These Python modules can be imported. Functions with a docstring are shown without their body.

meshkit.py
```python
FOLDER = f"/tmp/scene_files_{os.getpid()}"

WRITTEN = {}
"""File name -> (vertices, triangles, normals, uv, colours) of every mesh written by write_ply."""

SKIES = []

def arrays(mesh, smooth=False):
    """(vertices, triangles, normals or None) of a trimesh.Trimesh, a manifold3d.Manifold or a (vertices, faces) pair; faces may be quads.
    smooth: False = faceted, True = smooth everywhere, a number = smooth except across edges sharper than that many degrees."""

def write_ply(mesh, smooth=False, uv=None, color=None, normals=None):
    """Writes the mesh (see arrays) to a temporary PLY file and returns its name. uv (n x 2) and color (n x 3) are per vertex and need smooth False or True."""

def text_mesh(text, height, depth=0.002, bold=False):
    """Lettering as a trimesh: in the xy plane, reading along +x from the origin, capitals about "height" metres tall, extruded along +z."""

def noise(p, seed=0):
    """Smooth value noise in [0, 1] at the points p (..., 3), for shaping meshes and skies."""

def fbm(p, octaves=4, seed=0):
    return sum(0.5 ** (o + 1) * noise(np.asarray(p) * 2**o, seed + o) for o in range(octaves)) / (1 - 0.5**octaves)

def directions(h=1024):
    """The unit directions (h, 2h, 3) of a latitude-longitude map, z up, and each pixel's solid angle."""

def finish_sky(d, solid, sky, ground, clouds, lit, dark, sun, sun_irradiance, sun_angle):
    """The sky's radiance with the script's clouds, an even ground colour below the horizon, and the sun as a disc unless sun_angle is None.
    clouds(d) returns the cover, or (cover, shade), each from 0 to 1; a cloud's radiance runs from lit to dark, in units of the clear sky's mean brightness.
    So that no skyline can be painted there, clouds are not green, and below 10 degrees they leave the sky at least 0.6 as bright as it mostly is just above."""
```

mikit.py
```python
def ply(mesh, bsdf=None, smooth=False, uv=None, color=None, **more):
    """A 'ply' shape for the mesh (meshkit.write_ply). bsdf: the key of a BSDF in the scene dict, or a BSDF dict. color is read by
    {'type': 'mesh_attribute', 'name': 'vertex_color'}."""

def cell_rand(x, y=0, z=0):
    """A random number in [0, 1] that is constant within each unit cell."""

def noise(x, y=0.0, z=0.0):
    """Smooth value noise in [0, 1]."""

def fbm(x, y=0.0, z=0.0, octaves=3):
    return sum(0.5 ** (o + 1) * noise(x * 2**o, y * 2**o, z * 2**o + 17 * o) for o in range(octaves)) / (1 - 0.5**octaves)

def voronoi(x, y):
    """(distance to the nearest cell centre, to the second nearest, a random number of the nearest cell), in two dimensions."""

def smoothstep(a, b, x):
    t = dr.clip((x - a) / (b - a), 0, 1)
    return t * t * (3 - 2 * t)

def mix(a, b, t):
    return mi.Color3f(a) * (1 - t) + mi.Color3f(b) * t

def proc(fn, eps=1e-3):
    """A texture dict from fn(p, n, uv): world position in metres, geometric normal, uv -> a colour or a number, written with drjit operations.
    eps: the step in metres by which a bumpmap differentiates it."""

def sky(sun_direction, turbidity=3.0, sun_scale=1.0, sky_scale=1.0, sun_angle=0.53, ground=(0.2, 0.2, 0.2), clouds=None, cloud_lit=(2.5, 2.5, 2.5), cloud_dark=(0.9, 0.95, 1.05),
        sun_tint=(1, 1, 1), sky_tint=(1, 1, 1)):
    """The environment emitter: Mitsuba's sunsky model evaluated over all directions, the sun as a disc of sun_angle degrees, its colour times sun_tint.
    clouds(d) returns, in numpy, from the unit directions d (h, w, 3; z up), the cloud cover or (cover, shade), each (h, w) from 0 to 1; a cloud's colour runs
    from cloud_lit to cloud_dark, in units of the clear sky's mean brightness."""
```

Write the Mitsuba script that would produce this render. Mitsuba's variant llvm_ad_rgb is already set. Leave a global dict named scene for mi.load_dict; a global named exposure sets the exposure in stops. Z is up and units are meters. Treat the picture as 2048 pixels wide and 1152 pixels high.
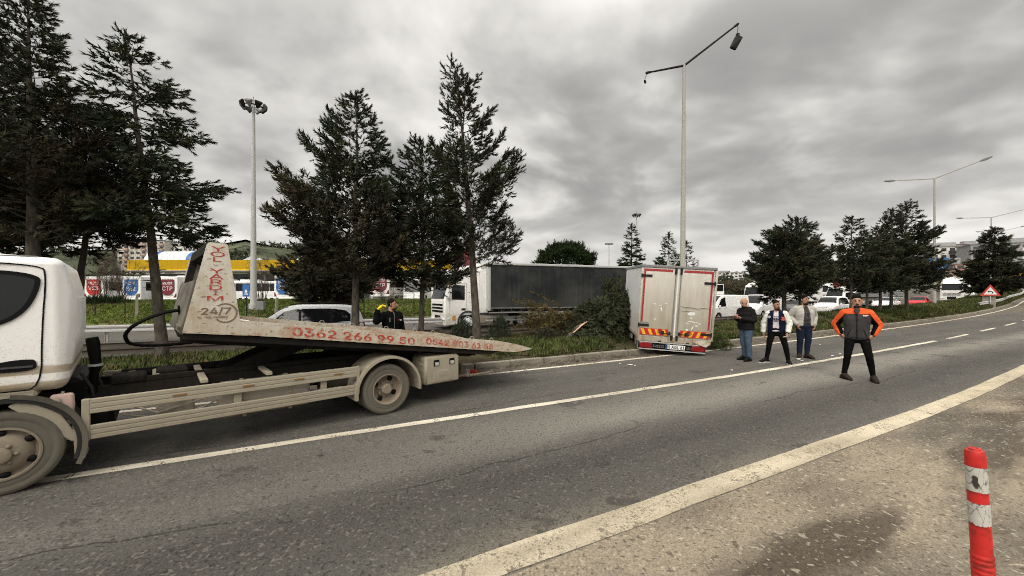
import math, random, numpy as np, trimesh, mitsuba as mi, mikit, meshkit
import drjit as dr
from manifold3d import Manifold, OpType, Mesh
from shapely.geometry import Polygon
from scipy.interpolate import PchipInterpolator
from mikit import noise, fbm, voronoi, smoothstep, mix

T = mi.ScalarTransform4f
scene = {'type': 'scene'}
labels = {}
# ------------------------------------------------------------------ camera, sky, exposure
EYE, FL, CU, CV = 1.82, 780.0, 1024.0, 590.0
exposure = 3.32
scene['camera'] = {'type': 'perspective', 'fov': 2 * math.degrees(math.atan(1024 / FL)), 'fov_axis': 'x', 'near_clip': 0.1, 'far_clip': 30000.0,
                   'principal_point_offset_y': (576 - CV) / 1152,
                   'to_world': T().look_at(origin=[0, 0, EYE], target=[0, 1, EYE], up=[0, 0, 1])}


def cloudfn(d):
    z = np.clip(d[..., 2], 0.0, 1)
    a = math.radians(28)
    x, y = d[..., 0] * math.cos(a) + d[..., 1] * math.sin(a), -d[..., 0] * math.sin(a) + d[..., 1] * math.cos(a)
    q = np.stack([x / (z + .20), y / (z + .20) * 1.1, z * 0], -1)
    w = meshkit.fbm(q * .9 + 3.1, 4, 5)
    big = meshkit.fbm(q * .6 + np.stack([w, w, w], -1) * .8 + 7.7, 3, 1)
    mid = meshkit.fbm(q * 1.7 + np.stack([w, -w, w], -1) * 1.5, 6, 2)
    fine = meshkit.fbm(q * 5. + np.stack([w, -w, w], -1) * 3., 5, 8)
    s = .36 * big + .38 * mid + .26 * fine
    sh = 1 / (1 + np.exp(-(s - .485) * 19))
    hz = np.exp(-((z - .06) / .11) ** 2)                     # thinner, brighter deck towards the horizon
    sh = sh * (1 - .5 * hz)
    zen = np.clip((z - .45) / .55, 0, 1)                      # an overcast sky is brighter overhead
    return np.ones_like(sh), np.clip(.38 + .60 * sh - .38 * zen * (1 + sh), 0, 1)


scene['sky'] = mikit.sky([-.25, -.75, .85], turbidity=4, sun_scale=.30, sky_scale=1.0, sun_angle=55, clouds=cloudfn, ground=(.16, .155, .145),
                         cloud_lit=(1.36, 1.32, 1.24), cloud_dark=(.30, .297, .292), sun_tint=(.84, .96, 1.16))
labels['sky'] = {'label': 'grey overcast cloudy sky', 'kind': 'structure'}

# ------------------------------------------------------------------ materials


def C3(*a): return mi.Color3f(*a)


def mat(key, col, rough=.6, metal=0., spec=None, **k):
    spec = (.5 if rough <= .45 else .12 if rough < .7 else .05) if spec is None else spec
    base = col if isinstance(col, dict) else {'type': 'rgb', 'value': list(col)}
    scene[key] = {'type': 'twosided', 'bsdf': {'type': 'principled', 'base_color': base, 'roughness': rough, 'metallic': metal, 'specular': spec, **k}}
    return key


def bumped(key, col, rough, bump, spec=.1):
    base = col if isinstance(col, dict) else {'type': 'rgb', 'value': list(col)}
    scene[key] = {'type': 'twosided', 'bsdf': {'type': 'bumpmap', 'tex': mikit.proc(bump, eps=.004), 'scale': 1.0,
                  'bsdf': {'type': 'principled', 'base_color': base, 'roughness': rough, 'specular': spec}}}
    return key


def dusty(base, dust, z0, z1, amt=1.0, sc=6.0, low=.12):
    """paint with grime: heavier below z1 (world height), blotchy and streaked everywhere"""
    def f(p, n, uv):
        b = fbm(p.x * sc, p.y * sc, p.z * sc, 4)
        st = fbm(p.x * 26 + p.y * 26, 0., p.z * 2.2, 3)
        h = 1 - smoothstep(z0, z1, p.z + (b - .5) * .3)
        m = dr.clip((h * .9 + low + (b - .5) * .5 + (st - .5) * .25) * amt, 0, 1)
        return mix(base, dust, m)
    return mikit.proc(f)


DUST = (.33, .285, .215)
mat('m_black', (.006, .006, .006), .55)
mat('m_rubber', (.02, .019, .018), .8)
mat('m_darkmetal', (.02, .02, .019), .5)
mat('m_steel', (.42, .42, .42), .45, .7)
mat('m_galv', (.42, .42, .41), .5, 0.)
mat('m_glass', (.008, .009, .01), .05, 0., .45)
mat('m_glasslight', (.02, .024, .026), .08, 0., .35)
mat('m_white', (.74, .74, .73), .3)
mat('m_whitematt', (.7, .69, .67), .6)
mat('m_red', (.42, .02, .02), .4)
mat('m_redlamp', (.2, .01, .01), .2)
mat('m_orange', (.75, .16, .02), .35)
mat('m_yellow', (.78, .5, .015), .45)
mat('m_lamp', (.6, .6, .58), .12, 0., .8)
mat('m_chrome', (.7, .7, .7), .15, 1.)
mat('m_blue', (.03, .12, .36), .4)
mat('m_maroon', (.16, .02, .03), .4)
mat('m_greycar', (.10, .105, .11), .25)
mat('m_silver', (.62, .64, .66), .22, .1)
mat('m_darkgrey', (.06, .062, .064), .55)
mat('m_midgrey', (.2, .2, .2), .6)
mat('m_plastic', (.028, .027, .026), .6)
mat('m_dusttyre', dusty((.028, .027, .025), (.12, .11, .088), .1, .9, 1., 5, .55), .9)
mat('m_dustrim', dusty((.15, .128, .10), (.24, .20, .15), .1, .9, .8, 9, .3), .75)
mat('m_beige', dusty((.33, .295, .225), (.21, .18, .135), .2, .8, .7, 7, .1), .6)
mat('m_chassis', dusty((.014, .0135, .013), (.10, .085, .065), .3, .9, .55, 5, .15), .75)


def cabpaint(p, n, uv):
    b = fbm(p.x * 5, p.y * 5, p.z * 5, 4)
    band = smoothstep(1.165, 1.14, p.z + (b - .5) * .04) * (1 - smoothstep(1.085, 1.07, p.z)) + smoothstep(1.02, 1.0, p.z + (b - .5) * .03)
    sp = smoothstep(.72, .8, noise(p.x * 90, p.y * 90, p.z * 90)) * smoothstep(1.9, 1.1, p.z)
    m = dr.clip(band * (.45 + .5 * b) + sp * .35 + smoothstep(1.5, .95, p.z) * b * .25, 0, 1)
    return mix((.82, .81, .79), (.33, .26, .17), m)


mat('m_cab', mikit.proc(cabpaint), .28)


def bedpaint(p, n, uv):
    b = fbm(p.x * 6, p.y * 6, p.z * 6, 4)
    f = fbm(p.x * 30, p.y * 30, p.z * 30, 3)
    st = fbm(p.x * 40 + p.y * 40, 0., p.z * 3, 3)
    c = mix((.64, .62, .55), (.40, .33, .24), dr.clip(b * 1.1 + smoothstep(2.2, 1.45, p.z) * .45 - .3 + (st - .5) * .3, 0, 1))
    c = mix(c, (.42, .25, .16), smoothstep(.60, .78, b * .5 + f * .4 + st * .1 + smoothstep(1.62, 1.2, p.z) * .13) * .8)
    return mix(c, (.09, .07, .05), smoothstep(.66, .74, f) * .5)


mat('m_bed', mikit.proc(bedpaint), .6)


def sheetpaint(p, n, uv):
    b = fbm(p.x * 3, p.y * 3, p.z * 5, 4)
    return mix((.05, .049, .046), (.17, .155, .125), dr.clip(b * 1.3 - .2 + smoothstep(1.9, 1.35, p.z) * .1, 0, 1))


mat('m_bedsheet', mikit.proc(sheetpaint), .6)


def letterred(p, n, uv):
    f = fbm(p.x * 28, p.y * 28, p.z * 28, 3)
    return mix((.42, .06, .05), (.40, .27, .19), smoothstep(.55, .72, f + smoothstep(1.6, .9, p.z) * .14) * .8)


mat('m_letter', mikit.proc(letterred), .6)
mat('m_letterbrown', (.2, .13, .095), .7)


def boxpaint(p, n, uv):
    b = fbm(p.x * 2.2, p.y * 2.2, p.z * 2.2, 4)
    st = fbm(p.x * 18 + p.y * 18, 0., p.z * 1.6, 3)
    h = 1 - smoothstep(.6, 2.9, p.z + (b - .5) * 1.2)
    m = dr.clip(h * .85 + (b - .40) * .6 + (st - .5) * .35, 0, 1)
    c = mix((.62, .60, .545), (.30, .262, .195), m)
    return mix(c, (.22, .13, .07), smoothstep(.8, .55, p.z) * smoothstep(.5, .7, st) * .6)


mat('m_box', mikit.proc(boxpaint), .5)


def boxside(p, n, uv):
    b = fbm(p.x * 2, p.y * 2, p.z * 2, 4)
    st = fbm(p.x * 18 + p.y * 18, 0., p.z * 1.3, 3)
    h = 1 - smoothstep(.6, 1.9, p.z + (b - .5) * .9)
    return mix((.66, .67, .67), (.34, .28, .19), dr.clip(h * .6 + (st - .5) * .4 + (b - .5) * .3, 0, 1))


mat('m_boxside', mikit.proc(boxside), .5)


def curtain(p, n, uv):
    b = fbm(p.x * .8, p.y * .8, p.z * 1.1, 4)
    st = fbm(p.x * 7, p.y * 2, p.z * .5, 3)
    return mix((.016, .019, .021), (.055, .054, .050), dr.clip((b - .35) * 1.6 + (st - .5) * .7 + smoothstep(2.6, .8, p.z) * .25, 0, 1))


mat('m_curtain', mikit.proc(curtain), .55)
mat('m_lorry', dusty((.82, .81, .78), (.5, .46, .38), .1, 1.2, .8, 3, -.05), .35)
mat('m_tank', dusty((.45, .42, .37), (.25, .21, .16), .2, .9, .9, 6, .3), .6)
mat('m_silverpaint', dusty((.72, .74, .76), (.5, .48, .44), .1, .8, .6, 4, .0), .2)


def roadtex(p, n, uv):
    s, l = p.x * .885 + p.y * .465, -p.x * .465 + p.y * .885
    g = noise(p.x * 95, p.y * 95) * .5 + noise(p.x * 210, p.y * 210, 3.) * .5
    b = fbm(s * .12, l * .9, 1., 4)
    st = fbm(s * .25, l * 6., 4., 4)
    bl = fbm(s * .9, l * 1.6, 6., 5)
    c = mix((.064, .061, .055), (.112, .106, .094), dr.clip(b * .6 + (st - .5) * .8 + (bl - .5) * .5 + .15, 0, 1))
    pale = dr.exp(-dr.square((l - 4.65 + (b - .5) * .6) / .55)) * smoothstep(-3., 6., s)
    c = mix(c, (.19, .178, .155), dr.clip(pale * (.45 + .7 * bl), 0, .8))
    trk = dr.exp(-dr.square((l - 3.35 + (b - .5) * .5) / .42)) + dr.exp(-dr.square((l - 7.1 + (b - .5) * .5) / .3)) * .4
    c = mix(c, (.045, .042, .038), dr.clip(trk * (.2 + st * .7), 0, .75))
    c = mix(c, (.2, .175, .135), smoothstep(2.85, 2.2, l + (bl - .5) * .9) * .5)
    for l0, wv, sd in ((5.95, .5, 31.), (3.9, .8, 37.), (7.35, .4, 41.)):
        ck = dr.exp(-dr.square((l - l0 + (fbm(s * .55, 0., sd, 5) - .5) * wv) / .012)) * smoothstep(.48, .6, fbm(s * .35, 0., sd + 3, 2))
        c = mix(c, (.022, .02, .018), ck * .85)
    c = mix(c, (.04, .037, .034), smoothstep(.70, .76, fbm(p.x * 2.1, p.y * 3.2, 21., 5)) * .6)
    c = mix(c, (.20, .185, .16), smoothstep(.74, .86, noise(p.x * 48, p.y * 48, 7.)) * .38)
    c = mix(c, (.018, .017, .016), smoothstep(.76, .86, noise(p.x * 56, p.y * 56, 2.)) * .55)
    c = mix(c, (.12, .1, .075), smoothstep(8.0, 8.55, l + (st - .5) * .8 - (smoothstep(12., 60., s) * 2)) * .6)  # grit along the kerb
    return c * (.55 + .9 * g)


def roadbump(p, n, uv):
    return (noise(p.x * 75, p.y * 75) + noise(p.x * 150, p.y * 150, 5.) * .6) * .004


bumped('m_road', mikit.proc(roadtex), .72, roadbump, .15)


def shoulder(p, n, uv):
    s, l = p.x * .885 + p.y * .465, -p.x * .465 + p.y * .885
    g = dr.clip((noise(p.x * 85, p.y * 85) * .5 + noise(p.x * 190, p.y * 190, 3.) * .5 - .5) * 1.0 + .5, 0, 1)
    b = fbm(s * .7, l * 1.6, 2., 5)
    c = mix((.138, .116, .088), (.255, .217, .162), dr.clip(b * 1.9 - .45, 0, 1))
    band = dr.exp(-dr.square((l - 1.25 - .03 * s + (b - .5) * 1.3) / .38))
    c = mix(c, (.06, .047, .035), dr.clip(band * smoothstep(.3, .6, fbm(s * .6, l * 2.8, 5., 5)) * 1.2, 0, .8))
    crack = dr.exp(-dr.square((l - .25 + (fbm(s * .9, 0., 8., 4) - .5) * 1.2) / .035)) * smoothstep(.25, .5, fbm(s * 3, l * 3, 3., 3))
    c = mix(c, (.035, .03, .024), dr.clip(crack, 0, 1) * .8)
    c = mix(c, (.085, .08, .071), smoothstep(.55, .3, fbm(s * .4, l * 2., 14., 5)) * .55)
    c = mix(c, (.42, .38, .3), smoothstep(.80, .9, noise(p.x * 38, p.y * 38, 9.)) * .5)
    c = mix(c, (.05, .042, .033), smoothstep(.78, .88, noise(p.x * 42, p.y * 42, 4.)) * .6)
    return c * (.5 + 1.0 * g)


bumped('m_shoulder', mikit.proc(shoulder), .9, lambda p, n, uv: (noise(p.x * 55, p.y * 55) + noise(p.x * 120, p.y * 120, 5.) * .7) * .008, .2)


def linepaint(p, n, uv):
    s, l = p.x * .885 + p.y * .465, -p.x * .465 + p.y * .885
    w = fbm(p.x * 9, p.y * 9, 1., 4)
    c = mix((.60, .56, .47), (.34, .30, .23), dr.clip(fbm(s * 1.2, l * 6, 3., 3) * 1.3 - .25, 0, 1))
    chip = smoothstep(.66, .74, w * .6 + noise(p.x * 60, p.y * 60) * .42)
    return mix(c, (.085, .078, .066), chip) * (.8 + .35 * noise(p.x * 120, p.y * 120))


mat('m_line', mikit.proc(linepaint), .7)


def edgeline(p, n, uv):
    s, l = p.x * .885 + p.y * .465, -p.x * .465 + p.y * .885
    w = fbm(p.x * 7, p.y * 7, 1., 4)
    c = mix((.50, .44, .33), (.29, .25, .18), dr.clip(fbm(s * .9, l * 5, 3., 3) * 1.5 - .35, 0, 1))
    chip = smoothstep(.56, .72, w * .45 + noise(p.x * 60, p.y * 60) * .3 + noise(p.x * 140, p.y * 140, 2.) * .25)
    return mix(c, (.15, .13, .10), chip * .85) * (.78 + .4 * noise(p.x * 120, p.y * 120))


mat('m_edgeline', mikit.proc(edgeline), .8)


def soil(p, n, uv):
    b = fbm(p.x * 1.3, p.y * 1.3, p.z, 5)
    return mix((.035, .028, .019), (.075, .075, .035), dr.clip(b * 1.5 - .3, 0, 1)) * (.6 + .8 * noise(p.x * 40, p.y * 40))


mat('m_soil', mikit.proc(soil), .95)


def grass(p, n, uv):
    b = fbm(p.x * .35, p.y * .35, 1., 4)
    f = noise(p.x * 9, p.y * 9)
    c = mix((.045, .075, .015), (.10, .125, .03), dr.clip(b * 1.6 - .3, 0, 1))
    return mix(c, (.13, .11, .055), smoothstep(.5, .68, fbm(p.x * .9, p.y * .9, 5., 4)) * .7) * (.7 + .6 * f)


mat('m_grass', mikit.proc(grass), .95)


def cover(p, n, uv):
    b = fbm(p.x * .9, p.y * .9, 2., 4)
    f = noise(p.x * 13, p.y * 13, p.z * 13)
    c = mix((.038, .055, .018), (.085, .10, .034), dr.clip(b * 1.5 - .25, 0, 1))
    return mix(c, (.12, .095, .05), smoothstep(.52, .68, fbm(p.x * 2., p.y * 2., 7., 3)) * .75) * (.6 + .8 * f)


mat('m_cover', mikit.proc(cover), .8)


def fol(c0, c1, c2, sc=1.1):
    def f(p, n, uv):
        b = fbm(p.x * sc, p.y * sc, p.z * sc, 3)
        g = noise(p.x * 17, p.y * 17, p.z * 17)
        c = mix(c0, c1, dr.clip(b * 1.8 - .4, 0, 1))
        return mix(c, c2, smoothstep(.5, .66, fbm(p.x * 2.3 + 9, p.y * 2.3, p.z * 2.3, 2))) * (.65 + .7 * g)
    return mikit.proc(f)


mat('m_fir', fol((.024, .032, .020), (.052, .060, .036), (.060, .054, .035)), .75)
mat('m_firgreen', fol((.025, .036, .022), (.052, .066, .038), (.052, .054, .032)), .75)
mat('m_firbrown', fol((.035, .037, .025), (.062, .062, .040), (.074, .062, .040)), .8)
mat('m_fallen', fol((.035, .045, .025), (.07, .078, .046), (.055, .055, .03), 1.8), .75)
mat('m_dryfol', fol((.10, .075, .03), (.15, .12, .05), (.08, .065, .03), 2.), .8)
mat('m_pine', fol((.014, .024, .010), (.032, .05, .018), (.02, .03, .012)), .75)
mat('m_twig', (.095, .075, .06), .9)


def bark(p, n, uv):
    a = fbm(p.x * 14, p.y * 14, p.z * 5, 4)
    return mix((.045, .038, .031), (.13, .112, .092), dr.clip(a * 1.7 - .35, 0, 1))


bumped('m_bark', mikit.proc(bark), .95, lambda p, n, uv: fbm(p.x * 22, p.y * 22, p.z * 7, 3) * .03, .1)


def concrete(p, n, uv):
    b = fbm(p.x * 3, p.y * 3, p.z * 3, 4)
    return mix((.20, .185, .155), (.34, .32, .28), b) * (.8 + .4 * noise(p.x * 45, p.y * 45, p.z * 45))


mat('m_concrete', mikit.proc(concrete), .9)


def kerbtex(p, n, uv):
    b = fbm(p.x * 3, p.y * 3, p.z * 5, 4)
    return mix((.12, .105, .082), (.27, .25, .21), dr.clip(b * 1.5 - .25, 0, 1)) * (.75 + .5 * noise(p.x * 60, p.y * 60, p.z * 60))


mat('m_kerb', mikit.proc(kerbtex), .9)


def hilltex(p, n, uv):
    b = fbm(p.x * .012, p.y * .012, 1., 5)
    f = fbm(p.x * .06, p.y * .06, p.z * .06, 4)
    c = mix((.048, .056, .036), (.085, .092, .058), smoothstep(.4, .6, b))
    return mix(c, (.03, .035, .024), smoothstep(.48, .58, f)) 


mat('m_hill', mikit.proc(hilltex), 1.)


def mounttex(p, n, uv):
    f = fbm(p.x * .0015, p.y * .0015, p.z * .004, 5)
    return mix((.10, .12, .15), (.62, .66, .70), smoothstep(.42, .56, f + p.z * .00012))


mat('m_mount', mikit.proc(mounttex), 1.)
mat('m_lot', mikit.proc(lambda p, n, uv: mix((.055, .052, .047), (.10, .093, .082), fbm(p.x * .4, p.y * .4, 1., 4))), .9)


def yellowroof(p, n, uv):
    return mix((.80, .52, .01), (.62, .38, .01), dr.clip(fbm(p.x * .7, p.y * .7, p.z * .7, 3) * .8, 0, 1))


mat('m_canopy', mikit.proc(yellowroof), .5)
mat('m_wallcream', (.55, .52, .46), .9)
mat('m_wallwhite', (.62, .61, .58), .9)
mat('m_wallgrey', (.30, .30, .30), .9)
mat('m_wallred', (.35, .17, .13), .9)
mat('m_wallpink', (.45, .33, .28), .9)
mat('m_window', (.05, .055, .06), .2)
mat('m_reflwhite', (.72, .72, .70), .5)
mat('m_skin', (.42, .235, .16), .55)
mat('m_skin2', (.36, .19, .13), .55)
mat('m_hair', (.008, .006, .005), .7)
mat('m_beard', (.03, .019, .014), .8)
mat('m_lip', (.25, .1, .08), .6)


def cloth(key, col, rough=.85, wr=.5):
    def f(p, n, uv):
        b = fbm(p.x * 9, p.y * 9, p.z * 14, 3)
        return mi.Color3f(*col) * (1 - wr * .5 + wr * b)
    return mat(key, mikit.proc(f), rough, spec=.05)


cloth('c_blackjacket', (.011, .011, .012), .6)
cloth('c_jeans', (.06, .09, .13))
cloth('c_navyjeans', (.012, .018, .033))
cloth('c_black', (.005, .005, .0055))
cloth('c_navy', (.007, .010, .026))
cloth('c_white', (.66, .65, .61), .6, .4)
cloth('c_tee', (.55, .51, .55), .8, .3)
cloth('c_beige', (.37, .355, .32), .8, .4)
cloth('c_grey', (.045, .042, .044), .8)
cloth('c_orange', (.66, .10, .03), .6, .5)
cloth('c_yellow', (.78, .62, .02), .6, .3)
cloth('c_shoe', (.03, .024, .02))
mat('c_plaid', mikit.proc(lambda p, n, uv: mix((.035, .032, .032), (.085, .075, .07), dr.select(dr.abs(p.x * 14 - dr.floor(p.x * 14) - .5) < .14, 1., 0.) * .6 + dr.select(dr.abs(p.z * 14 - dr.floor(p.z * 14) - .5) < .14, 1., 0.) * .4)), .9)


def bolred(p, n, uv):
    f = fbm(p.x * 22, p.y * 22, p.z * 22, 4)
    return mix((.50, .022, .018), (.24, .018, .014), smoothstep(.45, .72, f))


mat('m_bolred', mikit.proc(bolred), .45)


def bolwhite(p, n, uv):
    a, h = p.x * 1., p.z
    f = fbm(p.x * 26, p.y * 26, p.z * 12, 4)
    d, e, r = voronoi(p.x * 55 + f * 1.2, p.z * 13 + f)
    cr = smoothstep(.09, .0, e - d)
    c = mix((.55, .54, .50), (.40, .385, .34), f)
    c = mix(c, (.10, .065, .055), cr * .8)
    return mix(c, (.05, .045, .04), smoothstep(.62, .68, f) )


mat('m_bolwhite', mikit.proc(bolwhite), .5)
# ------------------------------------------------------------------ mesh helpers
rng = np.random.default_rng(7)
cat = lambda *m: trimesh.util.concatenate([x for x in (m[0] if len(m) == 1 and isinstance(m[0], (list, tuple)) else m)])


def bx(x0, x1, y0, y1, z0, z1, b=0.):
    if b <= 0:
        return trimesh.creation.box(bounds=[[min(x0, x1), min(y0, y1), min(z0, z1)], [max(x0, x1), max(y0, y1), max(z0, z1)]])
    lo, hi = np.minimum([x0, y0, z0], [x1, y1, z1]), np.maximum([x0, y0, z0], [x1, y1, z1])
    b = min(b, *((hi - lo) * .49))
    P = []
    for i in range(8):
        c = np.array([(hi if i >> k & 1 else lo)[k] for k in range(3)], float)
        for k in range(3):
            q = c.copy()
            for j in range(3):
                if j != k:
                    q[j] += b if c[j] == lo[j] else -b
            P.append(q)
    return trimesh.convex.convex_hull(np.array(P))


def tube(pts, r, n=8):
    P = np.asarray(pts, float)
    R = np.full(len(P), r, float) if np.isscalar(r) else np.asarray(r, float)
    t = np.gradient(P, axis=0)
    t /= np.maximum(np.linalg.norm(t, axis=1, keepdims=True), 1e-9)
    up = np.array([0, 0, 1.]) if abs(t[0][2]) < .9 else np.array([1., 0, 0])
    V = []
    a = np.arange(n) / n * 2 * np.pi
    for i in range(len(P)):
        u = np.cross(up, t[i])
        if np.linalg.norm(u) < 1e-6:
            u = np.cross([0, 1, 0], t[i])
        u /= np.linalg.norm(u)
        w = np.cross(t[i], u)
        up = w
        V.append(P[i] + R[i] * (np.cos(a)[:, None] * u + np.sin(a)[:, None] * w))
    V = np.vstack(V + [P[:1], P[-1:]])
    m = len(P)
    Fc = []
    for i in range(m - 1):
        for k in range(n):
            a0, b0 = i * n + k, i * n + (k + 1) % n
            Fc += [[a0, b0, b0 + n], [a0, b0 + n, a0 + n]]
    for k in range(n):
        Fc += [[m * n, (k + 1) % n, k], [m * n + 1, (m - 1) * n + k, (m - 1) * n + (k + 1) % n]]
    return trimesh.Trimesh(V, Fc, process=False)


def cyl(p, q, r, r2=None, n=16):
    return tube([p, q], [r, r if r2 is None else r2], n)


def lathe(prof, n=36, axis='y'):
    """profile [(along, radius)] revolved round the axis"""
    V, m = [], len(prof)
    a = np.arange(n) / n * 2 * np.pi
    for h, r in prof:
        c, s, k = r * np.cos(a), r * np.sin(a), np.full(n, h)
        V.append(np.stack({'y': [c, k, s], 'z': [c, s, k], 'x': [k, c, s]}[axis], -1))
    V = np.vstack(V)
    F_ = []
    for i in range(m - 1):
        for k in range(n):
            a0, b0 = i * n + k, i * n + (k + 1) % n
            F_ += [[a0, b0, b0 + n], [a0, b0 + n, a0 + n]]
    t = trimesh.Trimesh(V, F_, process=False)
    t.merge_vertices()
    t.fix_normals()
    return t


def prism(poly, y0, y1, bev=0.):
    """polygon in (x, z) extruded along y"""
    P = Polygon(poly).buffer(0)
    m = trimesh.creation.extrude_polygon(P, abs(y1 - y0), engine='earcut')
    V = m.vertices
    m.vertices = np.stack([V[:, 0], min(y0, y1) + V[:, 2], V[:, 1]], -1)
    m.invert()
    return m


def plate(poly, o, xd, yd, d=.004):
    """polygon in a plane with axes xd, yd at o, thickness d along xd x yd"""
    m = trimesh.creation.extrude_polygon(poly if hasattr(poly, 'exterior') else Polygon(poly).buffer(0), d, engine='earcut')
    xd, yd = np.array(xd, float), np.array(yd, float)
    zd = np.cross(xd, yd)
    V = m.vertices
    m.vertices = np.array(o) + V[:, :1] * xd + V[:, 1:2] * yd + V[:, 2:] * zd / max(np.linalg.norm(zd), 1e-9)
    return m


def txt(s, h, o, xd, yd, sx=1., depth=.004, center=True, bold=False):
    m = meshkit.text_mesh(s, h, depth, bold)
    V = m.vertices.copy()
    if center:
        V[:, 0] -= (V[:, 0].max() + V[:, 0].min()) / 2
        V[:, 1] -= h / 2
    xd, yd = np.array(xd, float), np.array(yd, float)
    zd = np.cross(xd, yd)
    m.vertices = np.array(o) + V[:, :1] * sx * xd + V[:, 1:2] * yd + V[:, 2:] * zd
    return m


def sph(c, r, sub=2):
    m = trimesh.creation.icosphere(subdivisions=sub, radius=1.)
    m.vertices = m.vertices * (np.full(3, r) if np.isscalar(r) else np.array(r)) + np.array(c)
    return m


def hull_sph(pts, r, n=12):
    """convex hull of equal spheres: a rounded solid"""
    s = trimesh.creation.uv_sphere(radius=1., count=[n // 2 + 2, n]).vertices
    R = np.full(len(pts), r) if np.isscalar(r) else r
    return trimesh.convex.convex_hull(np.vstack([s * R[i] + np.array(p) for i, p in enumerate(pts)]))


def man(t):
    return Manifold(Mesh(np.asarray(t.vertices, np.float32), np.asarray(t.faces, np.uint32)))


def tri(m):
    k = m.to_mesh()
    return trimesh.Trimesh(np.array(k.vert_properties[:, :3]), np.array(k.tri_verts), process=False)


def cut(a, *bs):
    A = man(a)
    for b in bs:
        A = A - man(b)
    return tri(A)


# ------------------------------------------------------------------ scene bookkeeping
place = {}
GROUPS = dict(coach='coaches parked in the yard', median_conifer='conifers on the median at right', conifer='tall conifers at the left', small_cedar='small cedars behind the lamp post', street_lamp='street lamps along the median', concrete_post='concrete posts on the grass', thin_post='thin fence posts on the grass', debris='debris scattered on the road', panel_van='white vans in the queue', apartment_block='apartment blocks on the left hillside', far_block='far apartment blocks on the skyline', hill_house='white houses on the hill', bare_shrub='leafless thickets before the coaches', bare_sapling='leafless saplings on the grass', shrub='small shrubs along the brown rail', person='men standing at the crash')


def uniq(k):
    if k not in scene and k not in labels and k not in place:
        return k
    i = 1
    while f'{k}_{i:03d}' in scene or f'{k}_{i:03d}' in labels or f'{k}_{i:03d}' in place:
        i += 1
    return f'{k}_{i:03d}'


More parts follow.
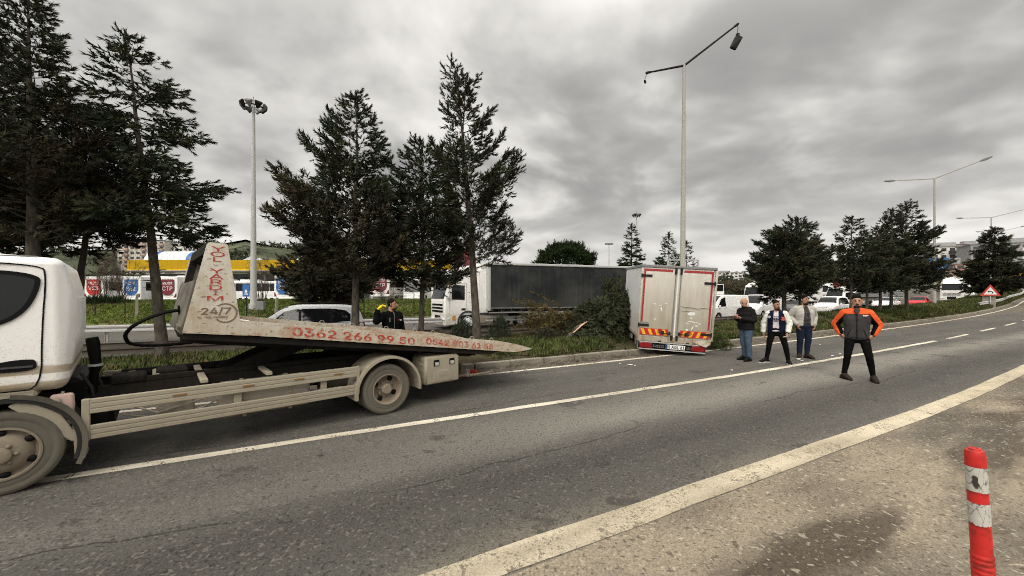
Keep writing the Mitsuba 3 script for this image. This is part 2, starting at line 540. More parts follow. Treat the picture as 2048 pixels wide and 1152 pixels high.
def thing(name, label, category, loc=(0, 0, 0), ang=0., pitch=0., roll=0., group=None):
    k = uniq(name)
    place[k] = T().translate([float(v) for v in loc]).rotate([0, 0, 1], ang).rotate([0, 1, 0], -pitch).rotate([1, 0, 0], roll)
    labels[k] = {'label': label, 'category': category}
    group = group or GROUPS.get(name)
    if group:
        labels[k]['group'] = group
    return k


SPLIT = set('rear_panel_rib headboard_post reflective_tape roof_edge lower_rail side_deflector roof_rail side_rave front_post cross_beam cross_member tank_strap marker_lamp bar_hole rib bumper_edge side_underguard box_rail tipper_rib luggage_flap roof_unit leg pier post crossbar valve_block side_slat landing_leg curtain_strap reflective_strip shirt_stripe floodlight splinters sill_trim tie_ring scrape dent_ridge engine_grille brake_pipe'.split())


def part(parent, name, mesh, m, smooth=False, label=None, tw=None, stuff=False):
    if isinstance(mesh, (list, tuple)) and name in SPLIT:
        return [part(parent, name, x, m, smooth, label, tw, stuff) for x in mesh][0]
    k = uniq(f'{parent}__{name}')
    if isinstance(mesh, (list, tuple)):
        mesh = cat(list(mesh))
    d = dict(mesh) if isinstance(mesh, dict) else mikit.ply(mesh, m, smooth)
    if isinstance(mesh, dict) and m:
        d['bsdf'] = {'type': 'ref', 'id': m}
    root = parent.split('__')[0]
    w = place.get(root)
    if tw is not None:
        w = w @ tw if w is not None else tw
    if w is not None:
        d['to_world'] = w
    scene[k] = d
    if label:
        labels.setdefault(k, {})['label'] = label
    if stuff:
        labels.setdefault(k, {})['kind'] = 'stuff'
    return k


def single(name, mesh, m, smooth, label, category, group=None, tw=None):
    k = uniq(name)
    d = mikit.ply(cat(list(mesh)) if isinstance(mesh, (list, tuple)) else mesh, m, smooth)
    if tw is not None:
        d['to_world'] = tw
    scene[k] = d
    labels[k] = {'label': label, 'category': category}
    group = group or GROUPS.get(name)
    if group:
        labels[k]['group'] = group
    return k


def setting(name, mesh, m, smooth=False, kind='structure', label=None):
    k = uniq(name)
    scene[k] = mikit.ply(mesh, m, smooth)
    labels[k] = {'kind': kind}
    if label:
        labels[k]['label'] = label
    return k


# ------------------------------------------------------------------ terrain: s along the road, n across it (8.2 = the near edge of the median's white line)
RD, RN = np.array([.885, .465]), np.array([-.465, .885])
RD, RN = RD / np.linalg.norm(RD), RN / np.linalg.norm(RN)
F_ = PchipInterpolator([-400, -60, 8, 17, 27, 46, 70, 90, 110, 128, 160, 210, 280], [8.2, 8.2, 8.2, 8.5, 9.1, 10.3, 12.6, 15.2, 17.6, 20.8, 32, 62, 120])
Z_ = PchipInterpolator([-400, 28, 45, 70, 88, 110, 130, 145, 170, 260, 400], [0, 0, .1, .45, .9, 1.5, 2.4, 3.4, 5.2, 9, 12])
PN = np.array([-200, -60, 8.79, 8.80, 9.3, 10.6, 12.2, 13.6, 14.5, 15.0, 26, 27, 33, 36, 42, 47, 53, 60, 95, 200])
PZ = np.array([-.9, -.1, 0, .1, .14, .24, .22, .12, -.12, -.2, -.2, -.15, -.02, .25, .85, 1.15, 1.2, .75, .8, 1.0])


def W(s, n):
    s, n = np.asarray(s, float), np.asarray(n, float)
    m = n + F_(np.clip(s, -400, 280)) - 8.2
    return s * RD[0] + m * RN[0], s * RD[1] + m * RN[1]


def SN(x, y):
    s = x * RD[0] + y * RD[1]
    return s, x * RN[0] + y * RN[1] - (F_(np.clip(s, -400, 280)) - 8.2)


def Zt(s, n):
    s, n = np.asarray(s, float), np.asarray(n, float)
    z = Z_(np.clip(s, -400, 400)) + np.interp(n, PN, PZ)
    bump = np.interp(n, [8.9, 9.8, 11.5, 13.2, 14.3], [0, .28, .38, .2, 0]) * np.clip((s - 16) / 14, 0, 1)
    return z + bump


def TZ(x, y):
    return float(Zt(*SN(x, y)))


def at(u, Y):
    return (u - CU) / FL * Y


def ribbon(s, n, z=None, dz=0.):
    S, N = np.meshgrid(s, n, indexing='ij')
    x, y = W(S, N)
    Z = (Zt(S, N) if z is None else z(S, N)) + dz
    V = np.stack([x, y, Z], -1).reshape(-1, 3)
    a, b = S.shape
    i = np.arange(a * b).reshape(a, b)
    q = np.stack([i[:-1, :-1], i[1:, :-1], i[1:, 1:], i[:-1, 1:]], -1).reshape(-1, 4)
    return trimesh.Trimesh(V, np.vstack([q[:, [0, 1, 2]], q[:, [0, 2, 3]]]), process=False)


SR = np.concatenate([np.arange(-90, -20, 6), np.arange(-20, 140, 1.5), np.arange(140, 281, 4)])
road0 = lambda S, N: Z_(np.clip(S, -400, 400)) + S * 0
setting('shoulder_ground', ribbon(SR, [-60, -30, -15, -8, -4, -1, 1, 2.25], road0), 'm_shoulder', True)
setting('road', ribbon(SR, [2.25, 3, 4, 5, 6, 7, 8, 8.82], road0), 'm_road', True)
setting('median_ground', ribbon(SR, [8.86, 9.0, 9.3, 9.8, 10.4, 11, 11.6, 12.2, 13, 13.6, 14.2, 14.6]), 'm_soil', True)
setting('opposite_road', ribbon(SR, [14.6, 15, 18, 21, 24, 26.2]), 'm_lot', True)
setting('verge_strip', ribbon(SR, [26.2, 27, 30, 33]), 'm_lot', True)
setting('grass_bank', ribbon(SR, [33, 34, 36, 38, 40, 42, 44, 47, 50, 53, 56.5, 60]), 'm_grass', True)
setting('bus_yard', ribbon(SR, [60, 70, 95, 130, 200]), 'm_lot', True)
# the wide land under everything
A = np.radians(np.linspace(-95, 95, 120))
Rr = np.array([0, 60, 120, 170, 230, 300, 380, 470, 560, 640, 720, 820, 1000, 1500, 3000, 9000.])
SKY_U = np.array([-4000, 0, 150, 300, 400, 450, 490, 530, 600, 700, 900, 1130, 1300, 1430, 1560, 1700, 1850, 2048, 2400, 5000])
SKY_V = np.array([500, 500, 495, 490, 486, 483, 474, 483, 491, 505, 528, 543, 549, 549, 545, 528, 514, 500, 485, 480])


def hillh(az, r):
    u = CU + FL * np.tan(np.clip(az, -1.4, 1.4))
    el = (CV - np.interp(u, SKY_U, SKY_V)) / FL / 1.0
    top = el * 640 * np.cos(np.clip(az, -1.2, 1.2))
    f = np.interp(r, [0, 170, 300, 470, 640, 820, 1000], [0, 0, .22, .62, 1, .85, .6])
    return top * f


AA, RR = np.meshgrid(A, Rr, indexing='ij')
hx, hy = RR * np.sin(AA), RR * np.cos(AA)
hz = hillh(AA, RR) * (1 + .10 * (meshkit.fbm(np.stack([hx * .012, hy * .012, hx * 0], -1), 4) - .5)) - 1.6
hz[RR > 2500] = -2
i = np.arange(hx.size).reshape(hx.shape)
q = np.stack([i[:-1, :-1], i[:-1, 1:], i[1:, 1:], i[1:, :-1]], -1).reshape(-1, 4)
hill = trimesh.Trimesh(np.stack([hx, hy, hz], -1).reshape(-1, 3), np.vstack([q[:, [0, 2, 1]], q[:, [0, 3, 2]]]), process=False)
setting('hills', hill, 'm_hill', True)
setting('ground', trimesh.Trimesh([[-9000, -9000, -2.2], [9000, -9000, -2.2], [9000, 9000, -2.2], [-9000, 9000, -2.2]], [[0, 1, 2], [0, 2, 3]], process=False), 'm_hill')
# snowy mountains far off
mx = np.linspace(1500, 6500, 70)
mr = np.linspace(0, 1, 9)
MX, MR = np.meshgrid(mx, mr, indexing='ij')
mh = (340 + 170 * meshkit.fbm(np.stack([MX * .0011, MX * 0, MX * 0], -1), 4)) * np.interp(MX, [1500, 2300, 3800, 6500], [.0, .95, .9, .2])
MZ = mh * (1 - np.abs(MR * 2 - 1) ** 1.3) * (1 + .25 * (meshkit.fbm(np.stack([MX * .004, MR * 5, MX * 0], -1), 4) - .5)) - 5
i = np.arange(MX.size).reshape(MX.shape)
q = np.stack([i[:-1, :-1], i[:-1, 1:], i[1:, 1:], i[1:, :-1]], -1).reshape(-1, 4)
setting('mountains', trimesh.Trimesh(np.stack([MX, 5200 + MR * 2600, MZ], -1).reshape(-1, 3), np.vstack([q[:, [0, 2, 1]], q[:, [0, 3, 2]]]), process=False), 'm_mount', True)

# painted lines, laid 4 mm and 8 mm above the asphalt
lz = lambda S, N: Z_(np.clip(S, -400, 400)) + S * 0
SL = np.arange(-30, 170, .5)


def stripe(s, c, w, wob=.012):
    j = (meshkit.noise(np.stack([s * 1.7, s * 0 + c, s * 0], -1)) - .5) * 2 * wob
    x0, y0 = W(s, c - w / 2 + j)
    x1, y1 = W(s, c + w / 2 + np.roll(j, 1))
    z = Z_(np.clip(s, -400, 400)) + .005
    V = np.vstack([np.stack([x0, y0, z], -1), np.stack([x1, y1, z], -1)])
    k = np.arange(len(s) - 1)
    m = len(s)
    return trimesh.Trimesh(V, np.vstack([np.stack([k, k + 1, k + 1 + m], -1), np.stack([k, k + 1 + m, k + m], -1)]), process=False)


midn = lambda s: 5.53 + np.interp(s, [0, 12, 25, 33, 60], [0, -.08, -.28, -.2, -.1]) * 1.0
setting('median_edge_line', stripe(SL, np.full_like(SL, 8.2), .13), 'm_line')
s1 = np.arange(-30, 22.2, .25)
setting('lane_line', stripe(s1, midn(s1), .15), 'm_line')
for k in range(8):
    s1 = np.arange(0, 3.6, .5) + 23.6 + k * 6.3
    setting('lane_dash', stripe(s1, midn(s1), .13), 'm_line')
s1 = np.arange(-20, 60, .25)
setting('shoulder_edge_line', stripe(s1, np.full_like(s1, 2.39), .26, .014), 'm_edgeline')
for nn in (18.2, 22.0):
    for k in range(-5, 16):
        s1 = np.arange(0, 3.1, 1.) + k * 9
        V = stripe(s1, np.full_like(s1, nn), .13)
        V.vertices[:, 2] += -.2
        setting('opposite_lane_dash', V, 'm_line')
# kerb: each stone a piece
k = 'median_kerb'
labels[k] = {'kind': 'structure', 'label': 'row of worn concrete kerb stones along the median'}
ss = 2.6
cnt = 0
while ss < 130 and cnt < 120:
    L = 1.0 if ss < 60 else 2.0
    tip = rng.normal(0, .012)
    sm = ss + L / 2
    x0, y0 = W(ss + .012 + rng.uniform(0, .015), 8.80 + tip)
    x1, y1 = W(ss + L - .012, 8.80 + tip + rng.normal(0, .008))
    dx, dy = x1 - x0, y1 - y0
    ln = math.hypot(dx, dy)
    z = float(Z_(sm))
    h = .155 + rng.normal(0, .006)
    m = bx(0, ln, 0, .15, -.1, h, .018)
    tw = T().translate([float(x0), float(y0), z]).rotate([0, 0, 1], math.degrees(math.atan2(dy, dx))).rotate([1, 0, 0], float(rng.normal(0, 1.5)))
    part(k, 'kerb_stone', m, 'm_kerb', tw=tw)
    ss += L
    cnt += 1
# ------------------------------------------------------------------ vehicles: shared builders


class Loft:
    """car body from stations (x, z bottom, z belt, z top, half widths at bottom, belt, top)"""

    def __init__(s, st, crown=.03, fine=None):
        st = np.array(st, float)
        s.f = PchipInterpolator(st[:, 0], st[:, 1:])
        xs = np.unique(np.concatenate([st[:, 0], np.linspace(st[0, 0], st[-1, 0], fine or 60)]))
        s.crown = crown
        V, n = [], 0
        for x in xs:
            zb, zw, zt, hb, hw, ht = s.f(x)
            e = min(.05, (zt - zw) * .3)
            half = [(hb - .09, zb), (hb, zb + .07), (hb + (hw - hb) * .7, zb + (zw - zb) * .45), (hw, zw - .05), (hw - .006, zw), (ht, zt - e), (ht - .05, zt - e * .25), (ht * .6, zt + crown * .7), (0, zt + crown)]
            ring = [(x, y, z) for y, z in half] + [(x, -y, z) for y, z in half[-2::-1]]
            n = len(ring)
            V += ring
        m = len(xs)
        Fc = []
        for i in range(m - 1):
            for k in range(n):
                a, b = i * n + k, i * n + (k + 1) % n
                Fc += [[a, a + n, b + n], [a, b + n, b]]
        V += [(xs[0], 0, (s.f(xs[0])[0] + s.f(xs[0])[2]) / 2), (xs[-1], 0, (s.f(xs[-1])[0] + s.f(xs[-1])[2]) / 2)]
        for k in range(n):
            Fc += [[m * n, k, (k + 1) % n], [m * n + 1, (m - 1) * n + (k + 1) % n, (m - 1) * n + k]]
        s.mesh = trimesh.Trimesh(V, Fc, process=False)
        s.mesh.fix_normals()

    def wells(s, xs, r, w=.26):
        ws = []
        for x in xs:
            hb = float(max(s.f(x)[3], s.f(x)[4]))
            for sg in (1, -1):
                ws.append(cyl((x, sg * (hb - w), r * .98), (x, sg * (hb + .2), r * .98), r * 1.14, n=28))
        s.mesh = cut(s.mesh, *ws)
        return s.mesh

    def side(s, poly, sg, off=.006, dens=10):
        """polygon [(x, t)], t 0 at the belt and 1 at the roof edge, laid on the side"""
        P = Polygon(poly)
        m = trimesh.creation.extrude_polygon(P, .001, engine='earcut')
        tr = m.faces[(m.face_normals[:, 2] > .5)]
        m = trimesh.Trimesh(m.vertices, tr).subdivide().subdivide()
        V = m.vertices
        out = []
        for x, t in V[:, :2]:
            zb, zw, zt, hb, hw, ht = s.f(x)
            e = min(.05, (zt - zw) * .3)
            if t >= 0:
                y, z = hw - .006 + (ht - hw + .006) * t, zw + (zt - e - zw) * t
            else:
                y, z = hb + (hw - hb) * (.7 + .3 * (1 + t)), zw + (zw - zb) * .55 * t
            out.append((x, sg * (y + off), z + off * .3))
        return trimesh.Trimesh(out, m.faces if sg > 0 else m.faces[:, ::-1], process=False)

    def top(s, x0, x1, w0=.9, w1=.9, off=.008, n=8):
        """a pane on the upper surface from x0 to x1 (windscreen or rear window)"""
        V = []
        for i in range(n + 1):
            x = x0 + (x1 - x0) * i / n
            zb, zw, zt, hb, hw, ht = s.f(x)
            q = s.f(x + .01)
            sl = (q[2] - zt) / .01
            nn = np.array([-sl, 1]) / math.hypot(sl, 1)
            w = (w0 + (w1 - w0) * i / n) * ht
            for k in range(7):
                y = -1 + k / 3
                zz = zt + s.crown * (1 - abs(y) ** 1.5 * .62) - (abs(y) > .9) * .006
                V.append((x + nn[0] * off, y * w, zz + nn[1] * off))
        f = []
        for i in range(n):
            for k in range(6):
                a = i * 7 + k
                f += [[a, a + 7, a + 8], [a, a + 8, a + 1]]
        t = trimesh.Trimesh(V, f, process=False)
        if t.face_normals[:, 2].mean() < 0:
            t.invert()
        return t


def wheel(p, x, y, r, w, sg, tyre='m_rubber', rim='m_silver', style='alloy', rr=.62, seg=36):
    """a wheel whose outer face is at y (side sg): tyre, rim and hub"""
    k = uniq(f'{p}__wheel')
    labels[k] = {}
    place_k = [x, y, r]
    R = r
    a = rr * R
    prof = [(-w, a * .96), (-w, R * .93), (-w * .93, R * .985), (-w * .8, R), (-w * .2, R), (-w * .07, R * .985), (0, R * .93), (.004, R * .86), (-.004, R * .80), (.006, a * 1.12), (0, a * 1.0), (-.02, a * .96)]
    mv = lambda m: m.apply_transform(np.array([[1, 0, 0, x], [0, sg, 0, y], [0, 0, 1, R], [0, 0, 0, 1.]]))
    t = lathe(prof, seg)
    part(k, 'tyre', mv(t), tyre, 30)
    if style == 'truck':      # dished steel rim with hand holes and a stepped hub
        rp = [(-.03, a * 1.0), (.008, a * 1.01), (.012, a * .95), (-.02, a * .90), (-.10, a * .84), (-.12, a * .60), (-.085, a * .46), (-.08, 0)]
        part(k, 'rim', mv(lathe(rp, seg)), rim, 35)
        part(k, 'hub', mv(cat([lathe([(-.09, a * .36), (-.02, a * .34), (.0, a * .26), (.0, 0)], 20)] + [sph((a * .47 * math.cos(q), -.075, a * .47 * math.sin(q)), .017, 1) for q in np.arange(8) * math.pi / 4 + .2])), rim, 35)
        [part(k, 'hand_hole', mv(sph((a * .71 * math.cos(q), -.105, a * .71 * math.sin(q)), (.042, .02, .042), 2)), 'm_black') for q in np.arange(4) * math.pi / 2 + .5]
    elif style == 'front':    # convex front disc
        rp = [(-.03, a * 1.0), (.012, a * 1.01), (.016, a * .94), (-.03, a * .88), (-.035, a * .80), (.02, a * .62), (.035, a * .42), (.035, 0)]
        part(k, 'rim', mv(lathe(rp, seg)), rim, 35)
        part(k, 'hub', mv(cat([lathe([(.03, a * .3), (.075, a * .27), (.085, a * .2), (.085, 0)], 20)] + [sph((a * .36 * math.cos(q), .04, a * .36 * math.sin(q)), .018, 1) for q in np.arange(6) * math.pi / 3])), rim, 35)
        [part(k, 'hand_hole', mv(sph((a * .80 * math.cos(q), -.012, a * .80 * math.sin(q)), (.036, .02, .03), 2)), 'm_black') for q in np.arange(6) * math.pi / 3 + .45]
    else:
        part(k, 'rim', mv(lathe([(-.03, a), (.0, a * .99), (-.005, a * .9), (-.05, a * .86), (-.06, 0)], seg)), 'm_darkgrey', 35)
        sp = []
        for q in np.arange(5) * 2 * math.pi / 5 + .3:
            c, s_ = math.cos(q), math.sin(q)
            sp.append(hull_sph([(a * .15 * c, -.015, a * .15 * s_), (a * .88 * (c * .97 - s_ * .16), -.02, a * .88 * (s_ * .97 + c * .16)), (a * .88 * (c * .97 + s_ * .16), -.02, a * .88 * (s_ * .97 - c * .16))], .014, 6))
        part(k, 'spokes', mv(cat(sp)), rim, 35)
    return k


def lamp_pair(p, name, x, y, z, sx, sy, sz, m, b=.02):
    for sg in (1, -1):
        part(p, name, bx(x - sx, x + sx, sg * y - sy, sg * y + sy, z - sz, z + sz, b), m, 40)


def mirror(p, x, y, z, m='m_white', h=.11, w=.09):
    for sg in (1, -1):
        part(p, 'wing_mirror', cat([hull_sph([(x, sg * (y + .06), z - h * .5), (x, sg * (y + .06 + w), z - h * .4), (x, sg * (y + .06 + w), z + h * .5), (x, sg * (y + .06), z + h * .5)], .035, 8), cyl((x, sg * (y - .02), z - h * .5), (x, sg * (y + .08), z - h * .4), .02, n=6)]), m, 40)


def seam(B, x0, t0, x1, t1, sg):
    w = .006
    d = np.array([x1 - x0, (t1 - t0)])
    if abs(d[0]) > abs(d[1]):
        P = [(x0, t0 - w), (x1, t1 - w), (x1, t1 + w), (x0, t0 + w)]
    else:
        P = [(x0 - w, t0), (x0 + w, t0), (x1 + w, t1), (x1 - w, t1)]
    return B.side(P, sg, .003)


CARS = {
    # stations: x, zb, zw, zt, hb, hw, ht ; wheelbase xs, wheel radius, side windows [(x,t)..], windscreen, rear screen
    'suv': dict(st=[(-2.12, .45, .85, .93, .72, .78, .70), (-2.06, .33, .97, 1.12, .82, .87, .74), (-1.95, .27, 1.02, 1.42, .86, .91, .70), (-1.75, .25, 1.05, 1.60, .87, .925, .65), (-.9, .22, 1.03, 1.66, .88, .93, .63), (.0, .22, 1.0, 1.66, .88, .93, .63), (.5, .22, .99, 1.585, .88, .93, .655), (.95, .22, .98, 1.30, .88, .925, .73), (1.30, .22, .97, 1.06, .88, .92, .83), (1.85, .25, .86, .97, .86, .89, .80), (2.10, .3, .74, .86, .80, .84, .70), (2.22, .42, .62, .72, .62, .66, .56)],
                wb=(-1.32, 1.32), r=.345, win=[[(-1.62, .08), (-1.02, .04), (-1.02, .88), (-1.45, .8), (-1.62, .55)], [(-.95, .04), (-.02, .03), (-.02, .9), (-.95, .9)], [(.06, .03), (1.12, .10), (1.1, .22), (.52, .86), (.06, .9)]], ws=(1.22, .42), rs=(-2.03, -1.8)),
    'van': dict(st=[(-2.45, .42, 1.15, 1.92, .86, .94, .82), (-2.38, .30, 1.18, 1.98, .90, .96, .84), (-1.2, .24, 1.15, 2.0, .92, .97, .86), (.6, .24, 1.12, 2.0, .92, .97, .86), (1.15, .24, 1.10, 1.90, .92, .97, .84), (1.55, .24, 1.08, 1.60, .92, .965, .85), (1.98, .25, 1.04, 1.20, .91, .95, .84), (2.3, .28, .92, 1.05, .88, .91, .82), (2.48, .36, .74, .85, .76, .8, .7)],
                wb=(-1.55, 1.6), r=.34, win=[[(.72, .03), (1.72, .05), (1.7, .25), (1.22, .82), (.72, .88)]], ws=(1.9, 1.02), rs=None),
    'minibus': dict(st=[(-2.8, .45, 1.25, 2.45, .88, .96, .80), (-2.7, .32, 1.25, 2.58, .93, .99, .80), (0, .26, 1.22, 2.62, .95, 1.0, .80), (1.3, .26, 1.2, 2.58, .95, 1.0, .80), (1.8, .26, 1.18, 2.2, .95, 1.0, .8), (2.35, .26, 1.1, 1.35, .94, .98, .85), (2.75, .3, .92, 1.05, .9, .93, .82), (2.9, .4, .72, .8, .75, .8, .7)],
                    wb=(-1.7, 1.85), r=.34, win=[[(-2.5, .1), (-.6, .1), (-.6, .6), (-2.5, .6)], [(-.5, .1), (.7, .1), (.7, .6), (-.5, .6)], [(.85, .05), (2.0, .08), (1.95, .25), (1.5, .62), (.85, .66)]], ws=(2.2, 1.62), rs=None),
    'wagon': dict(st=[(-2.1, .42, .9, 1.5, .8, .86, .68), (-2.02, .3, 1.0, 1.72, .85, .9, .68), (-.9, .24, 1.02, 1.80, .87, .92, .68), (.2, .24, 1.0, 1.78, .87, .92, .68), (.65, .24, .99, 1.60, .87, .92, .70), (1.15, .24, .97, 1.14, .87, .91, .8), (1.75, .26, .9, 1.02, .85, .88, .78), (2.05, .3, .78, .9, .78, .82, .7), (2.15, .4, .62, .7, .62, .66, .56)],
                  wb=(-1.4, 1.35), r=.31, win=[[(-1.85, .08), (-1.05, .06), (-1.05, .85), (-1.75, .82)], [(-.95, .06), (-.1, .05), (-.1, .88), (-.95, .87)], [(-.02, .05), (.98, .1), (.95, .25), (.5, .82), (-.02, .88)]], ws=(1.08, .5), rs=(-2.05, -2.03)),
    'sedan': dict(st=[(-2.25, .45, .8, .88, .7, .76, .68), (-2.15, .3, .9, .98, .8, .86, .76), (-1.6, .22, .93, 1.02, .85, .89, .8), (-1.2, .21, .92, 1.22, .86, .9, .68), (-.7, .2, .92, 1.42, .86, .9, .6), (.1, .2, .9, 1.45, .86, .9, .59), (.5, .2, .89, 1.36, .86, .9, .62), (1.1, .2, .87, .98, .86, .9, .8), (1.75, .24, .78, .88, .84, .87, .78), (2.1, .3, .65, .75, .76, .8, .7), (2.2, .38, .55, .62, .6, .64, .55)],
                  wb=(-1.35, 1.4), r=.31, win=[[(-1.2, .1), (-.4, .06), (-.4, .88), (-.75, .86)], [(-.32, .06), (.95, .12), (.9, .3), (.45, .86), (-.32, .9)]], ws=(1.02, .35), rs=(-1.55, -.85)),
}


def car(kind, name, label, category, X, Y, ang, paint='m_white', group=None, rails=False, detail=True, z=None, plate_txt=None):
    D = CARS[kind]
    B = Loft(D['st'])
    z = TZ(X, Y) if z is None else z
    p = thing(name, label, category, (X, Y, z), ang, group=group)
    B.wells(D['wb'], D['r'])
    part(p, 'body', B.mesh, paint, 32)
    r = D['r']
    for x in D['wb']:
        hb = float(max(B.f(x)[3], B.f(x)[4]))
        for sg in (1, -1):
            wheel(p, x, sg * (hb - .03), r, .2, sg, seg=24)
    part(p, 'underbody', bx(D['st'][0][0] + .35, D['st'][-1][0] - .3, -.6, .6, .22, .5), 'm_black')
    for poly in D['win']:
        for sg in (1, -1):
            part(p, 'side_window', B.side(poly, sg), 'm_glass', True)
    for w0, w1 in zip(D['win'], D['win'][1:]):
        for sg in (1, -1):
            part(p, 'pillar_trim', B.side([(w0[1][0] - .005, .05), (w1[0][0] + .005, .05), (w1[0][0] + .005, min(w1[-1][1], .87)), (w0[1][0] - .005, min(w0[2][1], .87))], sg, .005), 'm_black')
    part(p, 'windscreen', B.top(D['ws'][0], D['ws'][1], .93, .9), 'm_glass', True)
    if D['rs'] and D['rs'][0] != -2.05:
        part(p, 'rear_window', B.top(D['rs'][0], D['rs'][1], .8, .85), 'm_glass', True)
    xf, xr = D['st'][-1][0], D['st'][0][0]
    q = B.f(xf - .14)
    zf = float(q[2]) - .07
    hl = []
    for sg in (1, -1):
        part(p, 'headlight', hull_sph([(xf - .12, sg * (q[5] - .1), zf), (xf - .34, sg * (float(B.f(xf - .34)[4]) - .06), zf + .05), (xf - .13, sg * (q[5] - .32), zf - .02), (xf - .16, sg * (q[5] - .06), zf - .07)], .05, 8), 'm_lamp', 40)
        xs = xr + .1
        w = B.f(xs)
        part(p, 'tail_light', hull_sph([(xr + .06, sg * (w[4] - .09), w[1] + .02), (xr + .22, sg * (float(B.f(xr + .22)[4]) - .035), w[1] + .02), (xr + .08, sg * (w[4] - .26), w[1] + .0), (xr + .05, sg * (w[4] - .09), w[1] - .09)], .045, 8), 'm_redlamp', 40)
    part(p, 'grille', bx(xf - .14, xf - .02, -.38, .38, zf - .16, zf - .04, .03), 'm_black', 40)
    part(p, 'bumper', bx(xf - .22, xf + .015, -q[3] + .04, q[3] - .04, .26, .40, .05), 'm_plastic' if kind != 'sedan' else paint, 40)
    part(p, 'number_plate', bx(xf + .012, xf + .03, -.26, .26, .42, .53), 'm_reflwhite')
    part(p, 'rear_plate', bx(xr - .012, xr + .03, -.26, .26, .70, .81), 'm_reflwhite')
    mx_ = D['ws'][0] - .25
    mirror(p, mx_, float(B.f(mx_)[4]), float(B.f(mx_)[1]) + .08, paint)
    xs = [w[0][0] - .04 for w in D['win'][1:]] + [D['win'][-1][1][0] + .02]
    for sg in (1, -1):
        part(p, 'door_gap', cat([seam(B, x, -.95, x, .0, sg) for x in xs]), 'm_black')
        part(p, 'door_handle', cat([B.side([(x - .28, -.22), (x - .1, -.22), (x - .1, -.13), (x - .28, -.13)], sg, .02) for x in [w[2][0] for w in D['win'][-2:]]]) if kind in ('suv', 'sedan', 'wagon') else B.side([(.8, -.2), (1.0, -.2), (1.0, -.1), (.8, -.1)], sg, .02), 'm_silver')
        if kind in ('van',):
            part(p, 'side_panel', B.side([(-2.2, -.05), (.5, -.05), (.5, .8), (-2.2, .8)], sg, .006), paint)
    if rails:
        for sg in (1, -1):
            xs = np.linspace(-1.5, .35, 7)
            part(p, 'roof_rail', tube([(x, sg * (float(B.f(x)[5]) - .06), float(B.f(x)[2]) + .055 + .02) for x in xs], .016, 6), 'm_black', 40)
    if kind == 'suv':
        part(p, 'sill_trim', [bx(-.95, .95, sg * .875 - .01, sg * .875 + .025, .24, .36, .02) for sg in (1, -1)], 'm_plastic')
        for sg in (1, -1):
            part(p, 'fuel_flap', B.side([(-1.55, -.28), (-1.38, -.28), (-1.38, -.02), (-1.55, -.02)], sg, .004), paint)
            part(p, 'window_trim', B.side([(-1.66, .0), (1.2, .04), (1.2, .07), (-1.66, .04)], sg, .01), 'm_chrome')
    if kind == 'minibus':
        part(p, 'roof_vent', bx(-1.6, -.4, -.45, .45, 2.64, 2.78, .05), 'm_white', 40)
    return p


def head(X, Y, s_shift=0):
    """heading (degrees) of a vehicle driving against the road direction at this place"""
    s, n = SN(X, Y)
    x0, y0 = W(s, n)
    x1, y1 = W(s + 1, n)
    return math.degrees(math.atan2(y0 - y1, x0 - x1))


# ------------------------------------------------------------------ the tow truck
tow = thing('tow_truck', 'white flatbed recovery truck with raised tilted bed on the near lane', 'tow truck', (-2.5705, 6.7019, 0), math.degrees(math.atan2(-.6705, -.7419)))
ys = lambda z: 1.012 - .036 * (z - 1)
rx = lambda y: (.92 - y) * .058
cab = hull_sph([(3.335 + rx(y), y, 1.0) for y in (-.92, .92)] + [(3.36 + rx(y), y, 2.09) for y in (-.88, .88)] + [(3.30 + rx(y), y, 1.85) for y in (-.7, .85)] + [(3.295 + rx(y), y, 1.35) for y in (-.7, .85)] + [(4.9, y, 1.0) for y in (-.9, .9)] + [(4.92, y, 1.4) for y in (-.9, .9)] + [(4.3, y, 2.11) for y in (-.86, .86)] + [(3.8, y, 2.125) for y in (-.8, .8)], .09, 20)
part(tow, 'cab', cab, 'm_cab', 35)


def onside(poly, off, sg=1):
    P = Polygon(poly) if not hasattr(poly, 'exterior') else poly
    m = trimesh.creation.extrude_polygon(P, .012, engine='earcut')
    V = m.vertices
    m.vertices = np.stack([V[:, 0], sg * (ys(V[:, 1]) + off + V[:, 2] - .012), V[:, 1]], -1)
    if sg > 0:
        m.invert()
    return m


def smoothpoly(P, it=3):
    P = np.array(P, float)
    for _ in range(it):
        Q = np.roll(P, -1, 0)
        P = np.stack([.75 * P + .25 * Q, .25 * P + .75 * Q], 1).reshape(-1, 2)
    return P


